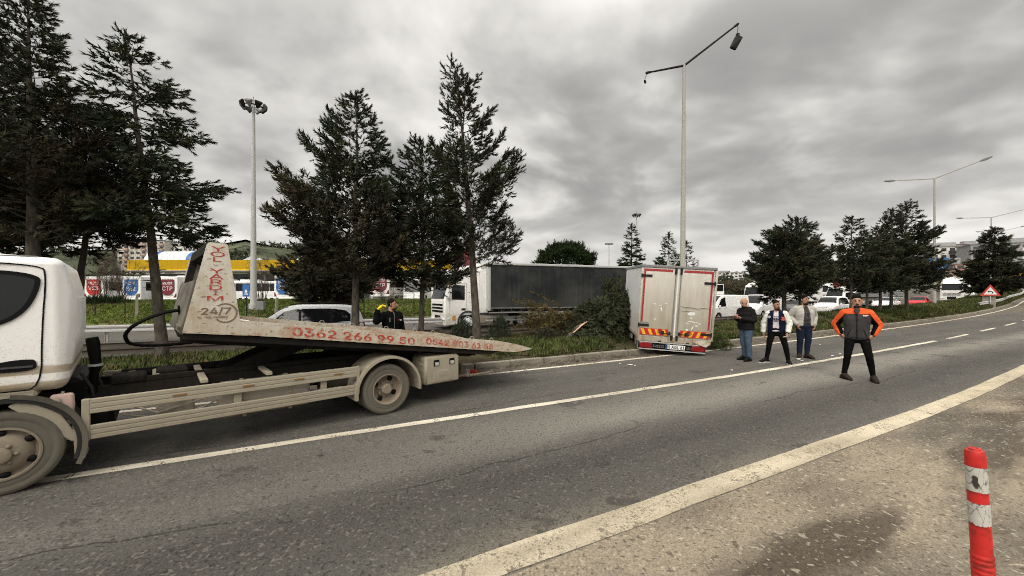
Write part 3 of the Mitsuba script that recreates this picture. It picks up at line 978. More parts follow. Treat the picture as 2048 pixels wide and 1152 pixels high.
win = smoothpoly([(3.42, 2.035), (3.42, 1.88), (3.50, 1.66), (3.66, 1.53), (4.0, 1.45), (4.62, 1.40), (4.66, 1.46), (4.36, 2.03), (4.0, 2.06)], 3)
wp = Polygon(win)
door = Polygon(smoothpoly([(3.41, .94), (3.41, 1.5), (3.385, 2.02), (3.42, 2.10), (3.9, 2.12), (4.36, 2.10), (4.5, 1.9), (4.84, 1.42), (4.86, 1.1), (4.5, 1.0), (4.3, .94), (4.0, .94), (3.6, .94)], 2))
for sg in (1, -1):
    dk = part(tow, 'door_seam', onside(door.buffer(.006).difference(door.buffer(-.005)), .004, sg), 'm_black')
    part(tow, 'window_frame', onside(wp.difference(wp.buffer(-.035)), .010, sg), 'm_black')
    part(tow, 'side_window', onside(wp.buffer(-.034), .006, sg), 'm_glass')
    part(tow, 'door_handle', onside(Polygon(smoothpoly([(3.44, 1.115), (3.44, 1.2), (3.47, 1.225), (3.62, 1.22), (3.74, 1.18), (3.76, 1.14), (3.7, 1.115)], 2)), .010, sg), 'm_black')
    part(tow, 'door_handle', onside(Polygon([(3.46, 1.15), (3.66, 1.15), (3.68, 1.165), (3.46, 1.165)]), .022, sg), 'm_darkgrey')
    part(tow, 'cab_step', bx(3.44, 4.9, sg * .9 - .1, sg * .9 + .1, .86, .93, .02), 'm_beige')
part(tow, 'windscreen', plate([(-.78, 0), (.78, 0), (.72, .62), (-.72, .62)], (4.955, 0, 1.47), (0, 1, 0), (-.66, 0, .75), .006), 'm_glass')
part(tow, 'front_bumper', bx(4.75, 5.06, -1., 1., .42, .78, .06), 'm_white', 40)
part(tow, 'grille', bx(4.95, 5.02, -.6, .6, .95, 1.2, .03), 'm_black', 40)
for sg in (1, -1):
    part(tow, 'headlight', bx(4.9, 5.08, sg * .78 - .16, sg * .78 + .16, .5, .7, .05), 'm_lamp', 40)
    part(tow, 'wing_mirror', [bx(4.75, 4.85, sg * 1.2 - .1, sg * 1.2 + .1, 1.45, 1.85, .04), cyl((4.8, sg * .95, 1.9), (4.8, sg * 1.2, 1.85), .015, n=6)], 'm_black', 40)
part(tow, 'roof_lip', tube([(x, .90, 2.185) for x in (3.45, 3.8, 4.2)], .008, 6), 'm_midgrey')
part(tow, 'rear_panel_rib', [bx(3.195 + rx(y) - .01, 3.225 + rx(y), y - .03, y + .03, 1.4, 1.8, .006) for y in (-.4, -.1, .2, .5)], 'm_whitematt')
# front wheel arch, mud flap, washer bottle, cables behind the cab
arch = [(3.64 + .50 * math.cos(a), .38 + .50 * math.sin(a)) for a in np.radians(np.linspace(200, 22, 24))]
inn = [(3.64 + .455 * math.cos(a), .38 + .455 * math.sin(a)) for a in np.radians(np.linspace(22, 200, 24))]
for sg in (1, -1):
    part(tow, 'wheel_arch', prism(arch + inn, sg * .62, sg * 1.0), 'm_plastic', 30)
    part(tow, 'arch_trim', prism([(3.64 + .53 * math.cos(a), .38 + .53 * math.sin(a)) for a in np.radians(np.linspace(205, 95, 14))] + [(3.64 + .49 * math.cos(a), .38 + .49 * math.sin(a)) for a in np.radians(np.linspace(95, 205, 14))], sg * .97, sg * 1.01), 'm_dusttyre')
    part(tow, 'mud_flap', prism([(3.135, .20), (3.205, .25), (3.215, .5), (3.17, .52), (3.165, .3)], sg * .66, sg * .98), 'm_beige')
    part(tow, 'arch_bracket', [bx(3.16, 3.34, sg * .93 - .03, sg * .93 + .03, .40 + .075 * k, .455 + .075 * k, .01) for k in range(3)] + [hull_sph([(3.52, sg * .97, .84), (3.30, sg * .97, .66), (3.19, sg * .97, .42), (3.22, sg * .97, .40), (3.36, sg * .97, .66), (3.60, sg * .97, .80)], .012, 6)], 'm_beige')
part(tow, 'washer_bottle', hull_sph([(3.34, .93, .83), (3.24, .93, .83), (3.36, .93, .76), (3.235, .93, .74), (3.32, .93, .64), (3.24, .93, .64)], .03, 10), mat('m_jug', dusty((.55, .40, .36), (.34, .27, .2), .5, .9, .8, 14, .2), .5), 40)
part(tow, 'bottle_cap', lathe([(0, .028), (.03, .028), (.032, 0)], 16).apply_translation((3.325, .955, .80)), 'm_beige', 40)
part(tow, 'filler_cap', cyl((3.29, .93, .85), (3.285, .93, .88), .012, n=8), 'm_beige')
part(tow, 'intake_pipe', tube([(3.13, .42, .75), (3.12, .45, .95), (3.10, .5, 1.05), (3.12, .52, 1.3), (3.13, .52, 1.36)], [.035, .04, .045, .055, .05], 10), 'm_black', 40)
part(tow, 'pipe_clamp', [lathe([(-.012, .05), (-.012, .06), (.012, .06), (.012, .05)], 16, 'z').apply_translation((3.105, .5, 1.06))], 'm_galv', 40)
for k, (y, dx) in enumerate(((.62, .0), (.35, -.05), (.2, -.02))):
    part(tow, 'cable', tube([(3.18 + dx, y, .62), (3.10 + dx, y + .03, .72), (3.12 + dx, y + .04, .85), (3.2 + dx, y, 1.0)], .014, 6), 'm_plastic', 40)
part(tow, 'gearbox_block', [bx(2.95, 3.3, -.5, .7, .35, .62, .05), bx(3.2, 4.6, -.55, .55, .4, .95, .05)], 'm_black')
# chassis
for sg in (1, -1):
    part(tow, 'frame_rail', [bx(-1.35, 4.8, sg * .40 - .006, sg * .40 + .006, .585, .795), bx(-1.35, 4.8, sg * .40 - sg * .07, sg * .40, .79, .80), bx(-1.35, 4.8, sg * .40 - sg * .07, sg * .40, .58, .588)], 'm_chassis')
    part(tow, 'subframe_rail', bx(-1.3, 2.95, sg * .36 - .03, sg * .36 + .03, .803, .865, .006), 'm_chassis')
part(tow, 'cross_member', [bx(x - .04, x + .04, -.398, .398, .72, .785, .006) for x in (-1.1, -.5, .4, 1.3, 2.1, 2.6, 2.95)], 'm_chassis')
for x in (2.85, 2.62, 2.2, 1.55):
    part(tow, 'cross_bar', bx(x - .035, x + .035, -.33, .95 if x < 2.3 else .33, .80, .842, .006), 'm_beige')
part(tow, 'valve_block', [bx(2.7, 3.0, .1, .42, .80, .90, .02), bx(2.3, 2.62, -.3, .1, .80, .87, .02)] + [cyl((2.75 + .06 * k, .43, .86), (2.75 + .06 * k, .47, .86), .012, n=8) for k in range(4)], 'm_chassis')
part(tow, 'rear_axle', [cyl((0, -.85, .38), (0, .85, .38), .075, n=12), sph((0, 0, .38), .2)], 'm_chassis', 40)
part(tow, 'fuel_tank', bx(1.05, 2.06, .58, .88, .33, .73, .04), 'm_tank', 40)
part(tow, 'tank_strap', [bx(x - .02, x + .02, .57, .89, .32, .74) for x in (1.3, 1.8)], 'm_beige')
part(tow, 'battery_box', [bx(2.28, 2.62, .5, .85, .43, .70, .02), bx(2.3, 2.6, .86, .875, .46, .49), bx(2.3, 2.6, .86, .875, .55, .57), bx(2.42, 2.46, .86, .89, .62, .68, .01)], 'm_tank')
part(tow, 'air_tank', cyl((.2, .55, .5), (.85, .55, .5), .11, n=18), 'm_chassis', 40)
part(tow, 'exhaust_box', bx(.55, 1.0, .6, .82, .36, .46, .02), 'm_galv')
part(tow, 'brake_pipe', [tube([(2.9, .6, .5), (2.5, .92, .44), (2.2, .9, .52), (1.9, .7, .6)], .01, 6), tube([(2.9, .5, .6), (2.6, .9, .53), (2.2, .85, .6)], .01, 6)], 'm_tank')
for sg in (1, -1):
    y0 = sg * .97
    g = part(tow, 'side_guard', bx(3.10, 3.16, y0 - .02, y0 + .02, .37, .785, .006), 'm_beige')
    for (za, zb) in ((.632, .785), (.375, .522)):
        hgt = (zb - za) / 3
        part(g, 'guard_rail', [bx(.46, 3.10, y0 - .016, y0 + .016, za + .004, zb - .004)] + [bx(.46, 3.10, y0 - .02, y0 + .022, za + i * hgt + .004, za + (i + 1) * hgt - .004, .005) for i in range(3)], 'm_beige')
    part(g, 'guard_post', bx(.42, .46, y0 - .02, y0 + .02, .375, .785, .006), 'm_beige')
    part(g, 'guard_post', bx(1.84, 1.92, y0 - .05, y0 - .018, .5, .66, .006), 'm_beige')
    part(g, 'guard_post', bx(.86, .94, y0 - .05, y0 - .018, .5, .66, .006), 'm_beige')
    part(g, 'guard_bracket', [bx(x - .03, x + .03, sg * .42, y0 - sg * .02, .64, .70, .006) for x in (.9, 1.9, 2.9)], 'm_chassis')
    for x in (2.42, 1.78, 1.22, .72):
        part(g, 'marker_lamp', bx(x - .06, x + .06, y0 + sg * .022, y0 + sg * .032, .70, .722, .004), mat('m_marker', (.22, .13, .06), .5) if 'm_marker' not in scene else 'm_marker')
    # rear mudguard and twin wheels
    ao = [(-.03 + .525 * math.cos(a), .36 + .525 * math.sin(a)) for a in np.radians(np.linspace(186, -8, 30))]
    ai = [(-.03 + .505 * math.cos(a), .36 + .505 * math.sin(a)) for a in np.radians(np.linspace(-8, 186, 30))]
    lip = [(-.03 + .485 * math.cos(a), .36 + .485 * math.sin(a)) for a in np.radians(np.linspace(-8, 186, 30))]
    part(tow, 'mudguard', [prism(ao + ai, sg * .5, sg * 1.02), prism(ao + lip, sg * 1.02, sg * 1.035)], 'm_beige', 30)
    part(tow, 'mudguard_stay', [cyl((.33, sg * .5, .72), (.33, sg * .8, .72), .02, n=8), cyl((.47, sg * .98, .45), (.36, sg * .99, .68), .012, n=6)], 'm_beige')
    wheel(tow, 0, sg * 1.0, .378, .23, sg, 'm_dusttyre', 'm_dustrim', 'truck')
    wheel(tow, 0, sg * .72, .378, .22, sg, 'm_dusttyre', 'm_dustrim', 'truck', seg=24)
    wheel(tow, 3.64, sg * 1.0, .378, .23, sg, 'm_dusttyre', 'm_dustrim', 'front', .63)
    # toolbox
    y1, y2 = sg * .55, sg * 1.03
    tb = part(tow, 'toolbox', bx(-1.29, -.63, y1, y2, .335, .80, .035), 'm_beige', 40)
    f = lambda poly, d, o=0.: plate([(-(a), b) for a, b in poly] if sg > 0 else [(a, b) for a, b in poly], (0, y2 + sg * o, 0), (-sg, 0, 0), (0, 0, 1), d)
    part(tb, 'lid', f([(-1.265, .36), (-.67, .36), (-.67, .775), (-1.265, .775)], .012), 'm_beige')
    part(tb, 'recess_panel', f([(-1.15, .38), (-.76, .38), (-.82, .56), (-1.09, .56)], .008, .012), 'm_tank')
    part(tb, 'grip', f([(-1.02, .47), (-.89, .47), (-.89, .55), (-1.02, .55)], .008, .020), 'm_beige')
    for x in (-1.13, -.83):
        lt = part(tb, 'latch', f([(x - .05, .64), (x + .05, .64), (x + .05, .74), (x - .05, .74)], .008, .012), 'm_black')
        part(lt, 'latch_tab', f([(x - .035, .65), (x + .03, .65), (x + .035, .70), (x - .035, .70)], .010, .02), 'm_galv')
    part(tb, 'rib', [bx(-.632, -.62, y1 + sg * .06, y2 - sg * .06, z, z + .02, .004) for z in (.45, .55, .65, .73)], 'm_beige')
part(tow, 'underrun_bar', [bx(-2.28, -1.62, .76, .80, .30, .345, .015), bx(-1.7, -1.2, .7, .76, .32, .36, .01)], 'm_beige')
part(tow, 'bar_hole', [cyl((x, .80, .322), (x, .803, .322), .011, n=10) for x in (-1.68, -1.76, -1.95)], 'm_black')
part(tow, 'rear_beam', [bx(-1.5, -1.38, -.95, .95, .42, .56, .01), bx(-1.6, -1.3, .35, .55, .40, .84, .01), bx(-1.6, -1.3, -.55, -.35, .40, .84, .01)], 'm_chassis')
part(tow, 'tail_pivot', [cyl((-1.42, -.6, .82), (-1.42, .6, .82), .05, n=12)], 'm_chassis')
# the tilted bed: side boards, deck, headboard
lowb = lambda x: .75 + (x + 2.21) * (1.40 - .75) / (2.35 + 2.21)
board = [(2.32, 1.41), (1.86, 1.515), (-2.21, .945), (-2.55, .87), (-3.04, .735), (-3.0, .715), (-2.6, .70), (-2.21, .755)]
bed = part(tow, 'bed', [prism([(2.44, lowb(2.44) + .02), (-2.3, lowb(-2.3) + .02), (-2.3, lowb(-2.3) + .06), (2.44, lowb(2.44) + .06)], -1.03, 1.03), prism([(-2.2, .76), (-2.2, .80), (-3.02, .735), (-3.0, .715)], -1.03, 1.03)], 'm_bedsheet')
for sg in (1, -1):
    sb = part(bed, 'side_board', prism(board, sg * 1.03, sg * 1.07), 'm_bed')
    part(bed, 'tie_ring', [tube([(x + .045 * math.cos(a), sg * 1.05, 1.515 - (1.86 - x) * .14 + .055 * math.sin(a) - .01) for a in np.linspace(-.3, math.pi + .3, 9)], .007, 6) for x in (1.0, .35, -.2, -.9, -1.55, -2.0)], 'm_beige')
    part(bed, 'bed_beam', prism([(2.40, 1.40), (2.40, 1.24), (-1.9, .62), (-2.2, .74)], sg * .42, sg * .50), 'm_chassis')
    part(bed, 'outer_beam', prism([(2.42, 1.41), (2.42, 1.33), (-2.0, .705), (-2.2, .755)], sg * .96, sg * 1.02), 'm_chassis')
part(bed, 'cross_beam', [prism([(x, lowb(x) - .01), (x + .06, lowb(x + .06) - .01), (x + .06, lowb(x) - .10), (x, lowb(x) - .11)], -.955, .955) for x in np.arange(-1.7, 2.3, .55)], 'm_chassis')
hbp = [(2.40, 1.40), (2.185, 2.40), (2.165, 2.425), (2.01, 2.42), (1.99, 2.40), (1.88, 1.52), (1.80, 1.44), (1.80, 1.33)]
for sg, dx in ((1, 0.), (-1, .055)):
    P = [(x + dx, z) for x, z in hbp]
    hb = part(bed, 'headboard_side', prism(P, sg * 1.068, sg * 1.03), 'm_bed')
    part(hb, 'edge_trim', tube([(2.005 + dx, sg * 1.05, 2.41), (1.94 + dx, sg * 1.05, 1.97), (1.885 + dx, sg * 1.05, 1.53), (1.78 + dx, sg * 1.05, 1.50)], .012, 6), 'm_whitematt', 40)
# front sheet, slightly skewed, with a cut-out under the top beam
X0, X1 = 2.40, 2.455
front = Polygon([(-1.03, 0), (1.03, 0), (1.03, .60), (-1.03, .60)])
xd = np.array([-(X1 - X0) / 2.06, 1., 0]) ; yd = np.array([-.218 / 1.02, 0, 1.])
part(bed, 'headboard_sheet', plate(front, (2.42, 0, 1.38), xd, yd, .03), 'm_bedsheet')
part(bed, 'headboard_beam', plate(Polygon([(-1.03, 0), (1.03, 0), (1.03, .14), (-1.03, .14)]), np.array((2.415, 0, 1.38)) + yd * .89 + np.array([-.19, 0, 0]), xd, yd, .19), 'm_chassis')
part(bed, 'headboard_post', [plate(Polygon([(a, .58), (a + .10, .58), (a + .10, .9), (a, .9)]), (2.33, 0, 1.38), xd, yd, .085) for a in (-1.025, .925)], 'm_chassis')
part(bed, 'deck_plate_end', bx(2.2, 2.44, -1.0, 1.0, 1.36, 1.395), 'm_chassis')
# lettering on the near side (and its twin on the far side is out of sight)
L_ = lambda s, x, z, h, sx, m, rot=0.: part(bed, 'lettering', txt(s, h, (x, 1.0685, z), (-math.cos(rot), 0, math.sin(-rot)), (math.sin(-rot), 0, math.cos(rot)), sx, .004, bold=h > .06), m)
for ch, z, h in (('Y', 2.355, .055), ('O', 2.292, .055), ('L', 2.232, .05), ('Y', 2.098, .055), ('A', 2.034, .055), ('R', 1.972, .055), ('D', 1.908, .055), ('I', 1.846, .05), ('M', 1.782, .055)):
    L_(ch, 2.085 + (2.36 - z) * .045, z, h, 2.7 if ch != 'I' else 1.8, 'm_letter')
L_('24/7', 2.10, 1.635, .075, 1.25, 'm_letterbrown')
L_('YOL YARDIM', 2.10, 1.565, .022, 1.1, 'm_letterbrown')
part(bed, 'clock_ring', plate(Polygon([(-2.015 + .115 * math.cos(a), 1.61 + .115 * math.sin(a)) for a in np.radians(np.linspace(-140, 130, 40))] + [(-2.015 + .100 * math.cos(a), 1.61 + .100 * math.sin(a)) for a in np.radians(np.linspace(130, -140, 40))]), (0, 1.0685, 0), (-1, 0, 0), (0, 0, 1), .004), 'm_letterbrown')
sl = math.atan(.125)


def slanttext(s, xa, xb, h):
    m = meshkit.text_mesh(s, h, .004, True)
    V = m.vertices.copy()
    V[:, 0] = (V[:, 0] - V[:, 0].min()) / (V[:, 0].max() - V[:, 0].min()) * (xa - xb)
    x = xa - V[:, 0]
    z = lowb(x) + .05 - .035 * V[:, 0] / 3.4 * 1.3 + V[:, 1] * (1 - .0 * V[:, 0])
    m.vertices = np.stack([x, 1.0705 + V[:, 2], z], -1)
    return m


part(bed, 'lettering', slanttext('0362 266 99 50', 1.32, -.42, .105), 'm_letter')
part(bed, 'lettering', slanttext('0542 803 61 55', -.62, -2.02, .095), 'm_letter')
# lifting arms and hydraulic rams
for sg in (1, -1):
    part(tow, 'lift_arm', hull_sph([(1.95, sg * .28, .80), (1.80, sg * .28, .74), (.85, sg * .28, 1.10), (1.15, sg * .28, 1.16)], .035, 8), 'm_chassis', 30)
    part(tow, 'hydraulic_ram', cyl((1.7, sg * .14, .72), (1.25, sg * .14, .92), .06, n=14), 'm_chassis', 40)
    part(tow, 'ram_rod', cyl((1.25, sg * .14, .92), (.9, sg * .14, 1.07), .025, n=10), 'm_galv', 40)
part(tow, 'far_side_arm', [hull_sph([(.2, -.5, .80), (.5, -.5, .80), (.35, -.5, .95)], .03, 6)], 'm_chassis')
hose = np.array([(2.40, .28, 1.63), (2.50, .3, 1.615), (2.62, .31, 1.575), (2.74, .3, 1.51), (2.84, .28, 1.43), (2.885, .25, 1.34), (2.86, .2, 1.255), (2.72, .15, 1.205), (2.5, .1, 1.19), (2.2, .05, 1.2)])
tt = np.linspace(0, 1, 60)
hp = np.stack([PchipInterpolator(np.linspace(0, 1, len(hose)), hose[:, j])(tt) for j in range(3)], -1)
part(tow, 'hydraulic_hose', tube(hp, .019 + .0035 * (np.arange(60) % 2), 8), 'm_black', 30)
part(tow, 'hose_coupling', cyl((2.40, .28, 1.56), (2.41, .28, 1.69), .012, n=8), 'm_black')
part(tow, 'under_bed_hose', tube([(.9, .2, 1.1), (.6, .25, .93), (.3, .3, .86), (.1, .3, .84)], .016, 6), 'm_black', 40)
# ------------------------------------------------------------------ the crashed box truck
bt = thing('box_truck', 'dirty white box truck crashed nose first into the median, seen from behind', 'truck', (4.86, 11.74, .50), 80.5, 2.4, 3.6)
BW, BH, BL = 1.05, 2.17, 3.75
part(bt, 'cargo_box', [bx(.05, BL, -BW, BW, 0, BH, .02)], 'm_boxside')
part(bt, 'roof_edge', [bx(-.02, BL + .03, sg * BW - .03, sg * BW + .02, BH - .07, BH + .015, .012) for sg in (1, -1)] + [bx(-.035, .03, -BW - .02, BW + .02, BH - .06, BH + .02, .012)], 'm_midgrey')
fr = part(bt, 'rear_frame', [bx(-.01, .05, sg * BW - .055, sg * BW + .055 - .05, 0, BH - .06, .01) for sg in (1, -1)] + [bx(-.02, .05, -BW, BW, -.13, .045, .012)], 'm_box')
part(bt, 'lower_rail', [bx(.05, BL, sg * BW - .01, sg * BW + .015, -.04, .07, .01) for sg in (1, -1)] + [bx(.3, BL, sg * .45 - .05, sg * .45 + .05, -.28, -.04) for sg in (1, -1)], 'm_box')
R3 = lambda poly, o=0., d=.006: plate([(-a, b) for a, b in poly], (-.012 - o, 0, 0), (0, -1, 0), (0, 0, 1), d)
for sg in (1, -1):
    # rear view: y left; x axis of the plate runs to the right
    dr_ = part(bt, 'rear_door', bx(-.012, .04, sg * .02, sg * (BW - .06), .05, BH - .07, .008), 'm_box')
    q = lambda a0, a1, b0, b1: [(sg * a0, b0), (sg * a1, b0), (sg * a1, b1), (sg * a0, b1)]
    part(dr_, 'reflective_tape', [R3(q(.93, .985, .33, 2.07)), R3(q(.16, .93, 2.0, 2.07))], 'm_tape' if 'm_tape' in scene else mat('m_tape', (.30, .025, .03), .45))
    cv = part(dr_, 'chevron_plate', R3(q(.17, .98, .07, .27)), 'm_red')
    for i in range(4):
        a0 = .20 + i * .205
        part(cv, 'chevron_stripe', R3([(sg * a0, .085), (sg * (a0 + .09), .085), (sg * (a0 + .09 + .07), .255), (sg * (a0 + .07), .255)], .006, .003), 'm_orangeyel' if 'm_orangeyel' in scene else mat('m_orangeyel', (.72, .36, .03), .4))
    part(dr_, 'lock_rod', [cyl((-.045, sg * .075, .0), (-.045, sg * .075, BH - .03), .014, n=8)], 'm_midgrey', 40)
    part(dr_, 'lock_rod', [bx(-.07, -.012, sg * .075 - .03, sg * .075 + .03, z0, z1, .01) for z0, z1 in ((-.05, .1), (1.93, 2.13))], 'm_darkmetal')
    part(dr_, 'lock_handle', [tube([(-.05, sg * .1, .17), (-.065, sg * .25, .15), (-.05, sg * .42, .17)], .014, 6), tube([(-.055, sg * (.42 + .06 * math.cos(a)), .2 + .05 * math.sin(a)) for a in np.linspace(0, 6.28, 10)], .008, 5), bx(-.06, -.012, sg * .12, sg * .16, .11, .21), bx(-.06, -.012, sg * .3, sg * .35, .12, .22)], 'm_darkmetal')
    for z in ((1.86, .36) if sg > 0 else (1.72, .2)):
        part(dr_, 'hinge', [bx(-.04, -.012, sg * .74, sg * 1.06, z - .035, z + .035, .008), cyl((-.03, sg * 1.04, z - .06), (-.03, sg * 1.04, z + .06), .022, n=8)], 'm_darkmetal')
part(bt, 'door_gap', bx(-.016, -.005, -.02, .02, .05, BH - .07), 'm_whitematt')
# scuffs and dents
ld, rd = f'{bt}__rear_door', f'{bt}__rear_door_001'
r2 = np.random.default_rng(3)


def scrape(cx, cz, w, h, rot=0., n=9):
    a = np.linspace(0, 2 * np.pi, n, endpoint=False)
    r = r2.uniform(.55, 1.1, n)
    x, z = np.cos(a) * w * r, np.sin(a) * h * r
    c, s = math.cos(rot), math.sin(rot)
    return R3([(cx + u * c - v * s, cz + u * s + v * c) for u, v in zip(x, z)], .001, .003)


part(ld, 'scrape', [scrape(.62, 1.02, .07, .015, .2), scrape(.45, .98, .05, .014, -.5), scrape(.42, .9, .03, .04), scrape(.57, .56, .05, .02), scrape(.3, 1.05, .04, .02), scrape(.4, .84, .02, .05)], 'm_whitematt')
part(rd, 'scrape', [scrape(-.47, .80, .13, .065, -.1, 11), scrape(-.45, .66, .03, .03), scrape(-.5, .55, .22, .018, .12), scrape(-.36, .5, .07, .015), scrape(-.5, .36, .02, .09, .4), scrape(-.36, .3, .05, .03), scrape(-.62, .44, .05, .02), scrape(-.7, .5, .03, .02)], 'm_reflwhite')
part(rd, 'dent_ridge', [tube([(-.018, -.12, .995), (-.03, -.4, .985), (-.022, -.62, .955), (-.03, -.72, .99), (-.02, -.9, .98)], .010, 6), tube([(-.02, -.14, .86), (-.028, -.35, .87), (-.02, -.55, .85)], .007, 6)], 'm_box', 40)
part(ld, 'label_plate', R3([(.76, .37), (.99, .37), (.99, .46), (.76, .46)], .007, .003), 'm_midgrey')
part(bt, 'torn_edge', [hull_sph([(-.02, -.55, -.05), (-.1, -.75, -.13), (-.02, -.98, -.1), (0, -.95, .02)], .012, 6), hull_sph([(-.05, -.6, -.1), (-.12, -.9, -.16), (-.02, -1.03, -.06)], .01, 6)], 'm_box')
bb = part(bt, 'rear_bumper', [bx(-.06, .06, -.9, 1.0, -.36, -.13, .015)], 'm_black')
part(bb, 'bumper_edge', [bx(-.075, -.055, -.9, 1.0, -.15, -.125), bx(-.075, -.055, -.9, 1.0, -.365, -.34)], 'm_galv')
for a, b in ((.62, .98), (-.88, -.52)):
    part(bb, 'tail_light', bx(-.085, -.05, a, b, -.325, -.165, .012), 'm_redlamp', 40)
pl = part(bb, 'number_plate', R3([(.22, -.31), (-.33, -.31), (-.33, -.18), (.22, -.18)], .05, .006), 'm_reflwhite')
part(pl, 'plate_band', R3([(.22, -.31), (.17, -.31), (.17, -.18), (.22, -.18)], .056, .002), 'm_blue')
part(pl, 'lettering', txt('55 AGL 616', .085, (-.071, -.085, -.245), (0, -1, 0), (0, 0, 1), .92, .003, bold=True), 'm_black')
part(bb, 'lettering', txt('IVECO', .07, (-.0625, .43, -.25), (0, -1, 0), (0, 0, 1), 1.1, .003), 'm_midgrey')
part(bb, 'lettering', txt('DAILY', .07, (-.0625, -.42, -.25), (0, -1, 0), (0, 0, 1), .8, .003), 'm_midgrey')
part(bt, 'chassis', [bx(-.05, 4.6, sg * .4 - .04, sg * .4 + .04, -.25, -.08) for sg in (1, -1)] + [bx(0, .1, -.4, .4, -.3, -.1), cyl((1.0, -.8, -.18), (1.0, .8, -.18), .07), bx(1.8, 2.6, .5, .9, -.3, -.05, .03)], 'm_chassis')
part(bt, 'side_underguard', [bx(1.5, 3.2, sg * .98 - .01, sg * .98 + .01, -.30, -.16, .005) for sg in (1, -1)] + [bx(.35, .42, sg * .95 - .02, sg * .95 + .02, -.42, -.02) for sg in (1, -1)] + [bx(.3, .9, sg * .97 - .01, sg * .97 + .01, -.2, -.12) for sg in (1, -1)], 'm_galv')
for sg in (1, -1):
    w0 = wheel(bt, 1.0, sg * .93, .36, .22, sg, 'm_dusttyre', 'm_dustrim', 'truck', seg=24)
    w1 = wheel(bt, 4.5, sg * .93, .36, .22, sg, 'm_dusttyre', 'm_dustrim', 'front', seg=24)
    for w in (w0, w1):
        for kk in [x for x in scene if x.startswith(w + '__')]:
            scene[kk]['to_world'] = place[bt] @ T().translate([0, 0, -.54 if w is w0 else -.52])
cb = hull_sph([(3.95, y, -.1) for y in (-.9, .9)] + [(3.95, y, 1.5) for y in (-.8, .8)] + [(4.7, y, 1.5) for y in (-.78, .78)] + [(5.3, y, .75) for y in (-.85, .85)] + [(5.85, y, .55) for y in (-.8, .8)] + [(5.95, y, -.2) for y in (-.85, .85)], .08, 14)
part(bt, 'cab', cb, 'm_lorry', 35)
for sg in (1, -1):
    part(bt, 'side_window', plate([(4.15, .8), (5.1, .8), (4.7, 1.42), (4.15, 1.45)], (0, sg * .955, 0), (1, 0, 0), (0, 0, 1), .006), 'm_glass')
    part(bt, 'wing_mirror', [bx(4.9, 5.0, sg * 1.2 - .12, sg * 1.2 + .12, .75, 1.15, .04), cyl((4.9, sg * .9, .9), (4.95, sg * 1.15, .95), .02, n=6)], 'm_black')
part(bt, 'windscreen', plate([(-.75, 0), (.75, 0), (.7, .85), (-.7, .85)], (5.39, 0, .80), (0, 1, 0), (-.62, 0, .78), .006), 'm_glass')

# ------------------------------------------------------------------ articulated lorry on the opposite carriageway


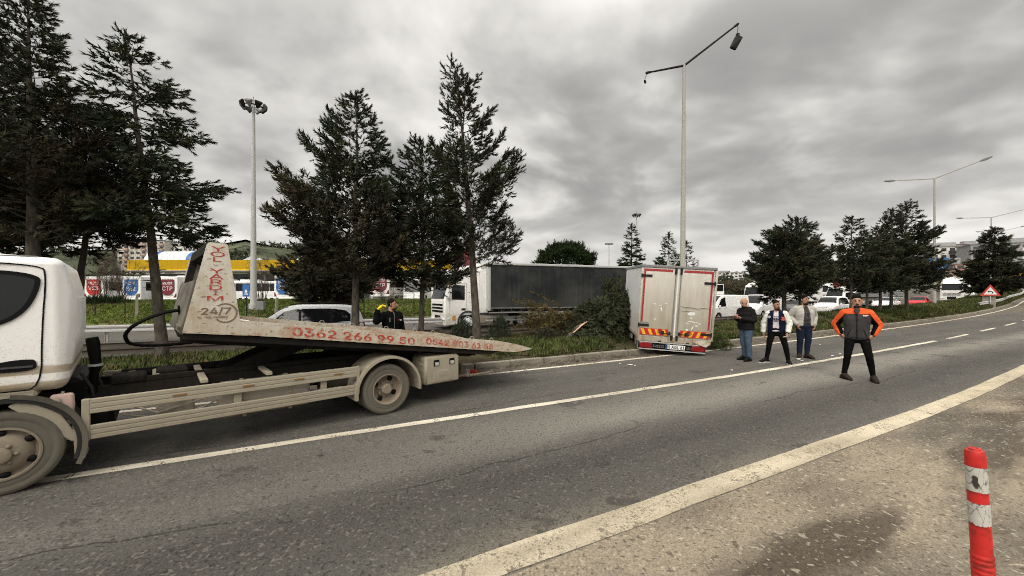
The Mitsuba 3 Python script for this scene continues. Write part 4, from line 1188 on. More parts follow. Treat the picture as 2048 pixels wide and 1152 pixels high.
def lorry_cab(p, paint, zt=3.75, slats=3, tw=None, full=True, width=1.24):
    A_ = dict(tw=tw)
    w = width - .1
    part(p, 'cab', hull_sph([(-.1, y, .95) for y in (-w, w)] + [(-.08, y, 1.75) for y in (-w + .04, w - .04)] + [(-.42, y, 2.95) for y in (-w + .06, w - .06)] + [(-1.0, y, zt - .25) for y in (-w + .16, w - .16)] + [(-2.1, y, zt - .1) for y in (-w + .16, w - .16)] + [(-2.15, y, .95) for y in (-w, w)] + [(-2.15, y, 3.0) for y in (-w, w)], .1, 12), paint, 30, **A_)
    part(p, 'bumper', [hull_sph([(-.1, y, z) for y in (-w, w) for z in (.38, .9)] + [(-.9, y, z) for y in (-w, w) for z in (.45, .95)], .09, 10)], paint, 30, **A_)
    part(p, 'windscreen', plate([(-w + .06, 0), (w - .06, 0), (w - .10, 1.0), (-w + .10, 1.0)], (.028, 0, 1.86), (0, 1, 0), (-.31, 0, .95), .006), 'm_glasslight' if full else 'm_glass', **A_)
    part(p, 'sun_visor', hull_sph([(-.18, y, 2.86) for y in (-w + .1, w - .1)] + [(-.42, y, 3.02) for y in (-w + .1, w - .1)], .025, 6), 'm_darkgrey' if full else paint, 30, **A_)
    for i in range(slats):
        z = 1.08 + i * .19
        part(p, 'grille_slot', hull_sph([(.005, y, z + dz) for y in (-w * .80, w * .80) for dz in (0, .07)], .024, 6), 'm_black', 30, **A_)
    part(p, 'lower_grille', hull_sph([(-.02, y, z) for y in (-.45, .45) for z in (.42, .86)], .02, 6), 'm_black', 30, **A_)
    part(p, 'grille_bar', cat([bx(.0, .012, -.46, .46, z, z + .02) for z in (.5, .6, .7, .8)]), 'm_darkgrey', **A_)
    for sg in (1, -1):
        part(p, 'headlight', hull_sph([(-.03, sg * (w - .02), .66), (-.25, sg * (w + .045), .70), (-.02, sg * (w - .4), .66)], .075, 8), 'm_lamp', 40, **A_)
        part(p, 'wing_mirror', [hull_sph([(-.18, sg * (width + .16), z) for z in (1.95, 2.5)] + [(-.12, sg * (width + .06), z) for z in (1.95, 2.5)], .06, 8), cyl((-.3, sg * width, 1.85), (-.18, sg * (width + .16), 1.95), .02, n=6)], paint if full else 'm_black', 30, **A_)
        f = lambda P, o, d=.006: plate(P if sg < 0 else [(-a, b) for a, b in P], (0, sg * (width + o), 0), (-sg, 0, 0), (0, 0, 1), d)
        part(p, 'side_window', f([(-.42, 1.82), (-1.22, 1.78), (-1.22, 2.62), (-.55, 2.66), (-.42, 2.5)], .004), 'm_glass', **A_)
        part(p, 'door_gap', [f([(x, .95), (x - .014, .95), (x - .014, 2.75), (x, 2.75)], .002, .003) for x in (-.30, -1.32)] + [f([(-.3, 2.74), (-1.32, 2.74), (-1.32, 2.755), (-.3, 2.755)], .002, .003)], 'm_darkgrey', **A_)
        part(p, 'door_handle', f([(-1.02, 1.18), (-1.27, 1.18), (-1.27, 1.3), (-1.02, 1.3)], .003), 'm_black', **A_)
        part(p, 'locker_lid', f([(-1.48, 2.0), (-2.05, 2.0), (-2.05, 2.6), (-1.48, 2.6)], .003, .005), paint, **A_)
        part(p, 'wheel_arch', prism([(-1.42 + .66 * math.cos(a), .5 + .66 * math.sin(a)) for a in np.radians(np.linspace(-10, 190, 20))] + [(-1.42 + .54 * math.cos(a), .5 + .54 * math.sin(a)) for a in np.radians(np.linspace(190, -10, 20))], sg * .8, sg * (width + .015)), 'm_darkgrey', 30, **A_)
    n0 = len(scene)
    return p


def shift(keys, tw, p):
    for kk in keys:
        scene[kk]['to_world'] = place[p] @ tw


def lorry_wheel(p, x, y, sg, style='front', tw=None, r=.5, rim='m_silver'):
    w = wheel(p, x, sg * y, r, .3, sg, 'm_rubber', rim, style, seg=28)
    if tw is not None:
        shift([k for k in scene if k.startswith(w + '__')], tw, p)


lo = thing('articulated_lorry', 'white articulated lorry with a dark grey curtain trailer waiting behind the trees', 'lorry', (-4.43, 23.18, -.25), 210)
lorry_cab(lo, 'm_lorry', 3.8)
part(lo, 'side_deflector', [bx(-2.75, -2.2, sg * 1.2 - .02, sg * 1.2 + .02, 1.0, 3.6, .02) for sg in (1, -1)], 'm_lorry')
part(lo, 'roof_deflector', hull_sph([(-1.2, y, 3.6) for y in (-.95, .95)] + [(-2.3, y, 3.88) for y in (-1.05, 1.05)] + [(-2.3, y, 3.5) for y in (-1.1, 1.1)], .06, 8), 'm_lorry', 30)
part(lo, 'hazard_sign', plate([(-.1, 0), (.1, 0), (.1, .26), (-.1, .26)], (-.55, 1.25, .62), (-1, 0, 0), (0, 0, 1), .006), mat('m_hazard', (.55, .28, .06), .5))
part(lo, 'chassis', [bx(-6.0, -.6, sg * .42 - .05, sg * .42 + .05, .7, .98) for sg in (1, -1)], 'm_chassis')
part(lo, 'side_skirt', [bx(-4.35, -2.15, sg * 1.2 - .02, sg * 1.2 + .02, .92, 1.0) for sg in (1, -1)], 'm_darkgrey')
for sg in (1, -1):
    part(lo, 'fuel_tank', [bx(-4.2 + .52 * i, -3.71 + .52 * i, sg * .75, sg * 1.18, .35, .9, .05) for i in range(4)], 'm_tank', 40)
    lorry_wheel(lo, -1.42, 1.22, sg)
    lorry_wheel(lo, -5.1, 1.22, sg, 'truck')
    part(lo, 'rear_wing', prism([(-5.1 + .62 * math.cos(a), .5 + .62 * math.sin(a)) for a in np.radians(np.linspace(10, 170, 16))] + [(-5.1 + .58 * math.cos(a), .5 + .58 * math.sin(a)) for a in np.radians(np.linspace(170, 10, 16))], sg * .7, sg * 1.22), 'm_darkgrey', 30)
# trailer, a little bent against the tractor
ta = 199.5
ca, sa = math.cos(math.radians(210)), math.sin(math.radians(210))
dx, dy = -1.78 + 4.43, 24.2 - 23.18
tw = T().translate([dx * ca + dy * sa, -dx * sa + dy * ca, 0]).rotate([0, 0, 1], ta - 210)
zb, zt = 1.28, 4.0
tr = part(lo, 'trailer', [bx(-13.6, 0, -1.2, 1.2, zb + .02, zt - .1)], 'm_curtain', tw=tw)
part(tr, 'front_post', [bx(-.12, .03, sg * 1.22 - .06, sg * 1.22 + .035, zb - .15, zt - .02, .02) for sg in (1, -1)] + [bx(-.04, .04, -1.2, 1.2, zb - .1, zt - .03, .02)], 'm_galv', tw=tw)
part(tr, 'roof_rail', [bx(-13.65, .03, sg * 1.24 - .05, sg * 1.24 + .03, zt - .14, zt, .02) for sg in (1, -1)], 'm_galv', tw=tw)
part(tr, 'trailer_roof', bx(-13.6, 0, -1.19, 1.19, zt - .09, zt + .01), 'm_whitematt', tw=tw)
part(tr, 'side_rave', [bx(-13.65, .0, sg * 1.24 - .04, sg * 1.24 + .02, zb - .30, zb - .22, .01) for sg in (1, -1)] + [bx(-13.65, .0, sg * 1.23 - .04, sg * 1.23 + .02, zb - .02, zb + .03, .01) for sg in (1, -1)], 'm_midgrey', tw=tw)
cr = np.random.default_rng(5)
for sg in (1, -1):
    xs = np.linspace(-13.5, -.13, 90)
    # the curtain: a gently rippled sheet
    zz = np.linspace(zb, zt - .14, 16)
    XX, ZZ = np.meshgrid(xs, zz, indexing='ij')
    YY = sg * (1.215 + .022 * meshkit.fbm(np.stack([XX * 1.4, ZZ * .25, XX * 0], -1), 3) - .008 + .008 * np.cos(XX * 7))
    i = np.arange(XX.size).reshape(XX.shape)
    qq = np.stack([i[:-1, :-1], i[1:, :-1], i[1:, 1:], i[:-1, 1:]], -1).reshape(-1, 4)
    part(tr, 'curtain', trimesh.Trimesh(np.stack([XX, YY, ZZ], -1).reshape(-1, 3), np.vstack([qq[:, [0, 1, 2]], qq[:, [0, 2, 3]]]), process=False), 'm_curtain', True, tw=tw)
    part(tr, 'curtain_strap', [bx(x - .022, x + .022, sg * 1.235 - .006, sg * 1.235 + .012, zb - .26, zb + .02) for x in np.arange(-13.2, -.3, .62)] + [tube([(x, sg * 1.22, zb - .22), (x + .31, sg * 1.22, zb - .03), (x + .62, sg * 1.22, zb - .22)], .008, 4) for x in np.arange(-13.2, -.6, .62)], 'm_darkgrey', tw=tw)
    for x in (-9.0, -10.3, -11.6):
        lorry_wheel(lo, x, 1.22, sg, 'truck', tw)
part(tr, 'trailer_chassis', [bx(-13.5, -.8, sg * .6 - .05, sg * .6 + .05, .95, 1.25) for sg in (1, -1)] + [bx(-13.6, -.2, -1.1, 1.1, 1.2, 1.27)], 'm_chassis', tw=tw)
part(tr, 'landing_leg', [bx(-3.0, -2.85, sg * .8 - .06, sg * .8 + .06, .25, 1.1) for sg in (1, -1)], 'm_chassis', tw=tw)

# ------------------------------------------------------------------ cars in the queue
H_ = lambda X, Y: head(X, Y)
car('suv', 'silver_car', 'silver hatchback crossover car behind the raised tow bed', 'car', -7.72, 14.4, 203, 'm_silverpaint', rails=True, z=-.22)
Q = 'white vehicles queueing beyond the median'


def qcar(kind, name, label, category, u, Y, paint='m_white', group=None, dang=0., **k):
    X = at(u, Y)
    return car(kind, name, label, category, X, Y, head(X, Y) + dang, paint, group, **k)


qcar('van', 'panel_van', 'plain white panel van half hidden by the crashed box truck', 'van', 1440, 31, rails=True, dang=-2)
qcar('van', 'panel_van', 'large white van facing the camera behind the bald man', 'van', 1520, 34.5, dang=3)
qcar('sedan', 'dark_car', 'dark grey saloon car low between the two tree trunks', 'car', 1588, 38.5, 'm_greycar')
qcar('wagon', 'white_estate', 'white family estate car between the bearded man and the orange jacket', 'car', 1662, 37.5, dang=2)
qcar('minibus', 'white_minibus', 'tall white minibus behind the white estate car', 'minibus', 1682, 46)
qcar('sedan', 'red_car', 'red saloon car behind the conifer trunks', 'car', 1838, 47, mat('m_redpaint', (.45, .02, .025), .25))
qcar('sedan', 'white_car', 'white saloon car glimpsed left of the red car', 'car', 1772, 47, group=None)
qcar('wagon', 'grey_estate', 'silver estate car following the white lorry front', 'car', 1938, 74, 'm_silver')
qcar('sedan', 'distant_car', 'small white saloon at the far end of the queue', 'car', 1962, 96, 'm_white')


def rigid(name, label, u, Y, paint, L, body, hgt, dang=0., slat=False, width=1.24, zt=3.5):
    X = at(u, Y)
    p = thing(name, label, 'lorry', (X, Y, TZ(X, Y)), head(X, Y) + dang)
    lorry_cab(p, paint, zt, full=False, slats=2, width=width)
    part(p, 'cargo_box', bx(-2.5 - L, -2.45, -1.25, 1.25, 1.05, hgt, .03), body)
    part(p, 'chassis', [bx(-2.4 - L, -.6, sg * .42 - .05, sg * .42 + .05, .6, 1.0) for sg in (1, -1)], 'm_chassis')
    part(p, 'box_rail', [bx(-2.52 - L, -2.43, sg * 1.25 - .03, sg * 1.25 + .03, z, z + .1, .01) for sg in (1, -1) for z in (1.02, hgt - .09)], 'm_galv')
    if slat:
        for i in range(9):
            part(p, 'side_slat', [bx(-2.4 - L, -2.5, sg * 1.25 - .02, sg * 1.25 + .045, 1.2 + i * .25, 1.32 + i * .25, .01) for sg in (1, -1)], 'm_galv')
    for sg in (1, -1):
        for x in (-1.42, -2.5 - L * .75):
            w = wheel(p, x, sg * 1.2, .48, .3, sg, 'm_rubber', 'm_silver', 'front', seg=20)
    return p


rigid('white_lorry', 'white lorry with a long pale box body behind the van and tree trunks', 1507, 47, 'm_lorry', 13., 'm_whitematt', 3.9, dang=-1)
rigid('slatted_lorry', 'grey lorry with a slatted body behind the conifers', 1742, 52, 'm_midgrey', 7., 'm_darkgrey', 3.6, slat=True)
rigid('facing_lorry', 'white lorry facing the camera right of the street lamp', 1903, 60, 'm_lorry', 9., 'm_lorry', 3.9, dang=2, zt=3.7)
rigid('distant_lorry', 'white lorry behind the facing lorry, far along the queue', 1916, 82, 'm_lorry', 9., 'm_whitematt', 3.9)
rigid('red_lorry', 'lorry with a red and pale box body high behind the trees', 1640, 66, 'm_white', 9., mat('m_redbox', (.38, .06, .05), .5), 4.3)
# tipper on the near carriageway, far right
X, Y = at(2046, 92), 92
tp = thing('tipper_lorry', 'orange tipper lorry at the far right bend of the road', 'lorry', (X, Y, 1.82 + 17 * Y / 780), 42)
lorry_cab(tp, 'm_white', 3.2, full=False, slats=2)
part(tp, 'tipper_body', prism([(-2.6, 1.2), (-8.2, 1.2), (-8.5, 3.2), (-2.3, 3.2)], -1.25, 1.25), mat('m_tipper', dusty((.62, .30, .03), (.3, .2, .1), 2, 5, .8, 2, .1), .5))
part(tp, 'tipper_rib', [bx(x - .06, x + .06, sg * 1.25 - .02, sg * 1.25 + .07, 1.25, 3.15) for x in np.arange(-8, -2.6, .9) for sg in (1, -1)] + [bx(-8.4, -2.4, sg * 1.25 - .02, sg * 1.25 + .1, 3.08, 3.2) for sg in (1, -1)], 'm_tipper')
part(tp, 'load', sph((-5.4, 0, 3.15), (2.6, 1.1, .3)), 'm_soil')
part(tp, 'chassis', bx(-8.2, -.5, -.5, .5, .7, 1.15), 'm_chassis')
for sg in (1, -1):
    for x in (-1.42, -5.6, -7.0):
        wheel(tp, x, sg * 1.2, .5, .3, sg, 'm_rubber', 'm_midgrey', 'front', seg=20)

# ------------------------------------------------------------------ coaches in the yard beyond the grass


def coach(name, label, u, Y, ang, art=None, words=(), col='m_blue', L=12., group='coaches parked in the yard', h=3.45, front=False, z=None):
    X = at(u, Y)
    z = TZ(X, Y) if z is None else z
    p = thing(name, label, 'bus', (X, Y, z), ang, group=None)
    w = 1.25
    part(p, 'body', hull_sph([(x, y, zz) for x in (.12, L - .12) for y in (-w + .12, w - .12) for zz in (.5,)] + [(x, y, h - .14) for x in (.2, L - .55) for y in (-w + .18, w - .18)] + [(L - .15, y, 1.4) for y in (-w + .14, w - .14)], .12, 10), 'm_white', 30)
    part(p, 'roof_unit', [bx(2.2, 4.6, -.8, .8, h - .04, h + .2, .07), bx(7, 8, -.6, .6, h - .04, h + .13, .05)], 'm_white', 40)
    for sg in (1, -1):
        n = 6
        for i in range(n):
            a = .75 + i * (L - 2.2) / n
            y = lambda zz: sg * (w + .01 - max(0, (zz - 1.4)) / 2. * .062)
            b = a + (L - 2.2) / n - .06
            part(p, 'side_window', trimesh.Trimesh([(a, y(1.65), 1.65), (b, y(1.65), 1.65), (b, y(2.75), 2.75), (a, y(2.75), 2.75)], [[0, 1, 2], [0, 2, 3]], process=False), 'm_glass')
        part(p, 'luggage_flap', [bx(a, a + 1.7, sg * w - .01, sg * w + .012, .62, 1.3, .006) for a in (2.2, 4.1, 6.0)], 'm_white')
        for x in (2.9 if not front else 2.9, L - 2.7):
            wheel(p, x, sg * (w - .01), .48, .28, sg, 'm_rubber', 'm_silver', 'front', seg=20)
            part(p, 'wheel_well', cyl((x, sg * (w - .3), .55), (x, sg * (w + .006), .55), .6, n=24), 'm_black')
    fr = lambda P, o=0., d=.01: plate([(-a, b) for a, b in P], (-.004 - o, 0, 0), (0, -1, 0), (0, 0, 1), d)
    if art:
        disc = Polygon([(.90 * math.cos(a), 1.95 + .95 * math.sin(a)) for a in np.linspace(0, 2 * np.pi, 40)][:-1])
        top_ = Polygon([(-.87, 2.1), (.87, 2.1), (.84, 2.98), (.72, 3.08), (-.72, 3.08), (-.84, 2.98)])
        a_ = part(p, 'rear_emblem', plate(disc.union(top_), (-.012, 0, 0), (0, -1, 0), (0, 0, 1), .01), col)
        for s_, hh, zc, sx in words:
            part(a_, 'lettering', txt(s_, hh, (-.03, 0, zc), (0, -1, 0), (0, 0, 1), sx, .006, bold=hh < .3), 'm_reflwhite')
        part(a_, 'swoosh', plate([(-.75, 2.42), (-.3, 2.36), (.3, 2.36), (.75, 2.44), (.3, 2.40), (-.3, 2.40)], (-.024, 0, 0), (0, -1, 0), (0, 0, 1), .004), 'm_reflwhite')
    else:
        part(p, 'rear_window', fr([(-1., 1.9), (1., 1.9), (.92, 3.05), (-.92, 3.05)]), 'm_glass')
    for sg in (1, -1):
        part(p, 'tail_light', fr([(sg * .78, .75), (sg * 1.13, .75), (sg * 1.15, 1.25), (sg * 1.05, 1.25)]), 'm_redlamp')
    part(p, 'rear_bumper', bx(-.06, .1, -1.2, 1.2, .42, .66, .04), 'm_white', 40)
    part(p, 'number_plate', fr([(-.28, .76), (.28, .76), (.28, .9), (-.28, .9)]), 'm_reflwhite')
    part(p, 'engine_grille', [fr([(-.7, .98 + .09 * i), (.7, .98 + .09 * i), (.7, 1.02 + .09 * i), (-.7, 1.02 + .09 * i)], 0, .006) for i in range(2)], 'm_midgrey')
    part(p, 'windscreen', plate([(-1.08, 0), (1.08, 0), (1.0, 1.62), (-1.0, 1.62)], (L - .015, 0, 1.45), (0, 1, 0), (-.22, 0, .97), .008), 'm_glass')
    part(p, 'front_bumper', bx(L - .12, L + .06, -1.2, 1.2, .42, .8, .05), 'm_white', 40)
    for sg in (1, -1):
        part(p, 'headlight', bx(L - .05, L + .03, sg * .95 - .2, sg * .95 + .2, .85, 1.1, .04), 'm_lamp', 40)
        part(p, 'wing_mirror', [bx(L + .1, L + .22, sg * 1.35 - .12, sg * 1.35 + .12, 2.0, 2.6, .05), tube([(L - .3, sg * 1.1, 3.1), (L + .1, sg * 1.3, 3.0), (L + .16, sg * 1.35, 2.6)], .03, 6)], 'm_black', 40)
    return p


ME = ('METRO', .24, 2.62, 1.1)
coach('coach', 'white coach with a red round emblem on its rear, left of all coaches', 187, 50, 91, 1, (ME, ('VSB', .48, 1.95, 1.0)), 'm_red')
coach('coach', 'white coach with a blue emblem reading Süit, left of the tree trunk', 262, 50, 90, 1, (ME, ('Süit', .54, 1.85, .95)))
coach('coach', 'white coach with a maroon emblem half hidden behind the leaning tree trunk', 335, 50, 90, 1, (ME, ('CTP', .5, 1.9, 1.0)), 'm_maroon')
coach('midibus', 'white midibus seen from its side beside the tall floodlight mast', 452, 57, 9, L=9., h=3.1)
coach('coach', 'white coach with a blue emblem reading Süit, right of the floodlight mast', 566, 50, 89, 1, (ME, ('Süit', .54, 1.85, .95)))
coach('coach', 'white coach mostly hidden behind the brown spreading tree', 634, 50, 88)
coach('coach', 'white coach between two pine trunks with a maroon emblem reading CTP', 760, 50, 88, 1, (ME, ('CTP', .5, 1.9, 1.0)), 'm_maroon')
coach('coach', 'white coach facing the camera right of the maroon emblem coach', 812, 62.5, 270, front=True)
coach('coach', 'white and red coach just left of the articulated lorry', 862, 64, 270, front=True)
coach('distant_bus', 'small white bus in the distance right of the crashed box truck', 1437, 75, 95, h=3.2, z=.7)
# ------------------------------------------------------------------ roadside furniture


def guard_rail(name, label, pts, hgt=.72, step=2.0, face=1, m='m_galv', double=False, posts_m='m_galv'):
    """W-beam along pts [(x, y, z)], posts every step metres"""
    P = np.array(pts, float)
    k = uniq(name)
    labels[k] = {'label': label, 'category': 'guard rail'}
    d = np.gradient(P, axis=0)
    d[:, 2] = 0
    d /= np.linalg.norm(d, axis=1, keepdims=True)
    nrm = np.stack([d[:, 1], -d[:, 0], 0 * d[:, 0]], -1) * face
    prof = [(0, -.155), (.05, -.13), (.05, -.06), (.0, -.02), (.0, .02), (.05, .06), (.05, .13), (0, .155)]
    back = [(a - .012, b) for a, b in prof[::-1]]
    pr = prof + back
    n = len(pr)
    V = np.vstack([P + nrm * a + np.array([0, 0, hgt + b - .155]) for a, b in pr])
    m_ = len(P)
    Fs = []
    for j in range(n):
        for i in range(m_ - 1):
            a, b = j * m_ + i, ((j + 1) % n) * m_ + i
            Fs += [[a, a + 1, b + 1], [a, b + 1, b]]
    part(k, 'beam', trimesh.Trimesh(V, Fs, process=False), m)
    L = np.concatenate([[0], np.cumsum(np.linalg.norm(np.diff(P, axis=0), axis=1))])
    first = None
    for q in np.arange(.4, L[-1], step):
        p = np.array([np.interp(q, L, P[:, j]) for j in range(3)])
        j = min(int(np.searchsorted(L, q)), m_ - 1)
        a = math.degrees(math.atan2(d[j][1], d[j][0]))
        first = first or mikit.ply(cat([bx(-.05, .05, -.004, .004, -.4, hgt - .02), bx(-.05, -.042, -.05, .05, -.4, hgt - .02), bx(.042, .05, -.05, .05, -.4, hgt - .02)]), posts_m)
        kk = uniq(f'{k}__post')
        scene[kk] = {**first, 'to_world': T().translate(list(map(float, p - nrm[j] * .06))).rotate([0, 0, 1], a)}


ss = np.arange(-22, 42, 1.)
x, y = W(ss, np.full_like(ss, 14.15))
guard_rail('median_guard_rail', 'dull brown steel guard rail along the back of the median', np.stack([x, y, np.full_like(x, -.12)], -1), .66, 2.0, -1, mat('m_railbrown', dusty((.16, .14, .12), (.12, .085, .06), -1, .3, .8, 5, .25), .6), posts_m='m_railbrown')
ss = np.arange(-34, 22, 1.)
x, y = W(ss, np.full_like(ss, 23.9) - np.interp(ss, [-20, 10], [0, 2.4]))
guard_rail('far_guard_rail', 'bright galvanised guard rail beyond the opposite carriageway', np.stack([x, y, np.full_like(x, -.2)], -1), .72, 2.6, 1)
ss = np.arange(58, 138, 1.)
x, y = W(ss, np.full_like(ss, 9.3))
guard_rail('bend_guard_rail', 'pale guard rail round the median tip at the right bend', np.stack([x, y, Z_(ss) + .12], -1), .75, 4., 1)
ss = np.arange(40, 78, 1.)
x, y = W(ss, np.full_like(ss, 14.2))
guard_rail('median_back_rail', 'grey guard rail between median grass and the queue of vehicles', np.stack([x, y, Zt(ss, 14.2 + 0 * ss)], -1), .62, 4., -1)


def street_lamp(label, X, Y, h, a1, a2, intact=True, z0=None, lean=0.):
    z = (TZ(X, Y) if z0 is None else z0) - .1
    p = thing('street_lamp', label, 'street lamp', (X, Y, z), 0, roll=0)
    tx, ty = lean * .02 * h, 0
    part(p, 'pole', tube([(tx * q, ty * q, h * q) for q in np.linspace(0, 1, 31)], np.linspace(.135, .06, 31), 14), 'm_pole' if 'm_pole' in scene else mat('m_pole', (.34, .335, .30), .55, 0.), 40)
    part(p, 'base_plate', [bx(-.25, .25, -.25, .25, .08, .13, .01), cyl((0, 0, .1), (0, 0, .4), .16, .14, 12)], 'm_galv')
    for k, (dx, dy, dz) in enumerate((a1, a2)):
        e = (tx + dx, ty + dy, h + dz)
        part(p, 'arm', tube([(tx, ty, h - .05), e], [.05, .038], 8), 'm_darkmetal' if not intact else 'm_pole', 40)
        u = np.array([dx, dy, dz]) / np.linalg.norm([dx, dy, dz])
        if intact:
            g = np.array(e)
            part(p, 'lamp_head', hull_sph([g - u * .05, g + u * .15 + [0, 0, .05], g + u * .62 + [0, 0, .02], g + u * .3 - [0, 0, .06]], .07, 8), 'm_midgrey', 40)
        else:
            part(p, 'arm_stub', [sph(e, .06), hull_sph([np.array(e) - u * .1, np.array(e) + u * .06], .05, 8)], 'm_darkmetal')
    return p, tx, ty


# the pole hit by the truck: bare arms, torn lamps hanging on their cables
PX, PY = 7.42, 17.0
lp, tx, ty = street_lamp('tall lamp post behind the crashed box truck with torn lamps dangling', PX, PY, 11.85, (-1.55, .1, -.30), (2.15, -.25, 1.55), False, .12, .35)
ex = np.array([tx + 2.15, ty - .25, 13.40])
part(lp, 'hanging_cable', [tube([ex, ex + [.06, 0, -.12], ex + [.03, 0, -.3], ex + [.05, 0, -.5]], .012, 5)], 'm_black')
part(lp, 'dangling_lamp', [hull_sph([ex + [-.22, 0, -.95], ex + [-.02, .02, -.55], ex + [.14, .0, -.62], ex + [-.05, .05, -.98]], .07, 8), hull_sph([ex + [0., 0, -.5], ex + [.2, 0, -.55], ex + [.05, 0, -.7]], .05, 6), bx(ex[0] - .02, ex[0] + .1, ex[1] - .05, ex[1] + .05, ex[2] - .5, ex[2] - .38)], 'm_darkmetal')
el = np.array([tx - 1.55, ty + .1, 11.55])
part(lp, 'hanging_cable', [tube([el, el + [-.06, 0, -.1], el + [-.12, 0, -.25], el + [-.13, 0, -.34]], .012, 5), hull_sph([el + [-.13, 0, -.36], el + [-.11, 0, -.44]], .045, 6)], 'm_black')
G_ = None
street_lamp('street lamp with two arms above the right hand conifers', 39.0, 36.0, 12.0, (-2.6, 1.2, .1), (2.4, -1.6, 1.05), z0=.72)
street_lamp('street lamp with two arms rising behind the conifer at the bend', 69.8, 56.8, 11.8, (-2.8, 1.2, .1), (2.8, -1.6, .8), z0=1.45)
street_lamp('distant street lamp whose arm shows right of the bend conifer', 106, 85, 11.8, (-2.6, 1.2, .2), (2.8, -1.6, .8), z0=3.9)
street_lamp('most distant street lamp low behind the bend conifer', 130, 106, 11., (-2.6, 1.2, .2), (2.8, -1.6, .8), z0=3.2)


def mast(name, label, X, Y, top, r0=.26, ring=True, n=8):
    z = TZ(X, Y) - .2
    h = top - z
    p = thing(name, label, 'floodlight mast', (X, Y, z))
    part(p, 'pole', tube([(0, 0, h * q) for q in np.linspace(0, 1, 37)], r0 * np.linspace(1, .42, 37), 16), 'm_galv', 40)
    if ring:
        part(p, 'base', cyl((0, 0, 0), (0, 0, .7), r0 * 1.35, n=16), 'm_galv', 40)
        part(p, 'lamp_ring', [tube([(1.0 * r0 * 3.2 * math.cos(a), r0 * 3.2 * math.sin(a), h - .35) for a in np.linspace(0, 2 * np.pi, 25)], .05, 6)] + [cyl((0, 0, h - .3), (r0 * 3.2 * math.cos(a), r0 * 3.2 * math.sin(a), h - .35), .03, n=6) for a in np.arange(4) * math.pi / 2] + [cyl((0, 0, h), (0, 0, h + .6), .02, n=6)], 'm_darkmetal')
        for i in range(n):
            a = i / n * 2 * np.pi + .2
            c, s = math.cos(a), math.sin(a)
            part(p, 'floodlight', hull_sph([(r0 * 2.7 * c, r0 * 2.7 * s, h - .5), (r0 * 3.7 * c, r0 * 3.7 * s, h - .2), (r0 * 3.5 * c - .22 * s, r0 * 3.5 * s + .22 * c, h - .1), (r0 * 3.5 * c + .22 * s, r0 * 3.5 * s - .22 * c, h - .1)], .10, 6), 'm_darkmetal' if i % 2 else 'm_midgrey', 30)
    else:
        part(p, 'lamp_head', bx(-.7, .7, -.25, .25, h - .05, h + .25, .05), 'm_midgrey')
    return p


mast('floodlight_mast', 'tall grey floodlight mast with a ring of lamps on the grass bank', at(507, 33), 33, 18.0)
mast('distant_mast', 'slim floodlight mast above the narrow cedar', at(1273, 78), 78, 18.0, .22)
mast('yard_lamp', 'thin lamp pole with one flat head above the trailer roof', at(1218, 70), 70, 10.9, .12, False)
X, Y = at(521, 32.5), 32.5
cbk = thing('mast_cabinet', 'grey electrical cabinet at the foot of the floodlight mast', 'cabinet', (X, Y, TZ(X, Y)), 10)
part(cbk, 'box', bx(-.32, .32, -.2, .2, 0, .78, .02), 'm_midgrey')
part(cbk, 'door', bx(-.28, .28, -.215, -.2, .06, .72, .006), 'm_midgrey')
X, Y = at(493, 29), 29
sg_ = thing('blue_sign', 'small blue road sign on a thin post left of the mast', 'sign', (X, Y, TZ(X, Y) - .2))
part(sg_, 'post', cyl((0, 0, 0), (0, 0, 2.7), .03, n=8), 'm_darkmetal')
part(sg_, 'panel', bx(-.27, .27, -.05, -.03, 1.75, 2.65, .008), 'm_blue')
part(sg_, 'symbol', [plate([(-.15, .2), (.15, .2), (.15, .27), (-.15, .27)], (0, -.052, 1.7), (1, 0, 0), (0, 0, 1), .004), plate([(-.12, .38), (0, .62), (.12, .38), (.04, .38), (.04, .28), (-.04, .28), (-.04, .38)], (0, -.052, 1.7), (1, 0, 0), (0, 0, 1), .004)], 'm_reflwhite')
# fence of concrete and dark posts on the grass, with two strands of wire
FP = [(273, 27.5, 1), (552, 29, 1), (672, 29.5, 1), (778, 30.5, 1), (250, 27, 0), (190, 26.5, 0), (610, 28, 0), (728, 29, 0), (828, 30, 0)]
for i, (u, Y, con) in enumerate(FP):
    X = at(u, Y)
    z = TZ(X, Y) - .2
    if con:
        single('concrete_post', tube([(X, Y, z), (X + .03, Y, z + 1.5), (X + .1, Y, z + 1.78)], .105, 4), 'm_concrete', False,
               ['weathered concrete post on the grass below the blue emblem coach', 'weathered concrete post right of the floodlight mast', 'pale concrete post behind the silver car', 'pale concrete post right beside the worker with the yellow glove'][i], 'post')
    else:
        single('thin_post', cyl((X, Y, z), (X, Y, z + 2.3), .025, n=6), 'm_darkmetal', False,
               ['thin dark post among bare twigs near the cab', 'thin dark post leftmost on the grass bank', 'thin dark fence post above the silver car', 'thin dark fence post left of the worker', 'thin dark fence post right of the worker'][i - 4], 'post')
wi = []
for h in (.7, 1.5, 2.2):
    wi.append(tube([(at(610, 28), 28, TZ(at(610, 28), 28) - .2 + h), (at(728, 29), 29, TZ(at(728, 29), 29) - .2 + h), (at(828, 30), 30, TZ(at(828, 30), 30) - .2 + h)], .009, 4))
single('fence_wire', wi, 'm_darkmetal', False, 'strands of fence wire strung between the thin posts', 'wire')
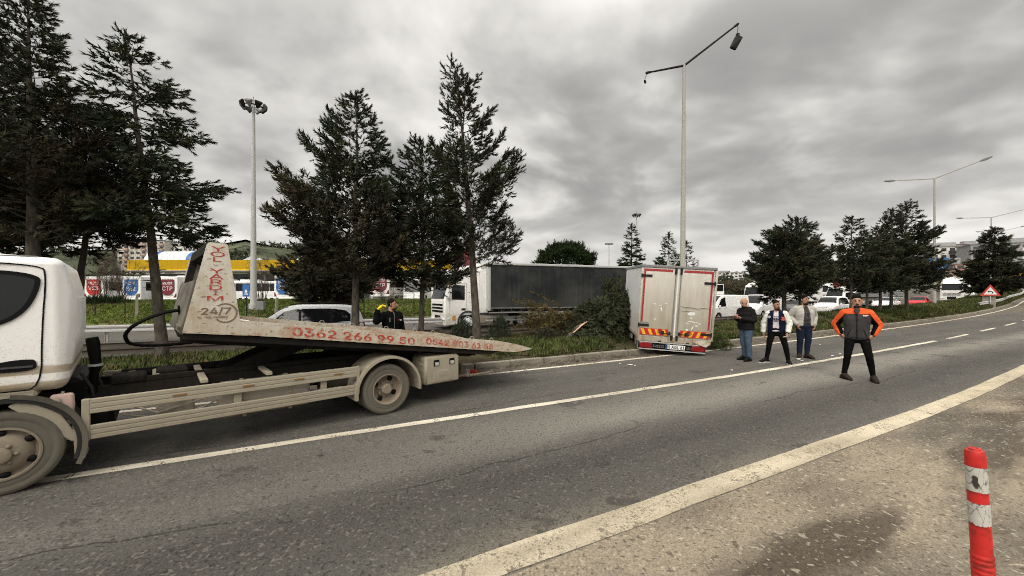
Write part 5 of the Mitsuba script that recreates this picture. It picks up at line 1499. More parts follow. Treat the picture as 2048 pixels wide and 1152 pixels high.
# curve warning sign at the bend
X, Y = 49.8, 40.6
wz = TZ(X, Y)
ws_ = thing('warning_sign', 'triangular red bordered bend warning sign on the median at the right', 'road sign', (X, Y, wz), -51)
part(ws_, 'post', cyl((0, .06, -.2), (0, .06, 2.0), .04, n=8), 'm_galv')
tri_ = Polygon([(-.62, 0), (.62, 0), (0, 1.06)]).buffer(.05)
part(ws_, 'red_border', plate(tri_, (0, 0, 1.25), (1, 0, 0), (0, 0, 1), .012), 'm_redsign' if 'm_redsign' in scene else mat('m_redsign', (.5, .06, .045), .5))
part(ws_, 'panel', plate(Polygon([(-.42, .11), (.42, .11), (0, .83)]).buffer(.02), (0, -.012, 1.25), (1, 0, 0), (0, 0, 1), .005), 'm_reflwhite')
part(ws_, 'arrow', plate([(.12, .18), (.19, .18), (.19, .34), (.1, .44), (-.06, .44), (-.06, .51), (-.22, .40), (-.06, .29), (-.06, .36), (.06, .36), (.12, .3)], (0, -.017, 1.25), (1, 0, 0), (0, 0, 1), .004), 'm_black')
part(ws_, 'cabinet', bx(-.55, .35, .2, .9, -.3, 1.25, .03), 'm_concrete')
X, Y = at(1878, 95), 95
bs = thing('blue_traffic_sign', 'square blue sign high beside the far street lamp pole', 'road sign', (X, Y, TZ(X, Y)), -42)
part(bs, 'panel', bx(-1.6, 1.6, -.06, 0, 5.2, 8.2, .03), 'm_blue')
part(bs, 'post', [cyl((s_, .08, 0), (s_, .08, 8), .1, n=8) for s_ in (-1, 1)], 'm_galv')
part(bs, 'symbol', [plate([(-.6, .5), (.6, .5), (.6, .9), (-.6, .9)], (0, -.062, 5.4), (1, 0, 0), (0, 0, 1), .006), plate([(-.2, .9), (.2, .9), (.2, 2.2), (-.2, 2.2)], (0, -.062, 5.4), (1, 0, 0), (0, 0, 1), .006)], 'm_reflwhite')
X, Y = at(1366, 31), 31
sf = thing('sign_frame', 'white empty metal frame behind the lamp post above the box truck roof', 'frame', (X, Y, TZ(X, Y)), 0)
part(sf, 'leg', [bx(s_ - .06, s_ + .06, -.06, .06, -.2, 4.85, .01) for s_ in (-1.2, 1.2)], 'm_galv')
part(sf, 'crossbar', [bx(-1.2, 1.2, -.05, .05, z, z + .1, .01) for z in (3.6, 4.75)] + [tube([(-1.2, 0, 3.7), (-.4, 0, 4.75)], .03, 4)], 'm_galv')
# bollard, cone and rubbish
bo = thing('lane_bollard', 'red and white flexible lane bollard in the near right corner', 'bollard', (2.562, 2.1, -.01))
place[bo] = place[bo] @ T().rotate([0, 1, 0], -4.1)
rb = .0405
part(bo, 'foot', lathe([(0, .12), (.025, .12), (.045, .08), (.06, rb * 1.05)], 40, 'z'), 'm_bolred', 40)
pr = [(.05, rb * 1.06)]
z = .06
while z < .445:
    pr += [(z, rb * 1.03), (z + .006, rb * 1.13), (z + .017, rb * 1.11), (z + .021, rb * 1.03)]
    z += .0275
part(bo, 'ribbed_post', lathe(pr + [(z, rb * 1.02), (.60, rb)], 48, 'z'), 'm_bolred', 40)


def wavy(z0, z1, r, seed, amp=.006):
    a = np.linspace(0, 2 * np.pi, 61)[:-1]
    w0 = (meshkit.fbm(np.stack([np.cos(a) * 3, np.sin(a) * 3, a * 0 + seed], -1), 3) - .5) * amp * 4
    V = np.vstack([np.stack([r * np.cos(a), r * np.sin(a), z0 + w0], -1), np.stack([r * np.cos(a), r * np.sin(a), z1 + 0 * a], -1)])
    k = np.arange(60)
    return trimesh.Trimesh(V, np.vstack([np.stack([k, (k + 1) % 60, (k + 1) % 60 + 60], -1), np.stack([k, (k + 1) % 60 + 60, k + 60], -1)]), process=False)


part(bo, 'upper_post', lathe([(.60, rb), (.965, rb * .99), (.985, rb * .96), (.998, rb * .86), (1.002, rb * .60), (1.008, rb * .57), (1.010, rb * .36), (1.004, rb * .3), (1.004, 0)], 48, 'z'), 'm_bolred', 40)
part(bo, 'reflective_sleeve', wavy(.605, .722, rb * 1.025, 2, .006), 'm_bolwhite', True)
part(bo, 'reflective_sleeve', wavy(.783, .915, rb * 1.025, 5, .002), 'm_bolwhite', True)
cx, cy = -1.25, 9.15
cn = thing('traffic_cone', 'orange traffic cone lying behind the tow truck toolbox', 'traffic cone', (-1.22, 8.75, .06), 170, 82)
part(cn, 'cone', lathe([(0.02, .12), (.45, .03), (.46, 0)], 24, 'z'), mat('m_cone', (.75, .10, .04), .5), 40)
part(cn, 'base', bx(-.17, .17, -.17, .17, 0, .03, .01), 'm_cone')
part(cn, 'collar', lathe([(.2, .083), (.3, .062)], 24, 'z').apply_scale(1.02), 'm_reflwhite', 40)
r3 = np.random.default_rng(11)


def scrap(x, y, w, h, a, m, seed):
    r = np.random.default_rng(seed)
    n = 9
    an = np.sort(r.uniform(0, 2 * np.pi, n))
    V = [(w * math.cos(t) * r.uniform(.6, 1), h * math.sin(t) * r.uniform(.6, 1), .012 + r.uniform(0, .02)) for t in an] + [(0, 0, .03)]
    f = [[i, (i + 1) % n, n] for i in range(n)]
    V = np.array(V)
    V = np.vstack([V, V - [0, 0, .006]])
    f = f + [[b + n + 1, a_ + n + 1, c + n + 1] for a_, b, c in f]
    return trimesh.Trimesh(V, f, process=False), T().translate([x, y, TZ(x, y)]).rotate([0, 0, 1], a)


def gp(u, v):
    Y = 780 * EYE / (v - 590)
    return at(u, Y), Y


SC = [(1258, 731, .13, .04, 'm_reflwhite', 'white torn plastic strip on the lane before the box truck'), (1270, 733, .05, .03, 'm_reflwhite', 'small white plastic chip beside the torn strip'),
      (1410, 697, .14, .05, 'm_reflwhite', 'flat white panel piece by the box truck right corner'), (1483, 730, .16, .05, 'm_midgrey', 'grey crushed sheet on the road near the bald man'),
      (1597, 719, .10, .05, 'm_reflwhite', 'white crumpled scrap before the man in the pale jacket'), (1604, 722, .05, .03, 'm_reflwhite', 'tiny white scrap before the man in the pale jacket'),
      (1665, 712, .06, .03, 'm_reflwhite', 'white scrap on the lane line right of the pale jacket'), (1680, 708, .05, .03, 'm_whitematt', 'pale chip on the road left of the orange jacket'),
      (1240, 728, .05, .03, 'm_whitematt', 'pale chip at the lane edge before the median'), (1200, 716, .06, .04, 'm_reflwhite', 'white fragment in the gutter under the fallen tree'),
      (1155, 723, .09, .06, 'm_black', 'black plastic lump in the gutter left of the box truck'), (1078, 727, .04, .03, 'm_reflwhite', 'white fragment in the gutter left of the black lump'),
      (642, 912, .05, .03, 'm_darkgrey', 'dark chip on the lane below the tow truck side guard'), (1640, 690, .05, .03, 'm_reflwhite', 'white chip near the far lane edge behind the orange jacket'), (1463, 741, .05, .02, 'm_whitematt', 'pale sliver on the lane line left of the men')]
for i, (u, v, w, h, m, lab) in enumerate(SC):
    g, tw_ = scrap(*gp(u, v), w, h, r3.uniform(0, 180), m, i)
    single('debris', g, m, False, lab, 'debris', tw=tw_)
X, Y = at(940, 14.3), 14.3
# loose grit and stones on the shoulder and in the gutter
st = trimesh.creation.icosphere(subdivisions=0)
gv, gf = [], []
N = 6500
s_, n_ = r3.uniform(-4, 16, N), np.where(r3.random(N) < .75, 2.15 - np.abs(r3.normal(0, 1.3, N)), 8.75 - np.abs(r3.normal(0, .25, N)))
s_ = np.where(n_ > 5, r3.uniform(0, 30, N), s_)
x, y = W(s_, n_)
R_ = np.abs(r3.normal(.004, .004, N)) + .002
R_ = np.where(n_ > 5, R_ * 1.8, R_)
V = st.vertices[None] * (R_[:, None, None] * np.array([1, 1, .6])) * r3.uniform(.6, 1.3, (N, 12, 3)) + np.stack([x, y, Z_(s_) + .002], -1)[:, None]
setting('loose_gravel', trimesh.Trimesh(V.reshape(-1, 3), (st.faces[None] + 12 * np.arange(N)[:, None, None]).reshape(-1, 3), process=False), 'm_stone' if 'm_stone' in scene else mat('m_stone', (.21, .19, .155), .9), kind='stuff', label='loose gravel scattered on the dusty shoulder and in the gutter')

# ------------------------------------------------------------------ buildings


def block(name, label, X, Y, z0, w, d, floors, fh, ang, wall, cols, band=None, balcony=True, roof='flat', category='apartment building'):
    p = thing(name, label, category, (X, Y, z0), ang)
    h = floors * fh
    part(p, 'wall', bx(-w / 2, w / 2, 0, d, -6, h), wall)
    part(p, 'roof', [bx(-w / 2 - .4, w / 2 + .4, -.4, d + .4, h, h + .35), bx(-w * .18, w * .12, d * .3, d * .6, h + .35, h + 2.2)], 'm_wallgrey' if roof == 'flat' else 'm_wallred')
    for i in range(floors):
        for j in range(cols):
            x = -w / 2 + (j + .5) * w / cols
            ww = w / cols * .30
            if balcony and j % 3 == 1:
                part(p, 'balcony', [bx(x - w / cols * .42, x + w / cols * .42, -1.1, -.003, i * fh + .2, i * fh + 1.15), bx(x - w / cols * .45, x + w / cols * .45, -1.15, -.002, i * fh + .0, i * fh + .18)], band or 'm_wallwhite')
            part(p, 'window', [bx(x - ww, x + ww, -.06, .04, i * fh + .95, i * fh + 2.35)], 'm_window')
    return p


block('apartment_block', 'long white apartment block left of the leaning tree on the hillside', at(282, 230), 230, 19, 26, 12, 5, 3., 4, 'm_wallcream', 8, 'm_wallpink')
block('apartment_block', 'white apartment block stepping down right behind the leaning tree', at(362, 236), 236, 18.5, 20, 12, 5, 3., -4, 'm_wallwhite', 7)
block('grey_block', 'grey and white apartment block with dark balconies right of the far lamp', at(1905, 170), 170, 8., 26, 12, 5, 3., -20, 'm_wallwhite', 9, 'm_darkgrey')
block('pink_block', 'low pinkish apartment block below the grey and white one', at(1910, 130), 130, 3.5, 22, 10, 3, 2.9, -25, 'm_wallpink', 8, 'm_wallred')
block('pale_block', 'pale apartment block partly hidden by conifers at right', at(1850, 210), 210, 8, 20, 12, 5, 3., -10, 'm_wallcream', 6)
block('brick_tower', 'unfinished reddish building topping the skyline near the bend', at(1952, 230), 230, 20, 18, 12, 4, 3., -20, 'm_wallred', 5, 'm_wallpink')
block('modern_block', 'grey modern building with blue panels at the right edge', at(2040, 150), 150, 6, 26, 12, 5, 3.2, -30, 'm_wallgrey', 8, 'm_wallwhite')
block('low_house', 'low pale building behind the queue, between conifer groups', at(1655, 120), 120, .5, 26, 10, 4, 2.7, -5, 'm_wallcream', 7)
block('far_block', 'far pale apartment block above brown shrubs right of the box truck', at(1452, 420), 420, 14, 34, 14, 4, 3., -5, 'm_wallwhite', 8)
block('far_block', 'far beige apartment block left of the first conifer pair', at(1492, 460), 460, 13, 34, 14, 4, 3., 5, 'm_wallcream', 8)
block('far_block', 'distant pink apartment block partly behind the first conifer pair', at(1540, 440), 440, 14, 30, 14, 4, 3., -5, 'm_wallpink', 7)
for i, (u, Y, z, wl) in enumerate([(470, 560, 62, 'm_wallwhite'), (498, 570, 64, 'm_wallwhite'), (530, 540, 48, 'm_wallcream'), (556, 520, 40, 'm_wallwhite')]):
    block('hill_house', ['white house leftmost of the four on the hill', 'white house on the hill right beside the mast', 'cream house on the hill slope right of the mast', 'lowest white house of the four on the hill'][i], at(u, Y), Y, z, 9, 8, 2, 2.8, r3.uniform(-20, 20), wl, 3, balcony=False, roof='tile', category='house')
# bus terminal with its yellow canopy
TY = 72.
tm = thing('bus_terminal', 'long terminal building with a bright yellow canopy and glass roofs', 'terminal building', (at(250, TY), TY, .8), 0)
Lt = at(900, TY) - at(250, TY)
part(tm, 'hall_wall', bx(2, Lt, 4, 22, 0, 5.2), 'm_wallgrey')
for i in range(22):
    x = 2.5 + i * (Lt - 3) / 22
    part(tm, 'facade_window', bx(x, x + (Lt - 3) / 22 - .3, 3.9, 4.02, .4, 4.6), 'm_window')
part(tm, 'canopy', prism([(0, 5.4), (Lt, 5.4), (Lt, 5.6), (0, 5.6)], 0, 4.5), 'm_wallgrey')
nr = 56
for i in range(nr):
    x0, x1 = i * Lt / nr, (i + 1) * Lt / nr
    sk = lambda t: 1.5 * t
    k0 = 1.6 if i == 0 else 0
    m = trimesh.Trimesh([(x0, 0, 5.5), (x1 - .1, 0, 5.5), (x1 - .1, 1.3, 7.55), (x0 + k0, 1.3, 7.55), (x0, .12, 5.5), (x1 - .1, .12, 5.5), (x1 - .1, 1.42, 7.55), (x0 + k0, 1.42, 7.55)], [[0, 1, 2], [0, 2, 3], [4, 6, 5], [4, 7, 6], [3, 2, 6], [3, 6, 7], [0, 4, 5], [0, 5, 1], [1, 5, 6], [1, 6, 2], [0, 3, 7], [0, 7, 4]], process=False)
    part(tm, 'canopy_panel', m, 'm_canopy')
part(tm, 'canopy_batten', bx(.2, Lt, .15, 1.3, 5.5, 7.5), mat('m_canopydark', (.45, .28, .01), .6))
for x in np.arange(4, Lt, 7.):
    part(tm, 'column', bx(x - .2, x + .2, 1.2, 1.6, 0, 5.4), 'm_wallgrey')
for i in range(9):     # barrel vault of white and blue panels
    x0 = .2 + i * 1.16
    a = np.linspace(0, np.pi, 14)
    P = [(6 + 2.6 * math.cos(q), 7.4 + 2.3 * math.sin(q)) for q in a]
    Q_ = [(6 + 2.5 * math.cos(q), 7.4 + 2.2 * math.sin(q)) for q in a[::-1]]
    m = trimesh.creation.extrude_polygon(Polygon(P + Q_), 1.08, engine='earcut')
    V = m.vertices.copy()
    m.vertices = np.stack([x0 + V[:, 2], V[:, 0], V[:, 1]], -1)
    part(tm, 'vault_panel', m, 'm_blue' if i in (1, 7) else 'm_white', 30)
for u, hh, ww in ((443, 1.7, 1.6), (463, 1.4, 1.4), (578, 3.4, 3.0), (620, 3.2, 3.0), (700, 3.2, 3.0), (846, 3.0, 2.6)):
    x = at(u, TY) - at(250, TY)
    part(tm, 'glass_pyramid', trimesh.Trimesh([(x - ww, 6, 7.3), (x + ww, 6, 7.3), (x + ww, 10, 7.3), (x - ww, 10, 7.3), (x, 8, 7.3 + hh)], [[0, 1, 4], [1, 2, 4], [2, 3, 4], [3, 0, 4]], process=False), mat('m_skylight', (.42, .47, .5), .15) if 'm_skylight' not in scene else 'm_skylight')
# footbridge at the far right
X0_, X1_ = at(1880, 140), at(2120, 140)
fb = thing('footbridge', 'long pale footbridge crossing behind the conifer at the bend', 'bridge', (0, 0, 0))
part(fb, 'deck', bx(X0_, X1_, 140, 142.5, 11.2, 11.7), 'm_whitematt')
part(fb, 'railing', [bx(X0_, X1_, 139.95, 140.05, 12.6, 12.72)] + [bx(x, x + .08, 139.96, 140.04, 11.7, 12.6) for x in np.arange(X0_, X1_, 2.)], 'm_galv')
part(fb, 'pier', [bx(x - .4, x + .4, 140.6, 141.8, 0, 11.2) for x in (X0_ + 3, (X0_ + X1_) / 2, X1_ - 4)], 'm_wallgrey')
# red hoarding behind the lorry cab
X, Y = at(925, 66), 66
rh = thing('red_sign_tower', 'red sign panel rising behind the lorry cab and tree trunk', 'sign', (X, Y, .8), 0)
part(rh, 'panel', bx(-1.5, 1.5, -.2, .2, 6.0, 8.8, .05), 'm_maroon')
part(rh, 'post', [cyl((x, .3, 0), (x, .3, 8), .15, n=8) for x in (-1.5, 1.5)], 'm_galv')
# ------------------------------------------------------------------ vegetation


def make_spray(n, seed, spread=.9, wid=.05, flat=.35):
    """one twig of needles: n blades along a unit stem (x forward, y sideways, z up)"""
    r = np.random.default_rng(seed)
    V = []
    for i in range(n):
        t = (i + .5) / n
        b = np.array([t * .75, 0, 0])
        a = (1 if i % 2 else -1) * spread * r.uniform(.4, 1.1) * (1 - .55 * t)
        d = np.array([math.cos(a), math.sin(a), r.normal(0, flat)])
        d /= np.linalg.norm(d)
        L = r.uniform(.35, .6) * (1.1 - .4 * t)
        s_ = np.cross(d, r.normal(0, 1, 3))
        s_ /= np.linalg.norm(s_)
        V += [b - s_ * wid, b + s_ * wid, b + d * L]
    return np.array(V)


SPR = make_spray(14, 1, .95, .062, .4)
SPR2 = make_spray(13, 4, 1.2, .06, .55)


def scatter(tmpl, P, D, S, r, up=None):
    """copies of the template at P, stems along D, sized S"""
    D = D / np.maximum(np.linalg.norm(D, axis=1, keepdims=True), 1e-9)
    h = np.cross(np.array([0, 0, 1.]) + r.normal(0, .35, D.shape), D)
    h /= np.maximum(np.linalg.norm(h, axis=1, keepdims=True), 1e-9)
    w = np.cross(D, h)
    V = P[:, None] + S[:, None, None] * (tmpl[None, :, :1] * D[:, None] + tmpl[None, :, 1:2] * h[:, None] + tmpl[None, :, 2:] * w[:, None])
    n = len(P) * len(tmpl)
    return trimesh.Trimesh(V.reshape(-1, 3), np.arange(n).reshape(-1, 3), process=False)


def conifer(name, label, X, Y, H, R, seed, z0=.25, lean=(0, 0), rise=.25, curl=.25, nb=90, size=.24, dens=1., m='m_fir', prof=.8, trunk=None, side=None, category='tree', group=None, tilt=None, base=None, stubs=0, drop=0., wob=.03, irr=.45, bottom_m=None):
    r = np.random.default_rng(seed)
    z = (TZ(X, Y) - .08) if base is None else base
    k = thing(name, label, category, (X, Y, z), 0, group=group)
    if tilt is not None:
        place[k] = place[k] @ T().rotate([0, 0, 1], tilt[0]).rotate([0, 1, 0], tilt[1])
    tz_ = np.linspace(0, 1, 14)
    wx = np.cumsum(r.normal(0, wob, 14)) * H / 14
    wy = np.cumsum(r.normal(0, wob, 14)) * H / 14
    tp_ = np.stack([lean[0] * tz_ ** 1.4 + wx, lean[1] * tz_ ** 1.4 + wy, tz_ * H], -1)
    r0 = trunk or H * .016
    part(k, 'trunk', tube(tp_, np.maximum(r0 * (1 - tz_ * .93), .008) * np.where(tz_ == 0, 1.25, 1), 9), 'm_bark', 40)
    ax = lambda t: np.array([np.interp(t, tz_, tp_[:, j]) for j in range(3)])
    P, D, S, Q = [], [], [], []
    limbs = []
    for i in range(nb):
        t = z0 + (1 - z0) * ((i + r.random()) / nb) ** 1.1
        u = (t - z0) / (1 - z0)
        L = R * ((1 - u) ** prof * min(1., .62 + u * 3.0) + .03) * r.uniform(1 - irr, 1.12)
        a = i * 2.39996 + r.normal(0, .5)
        if side is not None:
            L *= 1 + side[1] * math.cos(a - side[0])
        if L < .05:
            continue
        o = ax(t)
        dirh = np.array([math.cos(a), math.sin(a), 0])
        ri = rise + r.normal(0, .12) + .5 * max(0, u - .6)
        n = max(4, int(L / .12))
        q = np.linspace(0, 1, n)
        sag = r.normal(0, .05)
        pts = o + dirh * (q * L)[:, None] + np.array([0, 0, 1.]) * (L * (ri * q + (curl + sag) * q ** 2 - drop * q * (1 - q)))[:, None] + np.cross(dirh, [0, 0, 1.]) * (L * .12 * r.normal() * q ** 2)[:, None]
        if L > .25:
            limbs.append(tube(pts, np.linspace(min(.035, .006 + L * .012), .004, n), 4))
        tang = np.gradient(pts, axis=0)
        tang /= np.linalg.norm(tang, axis=1, keepdims=True)
        for j in range(n):
            if q[j] < .12 + .15 * r.random():
                continue
            lt = np.cross(tang[j], [0, 0, 1.])
            c = int(round((3.6 + 5.2 * min(L, 1.6)) * dens))
            tl = min(.65, .12 + .42 * L * (1.15 - q[j]))
            for _ in range(max(1, c)):
                sgn = 1 if r.random() < .5 else -1
                f = r.random() ** .8
                d = tang[j] * r.uniform(.35, 1.) + lt * sgn * r.uniform(.2, 1.) + np.array([0, 0, r.normal(.02, .22)])
                d /= np.linalg.norm(d)
                P.append(pts[j] + d * tl * f + r.normal(0, .025, 3))
                D.append(d + np.array([0, 0, -.15 * f]))
                S.append(size * r.uniform(.7, 1.35) * (.8 + .35 * min(1, L)))
                Q.append(u)
    for i in range(stubs):
        t = z0 * r.uniform(.35, 1)
        a = r.uniform(0, 6.28)
        L = r.uniform(.1, .35)
        o = ax(t)
        limbs.append(tube([o, o + [math.cos(a) * L, math.sin(a) * L, L * r.uniform(-.2, .4)]], [.014, .004], 4))
    for t in np.linspace(.93, 1., 8):      # leader
        for a in r.uniform(0, 6.28, 3):
            P.append(ax(t))
            D.append(np.array([math.cos(a) * .5, math.sin(a) * .5, 1.]))
            S.append(size * r.uniform(.5, .9))
            Q.append(1.)
    if limbs:
        part(k, 'branches', limbs, 'm_bark')
    P, D, S, Q = np.array(P), np.array(D), np.array(S), np.array(Q)
    if bottom_m:
        lo_ = Q < .30 + .12 * r.random(len(Q))
        part(k, 'crown_lower', scatter(SPR2, P[lo_], D[lo_], S[lo_], r), bottom_m)
        P, D, S = P[~lo_], D[~lo_], S[~lo_]
    part(k, 'crown', scatter(SPR, P, D, S, r), m)
    return k


Y_ = 8.3
conifer('conifer', 'tall dense conifer towering behind the tow truck cab', at(62, 8.3), 8.3, 8.05, 1.55, 11, z0=.35, rise=.12, nb=112, dens=.62, size=.25, trunk=.16, prof=.72, bottom_m='m_firbrown', irr=.5)
conifer('conifer', 'dense conifer cut off by the left picture edge', at(-45, 9.2), 9.2, 8.1, 1.8, 12, z0=.33, rise=.1, nb=90, dens=.6, size=.27, trunk=.15, prof=.7)
conifer('conifer', 'shorter shaggy conifer between the tall one and the leaning one', at(150, 10.3), 10.3, 6.9, 1.6, 13, z0=.47, lean=(.55, 0), rise=.05, nb=80, dens=.62, size=.26, bottom_m='m_firbrown', prof=.65)
conifer('leaning_conifer', 'thin ragged conifer leaning left behind the headboard', at(320, 9.8), 9.8, 8.3, 1.65, 24, z0=.39, lean=(-1.05, .2), rise=-.12, curl=.1, nb=80, dens=.62, size=.24, trunk=.135, prof=.62, stubs=40, irr=.6, m='m_firgreen', side=(.2, .18))
conifer('spreading_conifer', 'broad conifer with upswept layered branches right of the mast', at(712, 12.3), 12.3, 7.95, 2.35, 15, z0=.27, rise=.30, curl=.28, nb=92, dens=.62, size=.27, trunk=.14, prof=.95, m='m_firgreen', side=(math.pi, .18), bottom_m='m_firbrown')
conifer('middle_conifer', 'shorter dense conifer between two taller ones', at(842, 13.6), 13.6, 7.1, 1.8, 16, z0=.26, rise=.22, nb=85, dens=.62, size=.27, trunk=.11, prof=.6, m='m_firgreen', bottom_m='m_fir', stubs=10)
conifer('candelabra_conifer', 'tall conifer with upturned candelabra branches before the white lorry cab', at(955, 13.2), 13.2, 9.35, 1.75, 28, z0=.27, lean=(-.72, 0), rise=.25, curl=.62, nb=72, dens=.75, size=.25, trunk=.15, prof=.62, irr=.55, bottom_m='m_fir', stubs=14, side=(0, .12))
conifer('brown_tree', 'brownish spreading evergreen on the grass bank behind the silver car', at(660, 26), 26, 5.2, 3.2, 18, z0=.22, rise=.25, nb=85, dens=.5, size=.45, m='m_firbrown', prof=.45, trunk=.22)
conifer('narrow_cedar', 'narrow pointed cedar left of the crashed box truck roof', at(1263, 45), 45, 10., 1.75, 19, z0=.2, rise=-.05, curl=.15, nb=80, dens=.35, size=.45, m='m_pine')
conifer('small_cedar', 'pointed cedar just left of the dented lamp post', at(1337, 45), 45, 9.0, 1.9, 20, z0=.2, rise=.0, curl=.2, nb=70, dens=.32, size=.45, m='m_pine')
conifer('small_cedar', 'shorter cedar just right of the lamp post, behind the metal frame', at(1374, 46), 46, 8.2, 1.6, 21, z0=.2, rise=.0, curl=.2, nb=60, dens=.32, size=.45, m='m_pine')
G1 = 'conifers on the median at right'
conifer('median_conifer', 'bushy dark conifer with a thick trunk behind the man in the varsity jacket', at(1568, 20.6), 20.6, 4.9, 1.75, 31, z0=.27, rise=.12, nb=85, dens=.62, size=.30, trunk=.13, prof=.42, irr=.35)
conifer('median_conifer', 'dark conifer with a bent bare tip behind the man in the pale jacket', at(1600, 21.6), 21.6, 5.6, 1.55, 32, z0=.25, rise=.12, nb=80, dens=.5, size=.30, trunk=.10, prof=.48, lean=(-.2, 0))
conifer('median_conifer', 'slim conifer leftmost in the right hand group', at(1702, 25), 25, 6.2, 1.5, 33, z0=.26, rise=.05, curl=.25, nb=70, dens=.5, size=.32, prof=.75, trunk=.10)
conifer('median_conifer', 'low thin conifer second in the right hand group', at(1733, 26), 26, 5.5, 1.35, 34, z0=.28, rise=.05, curl=.2, nb=60, dens=.5, size=.32, prof=.7, trunk=.09)
conifer('median_conifer', 'middle conifer of the right hand group behind the orange jacket', at(1760, 26.4), 26.4, 5.9, 1.6, 35, z0=.26, rise=.05, curl=.2, nb=70, dens=.5, size=.33, prof=.7, trunk=.10)
conifer('median_conifer', 'dense conifer second from the right in the right hand group', at(1783, 27.3), 27.3, 7.2, 1.8, 36, z0=.24, rise=.05, curl=.25, nb=85, dens=.52, size=.33, prof=.75, trunk=.11)
conifer('median_conifer', 'tallest conifer of the right hand group with wide right branches', at(1812, 28), 28, 7.9, 2.35, 37, z0=.22, rise=.08, curl=.25, nb=92, dens=.52, size=.34, prof=.85, trunk=.12, side=(0, .15))
conifer('bend_conifer', 'lone dense conifer beside the warning sign at the bend', at(1985, 50), 50, 9.2, 3.0, 38, z0=.12, rise=.05, curl=.15, nb=100, dens=.34, size=.6, prof=.72, trunk=.2)
# round pine behind the trailer
k = thing('round_pine', 'round dark green pine crown above the lorry trailer', 'tree', (at(1130, 62), 62, .8))
part(k, 'trunk', tube([(0, 0, 0), (.1, 0, 3.5), (0, 0, 6)], [.3, .22, .15], 8), 'm_bark', 40)
r = np.random.default_rng(41)
d = r.normal(0, 1, (5200, 3))
d /= np.linalg.norm(d, axis=1, keepdims=True)
rad = r.uniform(.55, 1.0, 5200) ** .5 * (.62 + .75 * meshkit.fbm(d * 3.2 + 5, 4))
P = d * rad[:, None] * np.array([4.3, 3.6, 2.9]) + np.array([0, 0, 6.0])
keep = P[:, 2] > 4.2
part(k, 'crown', scatter(SPR2, P[keep], d[keep] + [0, 0, .5], r.uniform(.5, .95, keep.sum()), r), 'm_pine')
# the felled tree in front of the truck
ft = thing('fallen_tree', 'conifer broken off and lying against the left side of the box truck', 'tree', (at(1128, 14.1), 14.1, .25), 8)
r = np.random.default_rng(51)
part(ft, 'broken_trunk', tube([(-.25, -.75, -.1), (0, -.7, .15), (.35, -.6, .44), (1.6, .1, .95), (2.7, .2, 1.25)], [.10, .095, .085, .06, .03], 9), 'm_bark', 40)
part(ft, 'splinters', [hull_sph([(.10 + .06 * i + r.normal(0, .02), r.normal(0, .04) - .76, .27 + .05 * i), (.26 + .07 * i, r.normal(0, .04) - .74, .40 + .05 * i), (.16 + .06 * i, -.78, .31 + .05 * i)], .012, 5) for i in range(6)], mat('m_wood', (.62, .40, .30), .8))
P, D, S = [], [], []
lim = []
for i in range(230):
    q = r.uniform(.0, 1.0)
    o = np.array([np.interp(q, [0, .3, 1], [.2, 1.0, 2.45]), np.interp(q, [0, 1], [0, .25]), np.interp(q, [0, 1], [.35, 1.2])])
    a = r.uniform(0, 2 * np.pi)
    d = np.array([.25 + .35 * r.normal(), math.cos(a), math.sin(a) * .9 + .40])
    d /= np.linalg.norm(d)
    L = r.uniform(.55, 1.25) * (1 - .35 * abs(q - .6))
    qq = np.linspace(0, 1, 9)
    pts = o + d * (qq * L)[:, None] + np.array([0, 0, -1.]) * (L * .45 * qq ** 2)[:, None]
    pts[:, 2] = np.maximum(pts[:, 2], .05)
    lim.append(tube(pts, np.linspace(.014, .004, 9), 4))
    tg = np.gradient(pts, axis=0)
    for j in range(2, 9):
        for _ in range(7):
            w = tg[j] / np.linalg.norm(tg[j]) + r.normal(0, .55, 3) + [0, 0, -.35]
            P.append(pts[j] + r.normal(0, .07, 3)); D.append(w); S.append(.24 * r.uniform(.6, 1.3))
part(ft, 'branches', lim, 'm_bark')
part(ft, 'crown', scatter(SPR, np.array(P), np.array(D), np.array(S), r), 'm_fallen')
P, D, S = [], [], []
lim = []
for i in range(44):
    o = np.array([r.uniform(-.2, .6), r.uniform(-.1, .4), r.uniform(.4, .75)])
    d = np.array([-1., r.normal(0, .3), r.normal(.12, .25)])
    L = r.uniform(.5, 1.7)
    qq = np.linspace(0, 1, 9)
    pts = o + d * (qq * L)[:, None] + np.array([0, 0, -.15]) * (qq ** 2)[:, None]
    lim.append(tube(pts, np.linspace(.012, .003, 9), 4))
    for j in range(1, 9):
        for _ in range(4):
            P.append(pts[j] + r.normal(0, .05, 3)); D.append(d + r.normal(0, .5, 3)); S.append(.2 * r.uniform(.6, 1.2))
for i in range(9):
    o = np.array([2.3, .25, 1.1]); d = np.array([r.normal(.0, .15), r.normal(0, .2), 1.])
    L = r.uniform(.5, 1.0)
part(ft, 'dry_branches', lim, 'm_twig')
part(ft, 'dry_foliage', scatter(SPR2, np.array(P), np.array(D), np.array(S), r), 'm_dryfol')
P, D, S = [], [], []
for i in range(14):
    q = np.linspace(0, 1, 8)[:, None]
    o = np.array([1.9, .55, .9]); d = np.array([r.normal(.05, .16), r.normal(0, .15), r.uniform(.55, 1.25)])
    pts = o + d * q
    for p in pts[2:]:
        for _ in range(6):
            P.append(p + r.normal(0, .07, 3)); D.append(d + r.normal(0, .6, 3)); S.append(.2 * r.uniform(.6, 1.2))
part(ft, 'raised_branch', scatter(SPR, np.array(P), np.array(D), np.array(S), r), 'm_fallen')


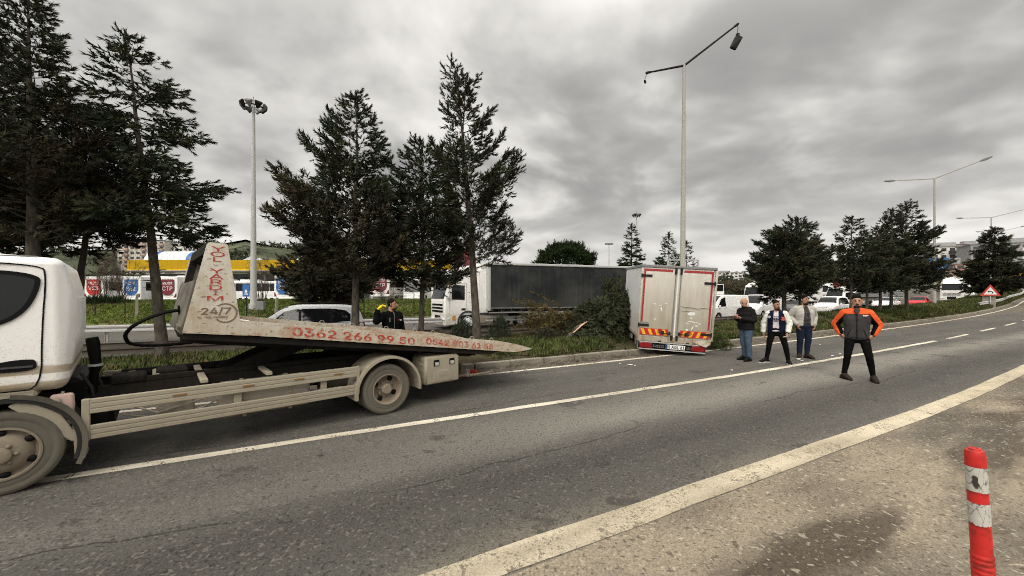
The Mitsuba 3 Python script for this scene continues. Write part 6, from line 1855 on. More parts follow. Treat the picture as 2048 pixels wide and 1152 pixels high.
def bush(name, label, X, Y, w, h, seed, n=260, m='m_fir', size=.2, category='shrub', tm=SPR2, twigs=True, z=None):
    r = np.random.default_rng(seed)
    z = TZ(X, Y) if z is None else z
    k = thing(name, label, category, (X, Y, z - .03))
    a, q, f = r.uniform(0, 6.28, n), r.uniform(0, 1, n) ** .6, r.uniform(.1, 1, n)
    P = np.stack([np.cos(a) * q * w * (1.1 - .5 * f), np.sin(a) * q * w * (1.1 - .5 * f), f * h * (1.05 - .35 * q)], -1)
    D = P / np.array([w, w, h]) + [0, 0, .5] + r.normal(0, .3, P.shape)
    if twigs:
        part(k, 'stems', [tube([(0, 0, 0), P[i] * [.5, .5, .6], P[i]], [.012, .008, .004], 4) for i in range(0, n, max(1, n // 22))], 'm_twig')
    part(k, 'foliage', scatter(tm, P, D, size * r.uniform(.6, 1.3, n), r), m)
    return k


bush('shrub', 'dark leggy shrub by the brown rail left of the candelabra conifer', at(925, 13.3), 13.3, .45, .75, 61, m='m_firgreen', size=.16)
bush('shrub', 'dark shrub by the brown rail right of the candelabra conifer', at(1000, 13.4), 13.4, .42, .85, 62, m='m_firgreen', size=.16)
bush('shrub', 'low brown weed clump in front of the fallen trunk', at(1095, 13.2), 13.2, .5, .5, 63, m='m_firbrown', size=.14)
bush('flowering_weed', 'weed clump with white litter right of the box truck', at(1432, 13.2), 13.2, .55, .45, 64, m='m_cover', size=.15)
BARE = make_spray(12, 9, .8, .008, .5)


def bare(name, label, X, Y, w, h, seed, n, size, m='m_twig'):
    r = np.random.default_rng(seed)
    k = thing(name, label, 'bare shrub', (X, Y, TZ(X, Y) - .05))
    st, P, D, S = [], [], [], []
    for i in range(n):
        a = r.uniform(0, 6.28)
        e = np.array([math.cos(a) * w * r.uniform(.2, 1), math.sin(a) * w * r.uniform(.2, .6), h * r.uniform(.6, 1)])
        q = np.linspace(0, 1, 6)[:, None]
        b = np.array([r.normal(0, w * .12), r.normal(0, w * .1), 0])
        pts = b + (e - b) * q + r.normal(0, .06 * h, (6, 3)) * q * .5
        st.append(tube(pts, np.linspace(.02 * h / 3, .006, 6), 4))
        for j in range(2, 6):
            for _ in range(4):
                P.append(pts[j] + r.normal(0, .05, 3)); D.append((e - b) / np.linalg.norm(e - b) + r.normal(0, .5, 3)); S.append(size * r.uniform(.5, 1.3))
    part(k, 'stems', st, m)
    part(k, 'twigs', scatter(BARE, np.array(P), np.array(D), np.array(S), r), m)


bare('bare_shrub', 'leafless brown thicket in front of the red emblem coach', at(205, 36), 36, 2.8, 4.4, 71, 20, .9)
bare('bare_shrub', 'second leafless thicket left of the yellow canopy', at(245, 44), 44, 3., 6.0, 72, 20, 1.0)
bare('bare_sapling', 'leafless sapling just right of the floodlight mast', at(522, 36), 36, 1.4, 4.6, 73, 16, .8)
bare('bare_sapling', 'leafless sapling beside the concrete post behind the worker', at(775, 33), 33, 1.0, 3.2, 74, 10, .7)
bush('low_spruce', 'low dark spruce clump on the grass left of the thin post', at(205, 33), 33, 2.0, .5, 75, 260, 'm_pine', .4)
# brown thicket on the right skyline: reads as one mass
r = np.random.default_rng(81)
N = 5200
uu = r.uniform(1395, 1600, N)
yy = r.uniform(82, 125, N)
xx = (uu - CU) / FL * yy
hh = 2.6 + 1.8 * meshkit.fbm(np.stack([xx * .12, yy * .12, xx * 0], -1), 3)
P = np.stack([xx, yy, .3 + hh * r.uniform(0, 1, N) ** .5], -1)
setting('brown_thicket', scatter(make_spray(10, 3, 1., .05, .6), P, np.stack([r.normal(0, .4, N), r.normal(0, .4, N), np.ones(N)], -1), r.uniform(.9, 1.9, N), r), mat('m_thicket', fol((.055, .045, .032), (.10, .085, .06), (.045, .05, .028), .3), .9), kind='stuff', label='brown leafless thicket on the skyline right of the box truck')
# tree belts on the hill
N = 2600
az = r.uniform(math.radians(-52), math.radians(55), N)
rr = r.uniform(240, 640, N)
cl = meshkit.fbm(np.stack([az * 14, rr * .012, az * 0], -1), 3)
ok = cl > .52
az, rr = az[ok], rr[ok]
hx_, hy_ = rr * np.sin(az), rr * np.cos(az)
hz_ = hillh(az, rr) - 1.6
P = np.stack([hx_, hy_, hz_], -1)
P = np.repeat(P, 9, 0) + r.normal(0, 1, (len(P) * 9, 3)) * [3, 3, 1.6] + [0, 0, 2.2]
setting('hillside_trees', scatter(make_spray(9, 6, 1.2, .12, .8), P, r.normal(0, .6, P.shape) + [0, 0, 1], r.uniform(3, 5, len(P)), r), mat('m_hilltree', (.045, .052, .032), .9), kind='stuff', label='dark scrub and trees dotted over the hillside')


def tuft(n, seed):
    r = np.random.default_rng(seed)
    V = []
    for i in range(n):
        a = r.uniform(0, 6.28)
        b = np.array([r.normal(0, .22), r.normal(0, .22), 0])
        d = np.array([math.cos(a) * .55, math.sin(a) * .55, r.uniform(.35, 1.)])
        s_ = np.array([-math.sin(a), math.cos(a), 0]) * r.uniform(.10, .17)
        V += [b - s_ * .7 + d * .25, b + s_ * .7 + d * .3, b + d]
    return np.array(V)


def cover_field(s, n, size, seed, tm):
    r = np.random.default_rng(seed)
    x, y = W(s, n)
    P = np.stack([x, y, Zt(s, n) - .01], -1)
    N = len(s)
    a = r.uniform(0, 6.28, N)
    c, q = np.cos(a), np.sin(a)
    t = tm[None]
    V = np.stack([t[..., 0] * c[:, None] - t[..., 1] * q[:, None], t[..., 0] * q[:, None] + t[..., 1] * c[:, None], np.repeat(t[..., 2], N, 0)], -1) * size[:, None, None] + P[:, None]
    return trimesh.Trimesh(V.reshape(-1, 3), np.arange(N * len(tm)).reshape(-1, 3), process=False)


r = np.random.default_rng(91)
N = 42000
s = r.uniform(-16, 34, N)
n = r.uniform(9.0, 14.5, N)
den = meshkit.fbm(np.stack([s * .55, n * .9, s * 0], -1), 4)
bare_ = np.exp(-((s - 10.5) / 2.6) ** 2) * np.exp(-((n - 9.7) / 1.1) ** 2)
ok = den + r.normal(0, .05, N) > .38 + .16 * bare_
s, n, den = s[ok], n[ok], den[ok]
setting('ground_cover', cover_field(s, n, r.uniform(.09, .22, len(s)) * (.6 + den), 1, tuft(9, 1)), 'm_cover', kind='stuff', label='trampled weeds and ground cover on the median')
N = 26000
s = r.uniform(34, 128, N)
n = r.uniform(9.0, 14.4, N)
setting('median_grass', cover_field(s, n, r.uniform(.22, .5, N), 2, tuft(8, 2)), 'm_cover', kind='stuff', label='rough grass on the median towards the bend')
N = 30000
s = r.uniform(-26, 26, N)
n = r.uniform(33, 56, N)
setting('bank_grass', cover_field(s, n, r.uniform(.16, .34, N), 3, tuft(6, 3)), 'm_grass', kind='stuff', label='short green grass on the bank before the coaches')
# dead twigs and litter on the median soil
N = 1500
s = np.concatenate([r.normal(9, 4, N // 2), r.uniform(-10, 30, N // 2)])
n = np.where(r.random(N) < .6, r.uniform(8.9, 12, N), r.uniform(8.35, 8.8, N))
x, y = W(s, n)
P = np.stack([x, y, Zt(s, n) + .03], -1)
setting('twig_litter', scatter(make_spray(5, 12, .9, .022, .2), P, np.stack([r.normal(0, 1, N), r.normal(0, 1, N), r.normal(.05, .12, N)], -1), r.uniform(.12, .4, N), r), 'm_twig', kind='stuff', label='dead twigs and torn bark strewn on the median and gutter')
# ------------------------------------------------------------------ people
_S = trimesh.creation.uv_sphere(radius=1., count=[7, 10]).vertices


def hullm(ps):
    return Manifold.hull_points(np.vstack([_S * (np.array(r) if not np.isscalar(r) else r) + np.array(p) for p, r in ps]))


def skin(hulls, edge=.03, it=6, lam=.5):
    m = Manifold.batch_boolean(hulls, OpType.Add) if len(hulls) > 1 else hulls[0]
    t = tri(m.refine_to_length(edge))
    t.merge_vertices()
    if it:
        trimesh.smoothing.filter_taubin(t, lamb=lam, nu=lam + .02, iterations=it)
    return t


def rot(yaw, pitch=0., roll=0.):
    c, s = math.cos(math.radians(yaw)), math.sin(math.radians(yaw))
    Rz = np.array([[c, -s, 0], [s, c, 0], [0, 0, 1]])
    c, s = math.cos(math.radians(pitch)), math.sin(math.radians(pitch))
    Ry = np.array([[c, 0, s], [0, 1, 0], [-s, 0, c]])
    c, s = math.cos(math.radians(roll)), math.sin(math.radians(roll))
    return Rz @ Ry @ np.array([[1, 0, 0], [0, c, -s], [0, s, c]])


def hand_hulls(wr, d, palm, thumb, curl=.5, spread=.12, k=1.):
    """hulls of a hand at the wrist: d along the fingers, palm the direction the palm faces, thumb the thumb side"""
    d = np.array(d, float); d /= np.linalg.norm(d)
    palm = np.array(palm, float); palm -= d * (palm @ d); palm /= np.linalg.norm(palm)
    th = np.cross(palm, d)
    if th @ np.array(thumb, float) < 0:
        th = -th
    wr = np.array(wr, float)
    kn = [wr + d * (.088 + .006 * (i in (1, 2))) * k + th * (.036 - .024 * i) * k for i in range(4)]
    H_ = [hullm([(wr, .027 * k)] + [(q, .015 * k) for q in kn] + [(wr + d * .03 * k + th * .03 * k, .017 * k)])]
    for i, q in enumerate(kn):
        L = (.042, .048, .045, .035)[i] * k
        dd = d + th * spread * (1.5 - i) * .5
        p = q
        for s_, r_ in ((1.0, .0105), (.72, .0095), (.55, .0085)):
            c = curl * (1.1 if s_ < 1 else .9)
            ax = np.cross(d, palm)
            dd = dd * math.cos(c) + palm * math.sin(c) * np.linalg.norm(dd) if s_ == 1.0 else dd * math.cos(c) + np.cross(ax, dd) * math.sin(c)
            dd /= np.linalg.norm(dd)
            e = p + dd * L * s_
            H_.append(hullm([(p, r_ * k), (e, r_ * .92 * k)]))
            p = e
    tb = wr + d * .03 * k + th * .03 * k
    t1 = tb + (d * .55 + th * .6 + palm * .35) * .045 * k
    t2 = t1 + (d * .8 + th * .1 + palm * .45) * .035 * k
    H_ += [hullm([(tb, .014 * k), (t1, .012 * k)]), hullm([(t1, .012 * k), (t2, .010 * k)])]
    return H_


def person(name, label, X, Y, face, J, hgt, outfit, z=None, build=1.):
    """outfit(P, parts) draws the clothes. Body axes: x forwards, y to the left, metres at 1.75 tall"""
    k = thing(name, label, 'person', (X, Y, TZ(X, Y) if z is None else z), face)
    sc = hgt / 1.75
    place[k] = place[k] @ T().scale([sc, sc, sc])
    P = dict(pel=(0, 0, .96), chest=(0, 0, 1.245), neck=(-.01, 0, 1.45), head=(.02, 0, 1.625),
             shL=(0, .18, 1.375), elL=(-.03, .26, 1.14), wrL=(.05, .27, .89), shR=(0, -.18, 1.375), elR=(-.03, -.26, 1.14), wrR=(.05, -.27, .89),
             hipL=(0, .09, .92), knL=(.02, .12, .50), anL=(-.02, .13, .085), toL=(.17, .16, .035), hipR=(0, -.09, .92), knR=(.02, -.12, .50), anR=(-.02, -.13, .085), toR=(.17, -.16, .035),
             hy=0., hp=0., handL=((0, 0, -1), (0, -1, 0), (1, 0, 0), .5), handR=((0, 0, -1), (0, 1, 0), (1, 0, 0), .5))
    P.update(J)
    g = {q: (np.array(v, float) if isinstance(v, tuple) and len(v) == 3 and not isinstance(v[0], tuple) else v) for q, v in P.items()}
    b = build
    g['b'] = b
    M = rot(g['hy'], g['hp'])
    hd = g['head']
    hm = lambda ps: hullm([(hd + M @ (np.array(p) * 1.07), np.array(r) * 1.07) for p, r in ps])

    def torso(e, lo=.84):
        h = []
        c, pe, nk = g['chest'], g['pel'], g['neck']
        wa = pe * .55 + c * .45
        fb = lambda p, w, r: [(p + np.array([0, w, 0]), r + e), (p - np.array([0, w, 0]), r + e)]
        h.append(hullm(fb(pe + [0, 0, -.03], .07 * b, .105 * b) + fb(wa, .06 * b, .105 * b)))
        h.append(hullm(fb(wa, .06 * b, .105 * b) + fb(c, .085 * b, .11 * b)))
        h.append(hullm(fb(c, .085 * b, .11 * b) + [(g['shL'] + [0, -.03, 0], .058 + e), (g['shR'] + [0, .03, 0], .058 + e), (nk + [0, 0, -.04], .06 + e)]))
        return h

    def arm(s, e, upto=1.):
        a, c, d = g['sh' + s], g['el' + s], g['wr' + s]
        w = c + (d - c) * upto
        return [hullm([(a, .058 * b + e), (c, .044 + e)]), hullm([(c, .044 + e), (w, .030 + e * .9)])]

    def leg(s, e, e2=None):
        e2 = e if e2 is None else e2
        a, c, d = g['hip' + s], g['kn' + s], g['an' + s]
        mid = c * .62 + d * .38 + np.array([-.02, 0, 0])
        return [hullm([(a, .088 * b + e), (c, .056 + e)]), hullm([(c, .056 + e), (mid, .052 + e2)]), hullm([(mid, .052 + e2), (d, .036 + e2)])]

    def foot(s, e):
        d, t = g['an' + s], g['to' + s]
        f = t - d
        f[2] = 0
        f /= np.linalg.norm(f)
        heel = d - f * .05
        heel[2] = .04
        return [hullm([(heel, .036 + e), (d + f * .02 + np.array([0, 0, .015]), .038 + e), (d * .5 + t * .5 + np.array([0, 0, .01]), .036 + e)]), hullm([(d * .5 + t * .5 + np.array([0, 0, .005]), (.04 + e, .04 + e, .034 + e)), (t, (.036 + e, .036 + e, .026 + e))])]

    skull = [((-.005, 0, .03), (.098, .077, .098)), ((.035, 0, -.055), (.052, .056, .062))]
    H_ = torso(0) + arm('L', 0) + arm('R', 0) + leg('L', 0) + leg('R', 0) + foot('L', 0) + foot('R', 0)
    H_ += [hullm([(g['neck'] + [0, 0, -.06], .062), (hd + M @ np.array([-.015, 0, -.05]), .052)]), hm(skull), hm([((.045, 0, -.085), (.04, .038, .03)), ((.02, 0, -.04), (.05, .06, .05))]),
           hm([((.094, 0, .022), .008), ((.112, 0, -.018), .011), ((.092, .014, -.022), .008), ((.092, -.014, -.022), .008)])] + [hm([((-.005, sg * .078, .015), (.018, .012, .028)), ((-.002, sg * .076, -.015), (.010, .009, .016))]) for sg in (1, -1)]
    for s in 'LR':
        hn = g['hand' + s]
        if hn is not None:
            fa = g['wr' + s] - g['el' + s]
            fa /= np.linalg.norm(fa)
            H_ += hand_hulls(g['wr' + s] + fa * .012, *hn) if len(hn) == 4 else hand_hulls(g['wr' + s] + fa * .012, *hn[:4], k=hn[4])
    body = skin(H_, .026, 3, .35)
    part(k, 'body', body, outfit.get('skin', 'm_skin'), True)
    pt = lambda n, h, m, edge=.03, it=6, **kw: part(k, n, skin(h, edge, it), m, True, **kw)
    for sg in (1, -1):
        part(k, 'eye', tri(hm([((.084, sg * .031, .022), (.010, .013, .007))])), 'm_black', True)
        part(k, 'eyebrow', tri(hm([((.0915, sg * .018, .041), .0042), ((.085, sg * .045, .043), .0038)])), 'm_hair', True)
    part(k, 'mouth', tri(hm([((.087, .020, -.056), .0055), ((.087, -.020, -.056), .0055), ((.091, 0, -.056), .0065)])), 'm_lip', True)
    if outfit.get('hair', True):
        tk = outfit.get('hairtop', .010)
        cap = hm([((-.010, 0, .034), (.1015, .0810, .097 + tk))])
        nv = M @ np.array([-.62, 0, .78]); o_ = float(nv @ (hd + M @ np.array([.078, 0, .088])))
        cap = cap.trim_by_plane(list(map(float, nv)), o_)
        cap2 = hm([((-.012, 0, .028), (.1015, .081, .10))]).trim_by_plane(list(map(float, -(M @ np.array([1., 0, 0])))), float(-(M @ np.array([1., 0, 0])) @ (hd + M @ np.array([.018, 0, 0])))).trim_by_plane(list(map(float, M @ np.array([0, 0, 1.]))), float((M @ np.array([0, 0, 1.])) @ (hd + M @ np.array([0, 0, -.045]))))
        part(k, 'hair', fold(skin([cap, cap2], .018, 1, .3), 6, .005, 40.), outfit.get('hairm', 'm_hair'), True)
    if outfit.get('beard'):
        bd = hm([((.040, 0, -.070), (.056, .0605, .062)), ((.0, 0, -.045), (.06, .072, .04))])
        up = M @ np.array([.30, 0, -.95])
        bd = bd.trim_by_plane(list(map(float, up)), float(up @ (hd + M @ np.array([.09, 0, -.068]))))
        part(k, 'beard', skin([bd, hm([((.092, .026, -.047), .006), ((.092, -.026, -.047), .006), ((.097, 0, -.044), .007)])], .015, 1, .3), outfit.get('beardm', 'm_beard'), True)
    # trousers and shoes
    jm = outfit['trousers']
    e = outfit.get('loose', .014)
    part(k, 'trousers', fold(skin(leg('L', e) + leg('R', e) + [hullm([(g['pel'] + [0, .075 * b, -.02], .108 * b + .012), (g['pel'] + [0, -.075 * b, -.02], .108 * b + .012), (g['pel'] + [0, .06, .08], .10 * b + .012), (g['pel'] + [0, -.06, .08], .10 * b + .012), (g['hipL'] + [0, 0, -.05], .09 * b + .012), (g['hipR'] + [0, 0, -.05], .09 * b + .012)])], .028, 5), 11, .011, 12.), jm, True)
    for s in 'LR':
        pt('shoe', foot(s, .012), outfit.get('shoe', 'c_shoe'), .025, 3)
        d, t = g['an' + s], g['to' + s]
        f = t - d; f[2] = 0; f /= np.linalg.norm(f)
        hl = d - f * .055
        hl[2] = .012; tt_ = t + f * .018; tt_[2] = .012
        part(k, 'sole', tri(hullm([(hl, (.045, .045, .014)), (d * .4 + t * .6 - [0, 0, (d * .4 + t * .6)[2] - .012], (.052, .052, .014)), (tt_, (.042, .042, .014))])), outfit.get('sole', 'm_black'), True)
    outfit['draw'](k, g, torso, arm, leg, pt, hm, hd, M)
    return k


def clip(h, nrm, off):
    return [m.trim_by_plane(list(map(float, nrm)), float(off)) for m in h]


def face_cam(X, Y, off=0.):
    return math.degrees(math.atan2(-Y, -X)) + off


def fold(t, seed, amp=.008, f=11.):
    V = t.vertices
    n = t.vertex_normals
    t.vertices = V + n * ((meshkit.fbm(V * [f, f, f * 1.8] + seed, 3) - .5) * 2 * amp)[:, None]
    return t


def collar(pt, g, m, r=.075, h=.05, dz=-.02):
    c = g['neck'] + np.array([.0, 0, dz])
    pt('collar', [hullm([(c + [.01, y, 0], (r, r, .03)) for y in (-.01, .01)] + [(c + [-.01, 0, h], (r * .88, r * .88, .02))])], m, .02, 2)


cloth('c_lining', (.05, .043, .04))
# 1: man in the orange and grey jacket, hands on the back of his hips
def d_orange(k, g, torso, arm, leg, pt, hm, hd, M):
    e = .030
    hull_ = torso(e) + [hullm([(g['pel'] + [0, .08, -.05], .125), (g['pel'] + [0, -.08, -.05], .125), (g['pel'] + [0, .08, .1], .125), (g['pel'] + [0, -.08, .1], .125)])]
    tz = skin(clip(hull_, (0, 0, 1), .845), .028, 5)
    part(k, 'jacket', fold(tz, 3, .006), 'c_grey', True)
    yoke = skin(clip(torso(e + .008), (0, 0, 1), 1.365), .025, 3)
    part(k, 'shoulder_yoke', fold(yoke, 5, .004), 'c_orange', True)
    for s in 'LR':
        sg = 1 if s == 'L' else -1
        a, c, d = g['sh' + s], g['el' + s], g['wr' + s]
        part(k, 'inner_sleeve', fold(skin(arm(s, .028, .93), .028, 4), 7 if s == 'L' else 9, .008, 14), 'c_black', True)
        segs = arm(s, .034, .93)
        ou = []
        for m_, p0, p1 in ((segs[0], a, c), (segs[1], c, d)):
            u = (p1 - p0) / np.linalg.norm(p1 - p0)
            nn = np.array([-.25, sg * 1., 0.]); nn = nn - u * (nn @ u); nn /= np.linalg.norm(nn)
            ou.append(m_.trim_by_plane(list(map(float, nn)), float(nn @ p0) - .006))
        part(k, 'sleeve', fold(skin(ou, .026, 3), 7 if s == 'L' else 9, .008, 14), 'c_orange', True)
        w = c + (d - c) * .93
        u = (d - c) / np.linalg.norm(d - c)
        part(k, 'cuff', tri(hullm([(w - u * .02, .050), (w + u * .015, .046)])), 'c_black', True)
        part(k, 'side_panel', skin([hullm([(g['chest'] + [.0, sg * .135, -.02], (.095, .05, .09)), (g['pel'] + [0, sg * .125, .12], (.095, .05, .1))])], .03, 3), 'c_black', True)
    part(k, 'hood', skin([hullm([(g['neck'] + [-.03, y, .0], (.085, .07, .045)) for y in (-.06, .06)] + [(g['neck'] + [.03, y, -.02], (.05, .05, .04)) for y in (-.06, .06)])], .025, 3), 'c_grey', True)
    part(k, 'zip', [tube([(g['chest'][0] + .118 + .022, 0, 1.38), (.147, 0, 1.28), (.140, .0, 1.1), (.158, 0, .87)], .007, 6)], 'm_black', True)
    part(k, 'collar_lining', tri(hullm([((.095, .0, 1.47), .03), ((.135, 0, 1.36), .012), ((.11, .03, 1.45), .02), ((.11, -.03, 1.45), .02)])), 'c_lining', True)
    part(k, 'chest_emblem', tri(hullm([((.138, .13, 1.345), (.008, .045, .010)), ((.139, .12, 1.33), (.008, .03, .006))])), 'm_reflwhite', True)
    part(k, 'chest_emblem', tri(hullm([((.142, .13, 1.342), (.008, .03, .006)), ((.142, .12, 1.336), (.008, .02, .004))])), 'm_red', True)
    for sg in (1, -1):
        part(k, 'pocket_seam', tube([(.135, sg * .10, 1.06), (.128, sg * .135, .96), (.12, sg * .15, .92)], .005, 5), 'm_black', True)


X, Y = 7.38, 8.35
HB = ((-.25, -.35, -.75), (-.4, -.6, 0), (1, 0, 0), 1.15)
person('person', 'man in an orange and grey work jacket with arms akimbo, nearest on the road', X, Y, face_cam(X, Y, 2),
       dict(shL=(0, .185, 1.375), shR=(0, -.185, 1.375), elL=(-.09, .335, 1.15), elR=(-.09, -.335, 1.15), wrL=(-.0, .255, .955), wrR=(-.0, -.255, .955), hipL=(0, .10, .92), hipR=(0, -.10, .92),
            knL=(.05, .19, .50), knR=(.08, -.145, .50), anL=(-.04, .255, .085), anR=(-.02, -.20, .085), toL=(.15, .29, .035), toR=(.13, -.11, .035),
            handL=((-.1, -.45, -.85), (-.5, -.7, .2), (1, 0, 0), 1.0), handR=((-.1, .45, -.85), (-.5, .7, .2), (1, 0, 0), 1.0), hy=4, hp=6, head=(.03, 0, 1.62)), 1.82,
       dict(trousers='c_black', loose=.006, shoe='c_shoe', hairtop=.022, beard=True, beardm='m_beard', draw=d_orange))


# 2: bald man with a phone
def d_puffer(k, g, torso, arm, leg, pt, hm, hd, M):
    h = clip(torso(.045) + [hullm([(g['pel'] + [0, .07, .0], .135), (g['pel'] + [0, -.07, .0], .135)])], (0, 0, 1), .87)
    t = skin(h, .028, 5)
    V = t.vertices
    n = t.vertex_normals
    t.vertices = V + n * (.010 * np.abs(np.sin(V[:, 2] * math.pi / .105)))[:, None] * np.where(V[:, 2:3] > .88, 1, 0)
    part(k, 'jacket', t, 'c_blackjacket', True)
    for s in 'LR':
        part(k, 'sleeve', fold(skin(arm(s, .036, .9), .028, 4), 3, .012, 13), 'c_blackjacket', True)
    part(k, 'hood', skin([hullm([(g['neck'] + [-.06, y, .0], (.09, .07, .06)) for y in (-.05, .05)] + [(g['neck'] + [.04, y, -.03], (.06, .05, .055)) for y in (-.05, .05)])], .025, 3), 'c_blackjacket', True)
    c = (g['wrL'] + g['wrR']) / 2
    part(k, 'phone', bx(-.045, .045, -.035, .035, -.005, .005, .003).apply_transform(trimesh.transformations.rotation_matrix(-.5, [0, 1, 0])).apply_translation(c + [.115, 0, .035]), 'm_glass')


X, Y = at(1492, 10.85), 10.85
person('person', 'bald bearded man in a dark jacket and blue jeans looking at his phone', X, Y, 196,
       dict(elL=(.0, .25, 1.14), wrL=(.25, .09, 1.19), elR=(.0, -.25, 1.14), wrR=(.25, -.09, 1.19), handL=((.85, -.35, .25), (-.2, -.5, .8), (0, -1, .6), .75), handR=((.85, .35, .25), (-.2, .5, .8), (0, 1, .6), .75),
            head=(.06, 0, 1.615), hp=24, knL=(.03, .10, .50), anL=(.0, .11, .085), toL=(.2, .16, .035), knR=(.0, -.09, .50), anR=(-.07, -.11, .085), toR=(.12, -.12, .035)), 1.74,
       dict(trousers='c_jeans', loose=.024, shoe='m_black', hair=False, beard=True, skin='m_skin', draw=d_puffer), build=1.05)


# 3: varsity jacket
def d_varsity(k, g, torso, arm, leg, pt, hm, hd, M):
    lo = [hullm([(g['pel'] + [0, .08, -.03], .122), (g['pel'] + [0, -.08, -.03], .122), (g['pel'] + [0, .08, .1], .122), (g['pel'] + [0, -.08, .1], .122)])]
    tee = skin(clip(torso(.012) + [hullm([(g['pel'] + [0, .07, .0], .116), (g['pel'] + [0, -.07, .0], .116)])], (0, 0, 1), .90), .028, 4)
    part(k, 'shirt', fold(tee, 2, .005), 'c_tee', True)
    J_ = Manifold.batch_boolean(clip(torso(.032) + lo, (0, 0, 1), .83), OpType.Add)
    gap = Manifold.hull_points(np.array([(.0, y, z) for y, z in ((-.05, 1.5), (.05, 1.5), (-.075, .8), (.075, .8))] + [(.4, y, z) for y, z in ((-.06, 1.5), (.06, 1.5), (-.10, .8), (.10, .8))]))
    t = tri((J_ - gap).refine_to_length(.028)); t.merge_vertices()
    trimesh.smoothing.filter_taubin(t, lamb=.4, nu=.42, iterations=3)
    part(k, 'jacket', fold(t, 4, .006), 'c_navy', True)
    for s in 'LR':
        part(k, 'sleeve', fold(skin(arm(s, .034, .93), .028, 4), 8, .014, 13), 'c_white', True)
        c, d = g['el' + s], g['wr' + s]
        w = c + (d - c) * .92
        u = (d - c) / np.linalg.norm(d - c)
        part(k, 'cuff', tri(hullm([(w - u * .005, .051), (w + u * .035, .046)])), 'c_navy', True)
        part(k, 'cuff_stripe', tri(hullm([(w + u * .012, .0515), (w + u * .018, .051)])), 'm_reflwhite', True)
    tt = txt('CISA', .062, (.133, 0, 1.25), (0, 1, 0), (0, 0, 1), 1., .012, bold=True)
    part(k, 'lettering', tt, 'c_navy')
    part(k, 'shirt_stripe', [bx(.118, .135, -.07, .07, 1.325, 1.332), bx(.118, .135, -.06, .06, 1.185, 1.192)], 'c_navy')
    part(k, 'round_patch', lathe([(.0, .038), (.012, .036), (.013, 0)], 20, 'x').apply_translation((.125, -.155, 1.30)), 'm_midgrey')
    part(k, 'patch_ring', tube([(.138, -.155 + .026 * math.cos(a), 1.30 + .026 * math.sin(a)) for a in np.linspace(0, 6.28, 16)], .004, 5), 'm_reflwhite')
    part(k, 'letter_patch', [bx(.118, .142, .13, .20, 1.20, 1.31, .01), bx(.118, .142, .11, .22, 1.22, 1.25, .008), bx(.118, .142, .11, .22, 1.27, 1.29, .008)], mat('m_patch', (.38, .10, .07), .8))
    part(k, 'hem', tri(Manifold.batch_boolean(clip(clip(lo, (0, 0, 1), .82), (0, 0, -1), -.865), OpType.Add) - gap), 'c_navy')
    part(k, 'cigarette', cyl(g['wrL'] + [.05, .0, -.10], g['wrL'] + [.10, -.09, -.13], .006, n=8), 'm_reflwhite')


X, Y = at(1553, 10.4), 10.4
person('person', 'bearded man in a navy varsity jacket with white sleeves and white soled shoes', X, Y, face_cam(X, Y, -6),
       dict(elL=(-.03, .295, 1.13), wrL=(.08, .27, .90), elR=(-.02, -.30, 1.13), wrR=(.0, -.315, .87), shL=(0, .185, 1.38), shR=(0, -.185, 1.38),
            knL=(.03, .21, .50), anL=(-.03, .27, .085), toL=(.14, .33, .035), knR=(.04, -.17, .50), anR=(-.02, -.24, .085), toR=(.12, -.36, .035), hipL=(0, .10, .92), hipR=(0, -.10, .92), hy=42, hp=4,
            handL=((.1, -.2, -.9), (0, -1, 0), (1, 0, 0), .5), handR=((.05, .1, -1), (0, 1, 0), (1, 0, 0), .45)), 1.67,
       dict(trousers='c_black', loose=.012, shoe='m_black', sole='c_white', beard=True, skin='m_skin2', draw=d_varsity), build=1.0)


# 4: pale jacket, hands in pockets
def d_pale(k, g, torso, arm, leg, pt, hm, hd, M):
    lo = [hullm([(g['pel'] + [.0, .09, -.0], .13), (g['pel'] + [.0, -.09, -.0], .13), (g['pel'] + [.0, .09, .14], .135), (g['pel'] + [.0, -.09, .14], .135)])]
    belly = [hullm([(g['pel'] * .45 + g['chest'] * .55 + [.03, .05, 0], .125), (g['pel'] * .45 + g['chest'] * .55 + [.03, -.05, 0], .125)])]
    part(k, 'shirt', fold(skin(clip(torso(.014) + belly + [hullm([(g['pel'] + [.0, .08, .04], .125), (g['pel'] + [.0, -.08, .04], .125)])], (0, 0, 1), .93), .028, 4), 2, .005), 'c_plaid', True)
    J_ = Manifold.batch_boolean(clip(torso(.034) + lo, (0, 0, 1), .91), OpType.Add)
    gap = Manifold.hull_points(np.array([(.02, y, z) for y, z in ((-.05, 1.52), (.05, 1.52), (-.10, .8), (.10, .8))] + [(.4, y, z) for y, z in ((-.05, 1.52), (.05, 1.52), (-.13, .8), (.13, .8))]))
    t = tri((J_ - gap).refine_to_length(.028)); t.merge_vertices()
    trimesh.smoothing.filter_taubin(t, lamb=.4, nu=.42, iterations=3)
    part(k, 'jacket', fold(t, 4, .006), 'c_beige', True)
    for s in 'LR':
        part(k, 'sleeve', fold(skin(arm(s, .034, .97), .028, 4), 8, .011, 13), 'c_beige', True)
    part(k, 'collar', skin([hullm([(g['neck'] + [-.03, y, -.0], (.07, .06, .04)) for y in (-.05, .05)])], .022, 2), 'c_grey', True)
    part(k, 'shirt_collar', tri(hullm([(g['neck'] + [.05, y, -.03], (.035, .03, .03)) for y in (-.04, .04)])), 'c_plaid', True)


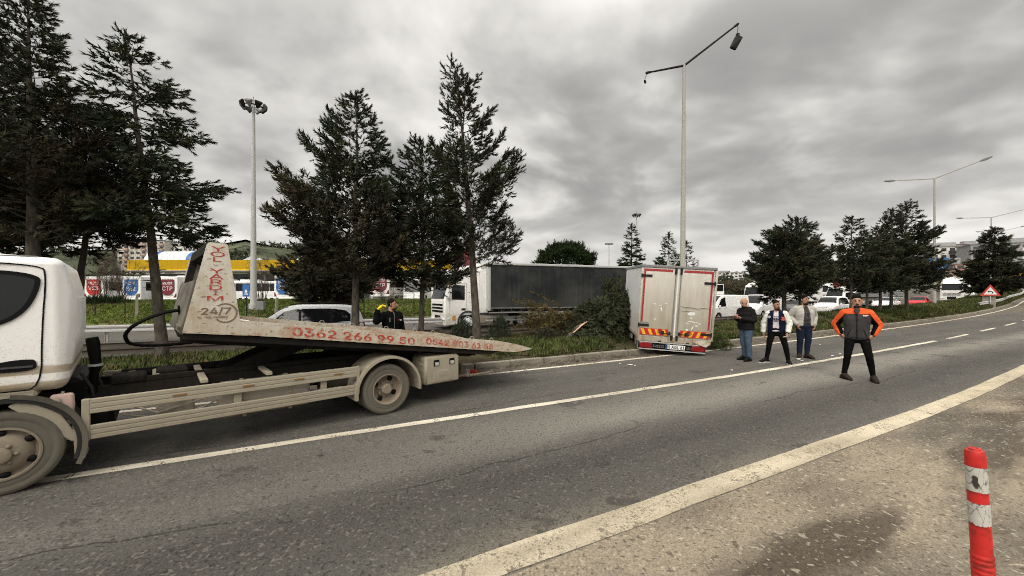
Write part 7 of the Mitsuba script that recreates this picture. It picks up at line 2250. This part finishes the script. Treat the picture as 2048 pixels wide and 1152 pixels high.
X, Y = at(1608, 11.25), 11.25
person('person', 'stout man in a pale zip jacket with hands in his pockets', X, Y, face_cam(X, Y, 30),
       dict(elL=(-.10, .335, 1.17), wrL=(.07, .225, .965), elR=(-.10, -.335, 1.17), wrR=(.07, -.225, .965), shL=(0, .20, 1.375), shR=(0, -.20, 1.375), handL=((.15, -.1, -.9), (0, -1, 0), (1, 0, 0), .3, .9), handR=((.15, .1, -.9), (0, 1, 0), (1, 0, 0), .3, .9),
            knL=(.02, .10, .50), anL=(-.01, .08, .085), toL=(.17, .13, .035), knR=(.01, -.10, .50), anR=(-.05, -.09, .085), toR=(.10, -.19, .035), hy=16, hp=2), 1.80,
       dict(trousers='c_navyjeans', loose=.020, shoe='c_shoe', beard=True, hairtop=.03, skin='m_skin2', draw=d_pale), build=1.17)


# 5: worker with the yellow glove, behind the bed
def d_worker(k, g, torso, arm, leg, pt, hm, hd, M):
    lo = [hullm([(g['pel'] + [0, .08, -.03], .12), (g['pel'] + [0, -.08, -.03], .12), (g['pel'] + [0, .08, .1], .12), (g['pel'] + [0, -.08, .1], .12)])]
    part(k, 'jacket', fold(skin(clip(torso(.030) + lo, (0, 0, 1), .85), .028, 4), 4, .007), 'c_black', True)
    for s in 'LR':
        part(k, 'sleeve', fold(skin(arm(s, .032, .93), .028, 4), 8, .011, 13), 'c_black', True)
    part(k, 'collar', skin([hullm([(g['neck'] + [-.01, y, -.01], (.07, .06, .045)) for y in (-.035, .035)])], .02, 2), 'c_black', True)
    part(k, 'zip', tube([(.10, 0, 1.46), (.141, 0, 1.36), (.148, 0, 1.25), (.143, 0, 1.1), (.15, 0, .9)], .006, 6), 'm_midgrey', True)
    part(k, 'reflective_strip', [bx(.12, .145, -.12, -.105, 1.24, 1.33), bx(.115, .14, -.14, -.12, .98, 1.05)], 'm_midgrey')
    part(k, 'chest_emblem', [bx(.118, .1445, .09, .13, 1.265, 1.285)], 'm_red')
    part(k, 'chest_emblem', [bx(.115, .1435, .135, .17, 1.265, 1.285)], 'm_reflwhite')
    # yellow glove on the raised right hand
    fa = g['wrR'] - g['elR']; fa /= np.linalg.norm(fa)
    part(k, 'glove', skin(hand_hulls(g['wrR'] + fa * .008, *g['handR'][:3], .62, .2, 1.16) + [hullm([(g['wrR'] - fa * .05, .040), (g['wrR'] + fa * .01, .036)])], .018, 3, .3), 'c_yellow', True)


X, Y = at(783, 8.75), 8.75
person('person', 'worker in a dark jacket raising a yellow glove behind the tilted bed', X, Y, face_cam(X, Y, 28),
       dict(shR=(0, -.18, 1.38), elR=(.12, -.42, 1.27), wrR=(.16, -.41, 1.50), handR=((.0, .5, .6), (.5, .75, -.3), (0, .6, .8), .6), hy=48, hp=2), 1.73,
       dict(trousers='c_navyjeans', shoe='c_shoe', beard=True, hairtop=.008, draw=d_worker), z=.0)
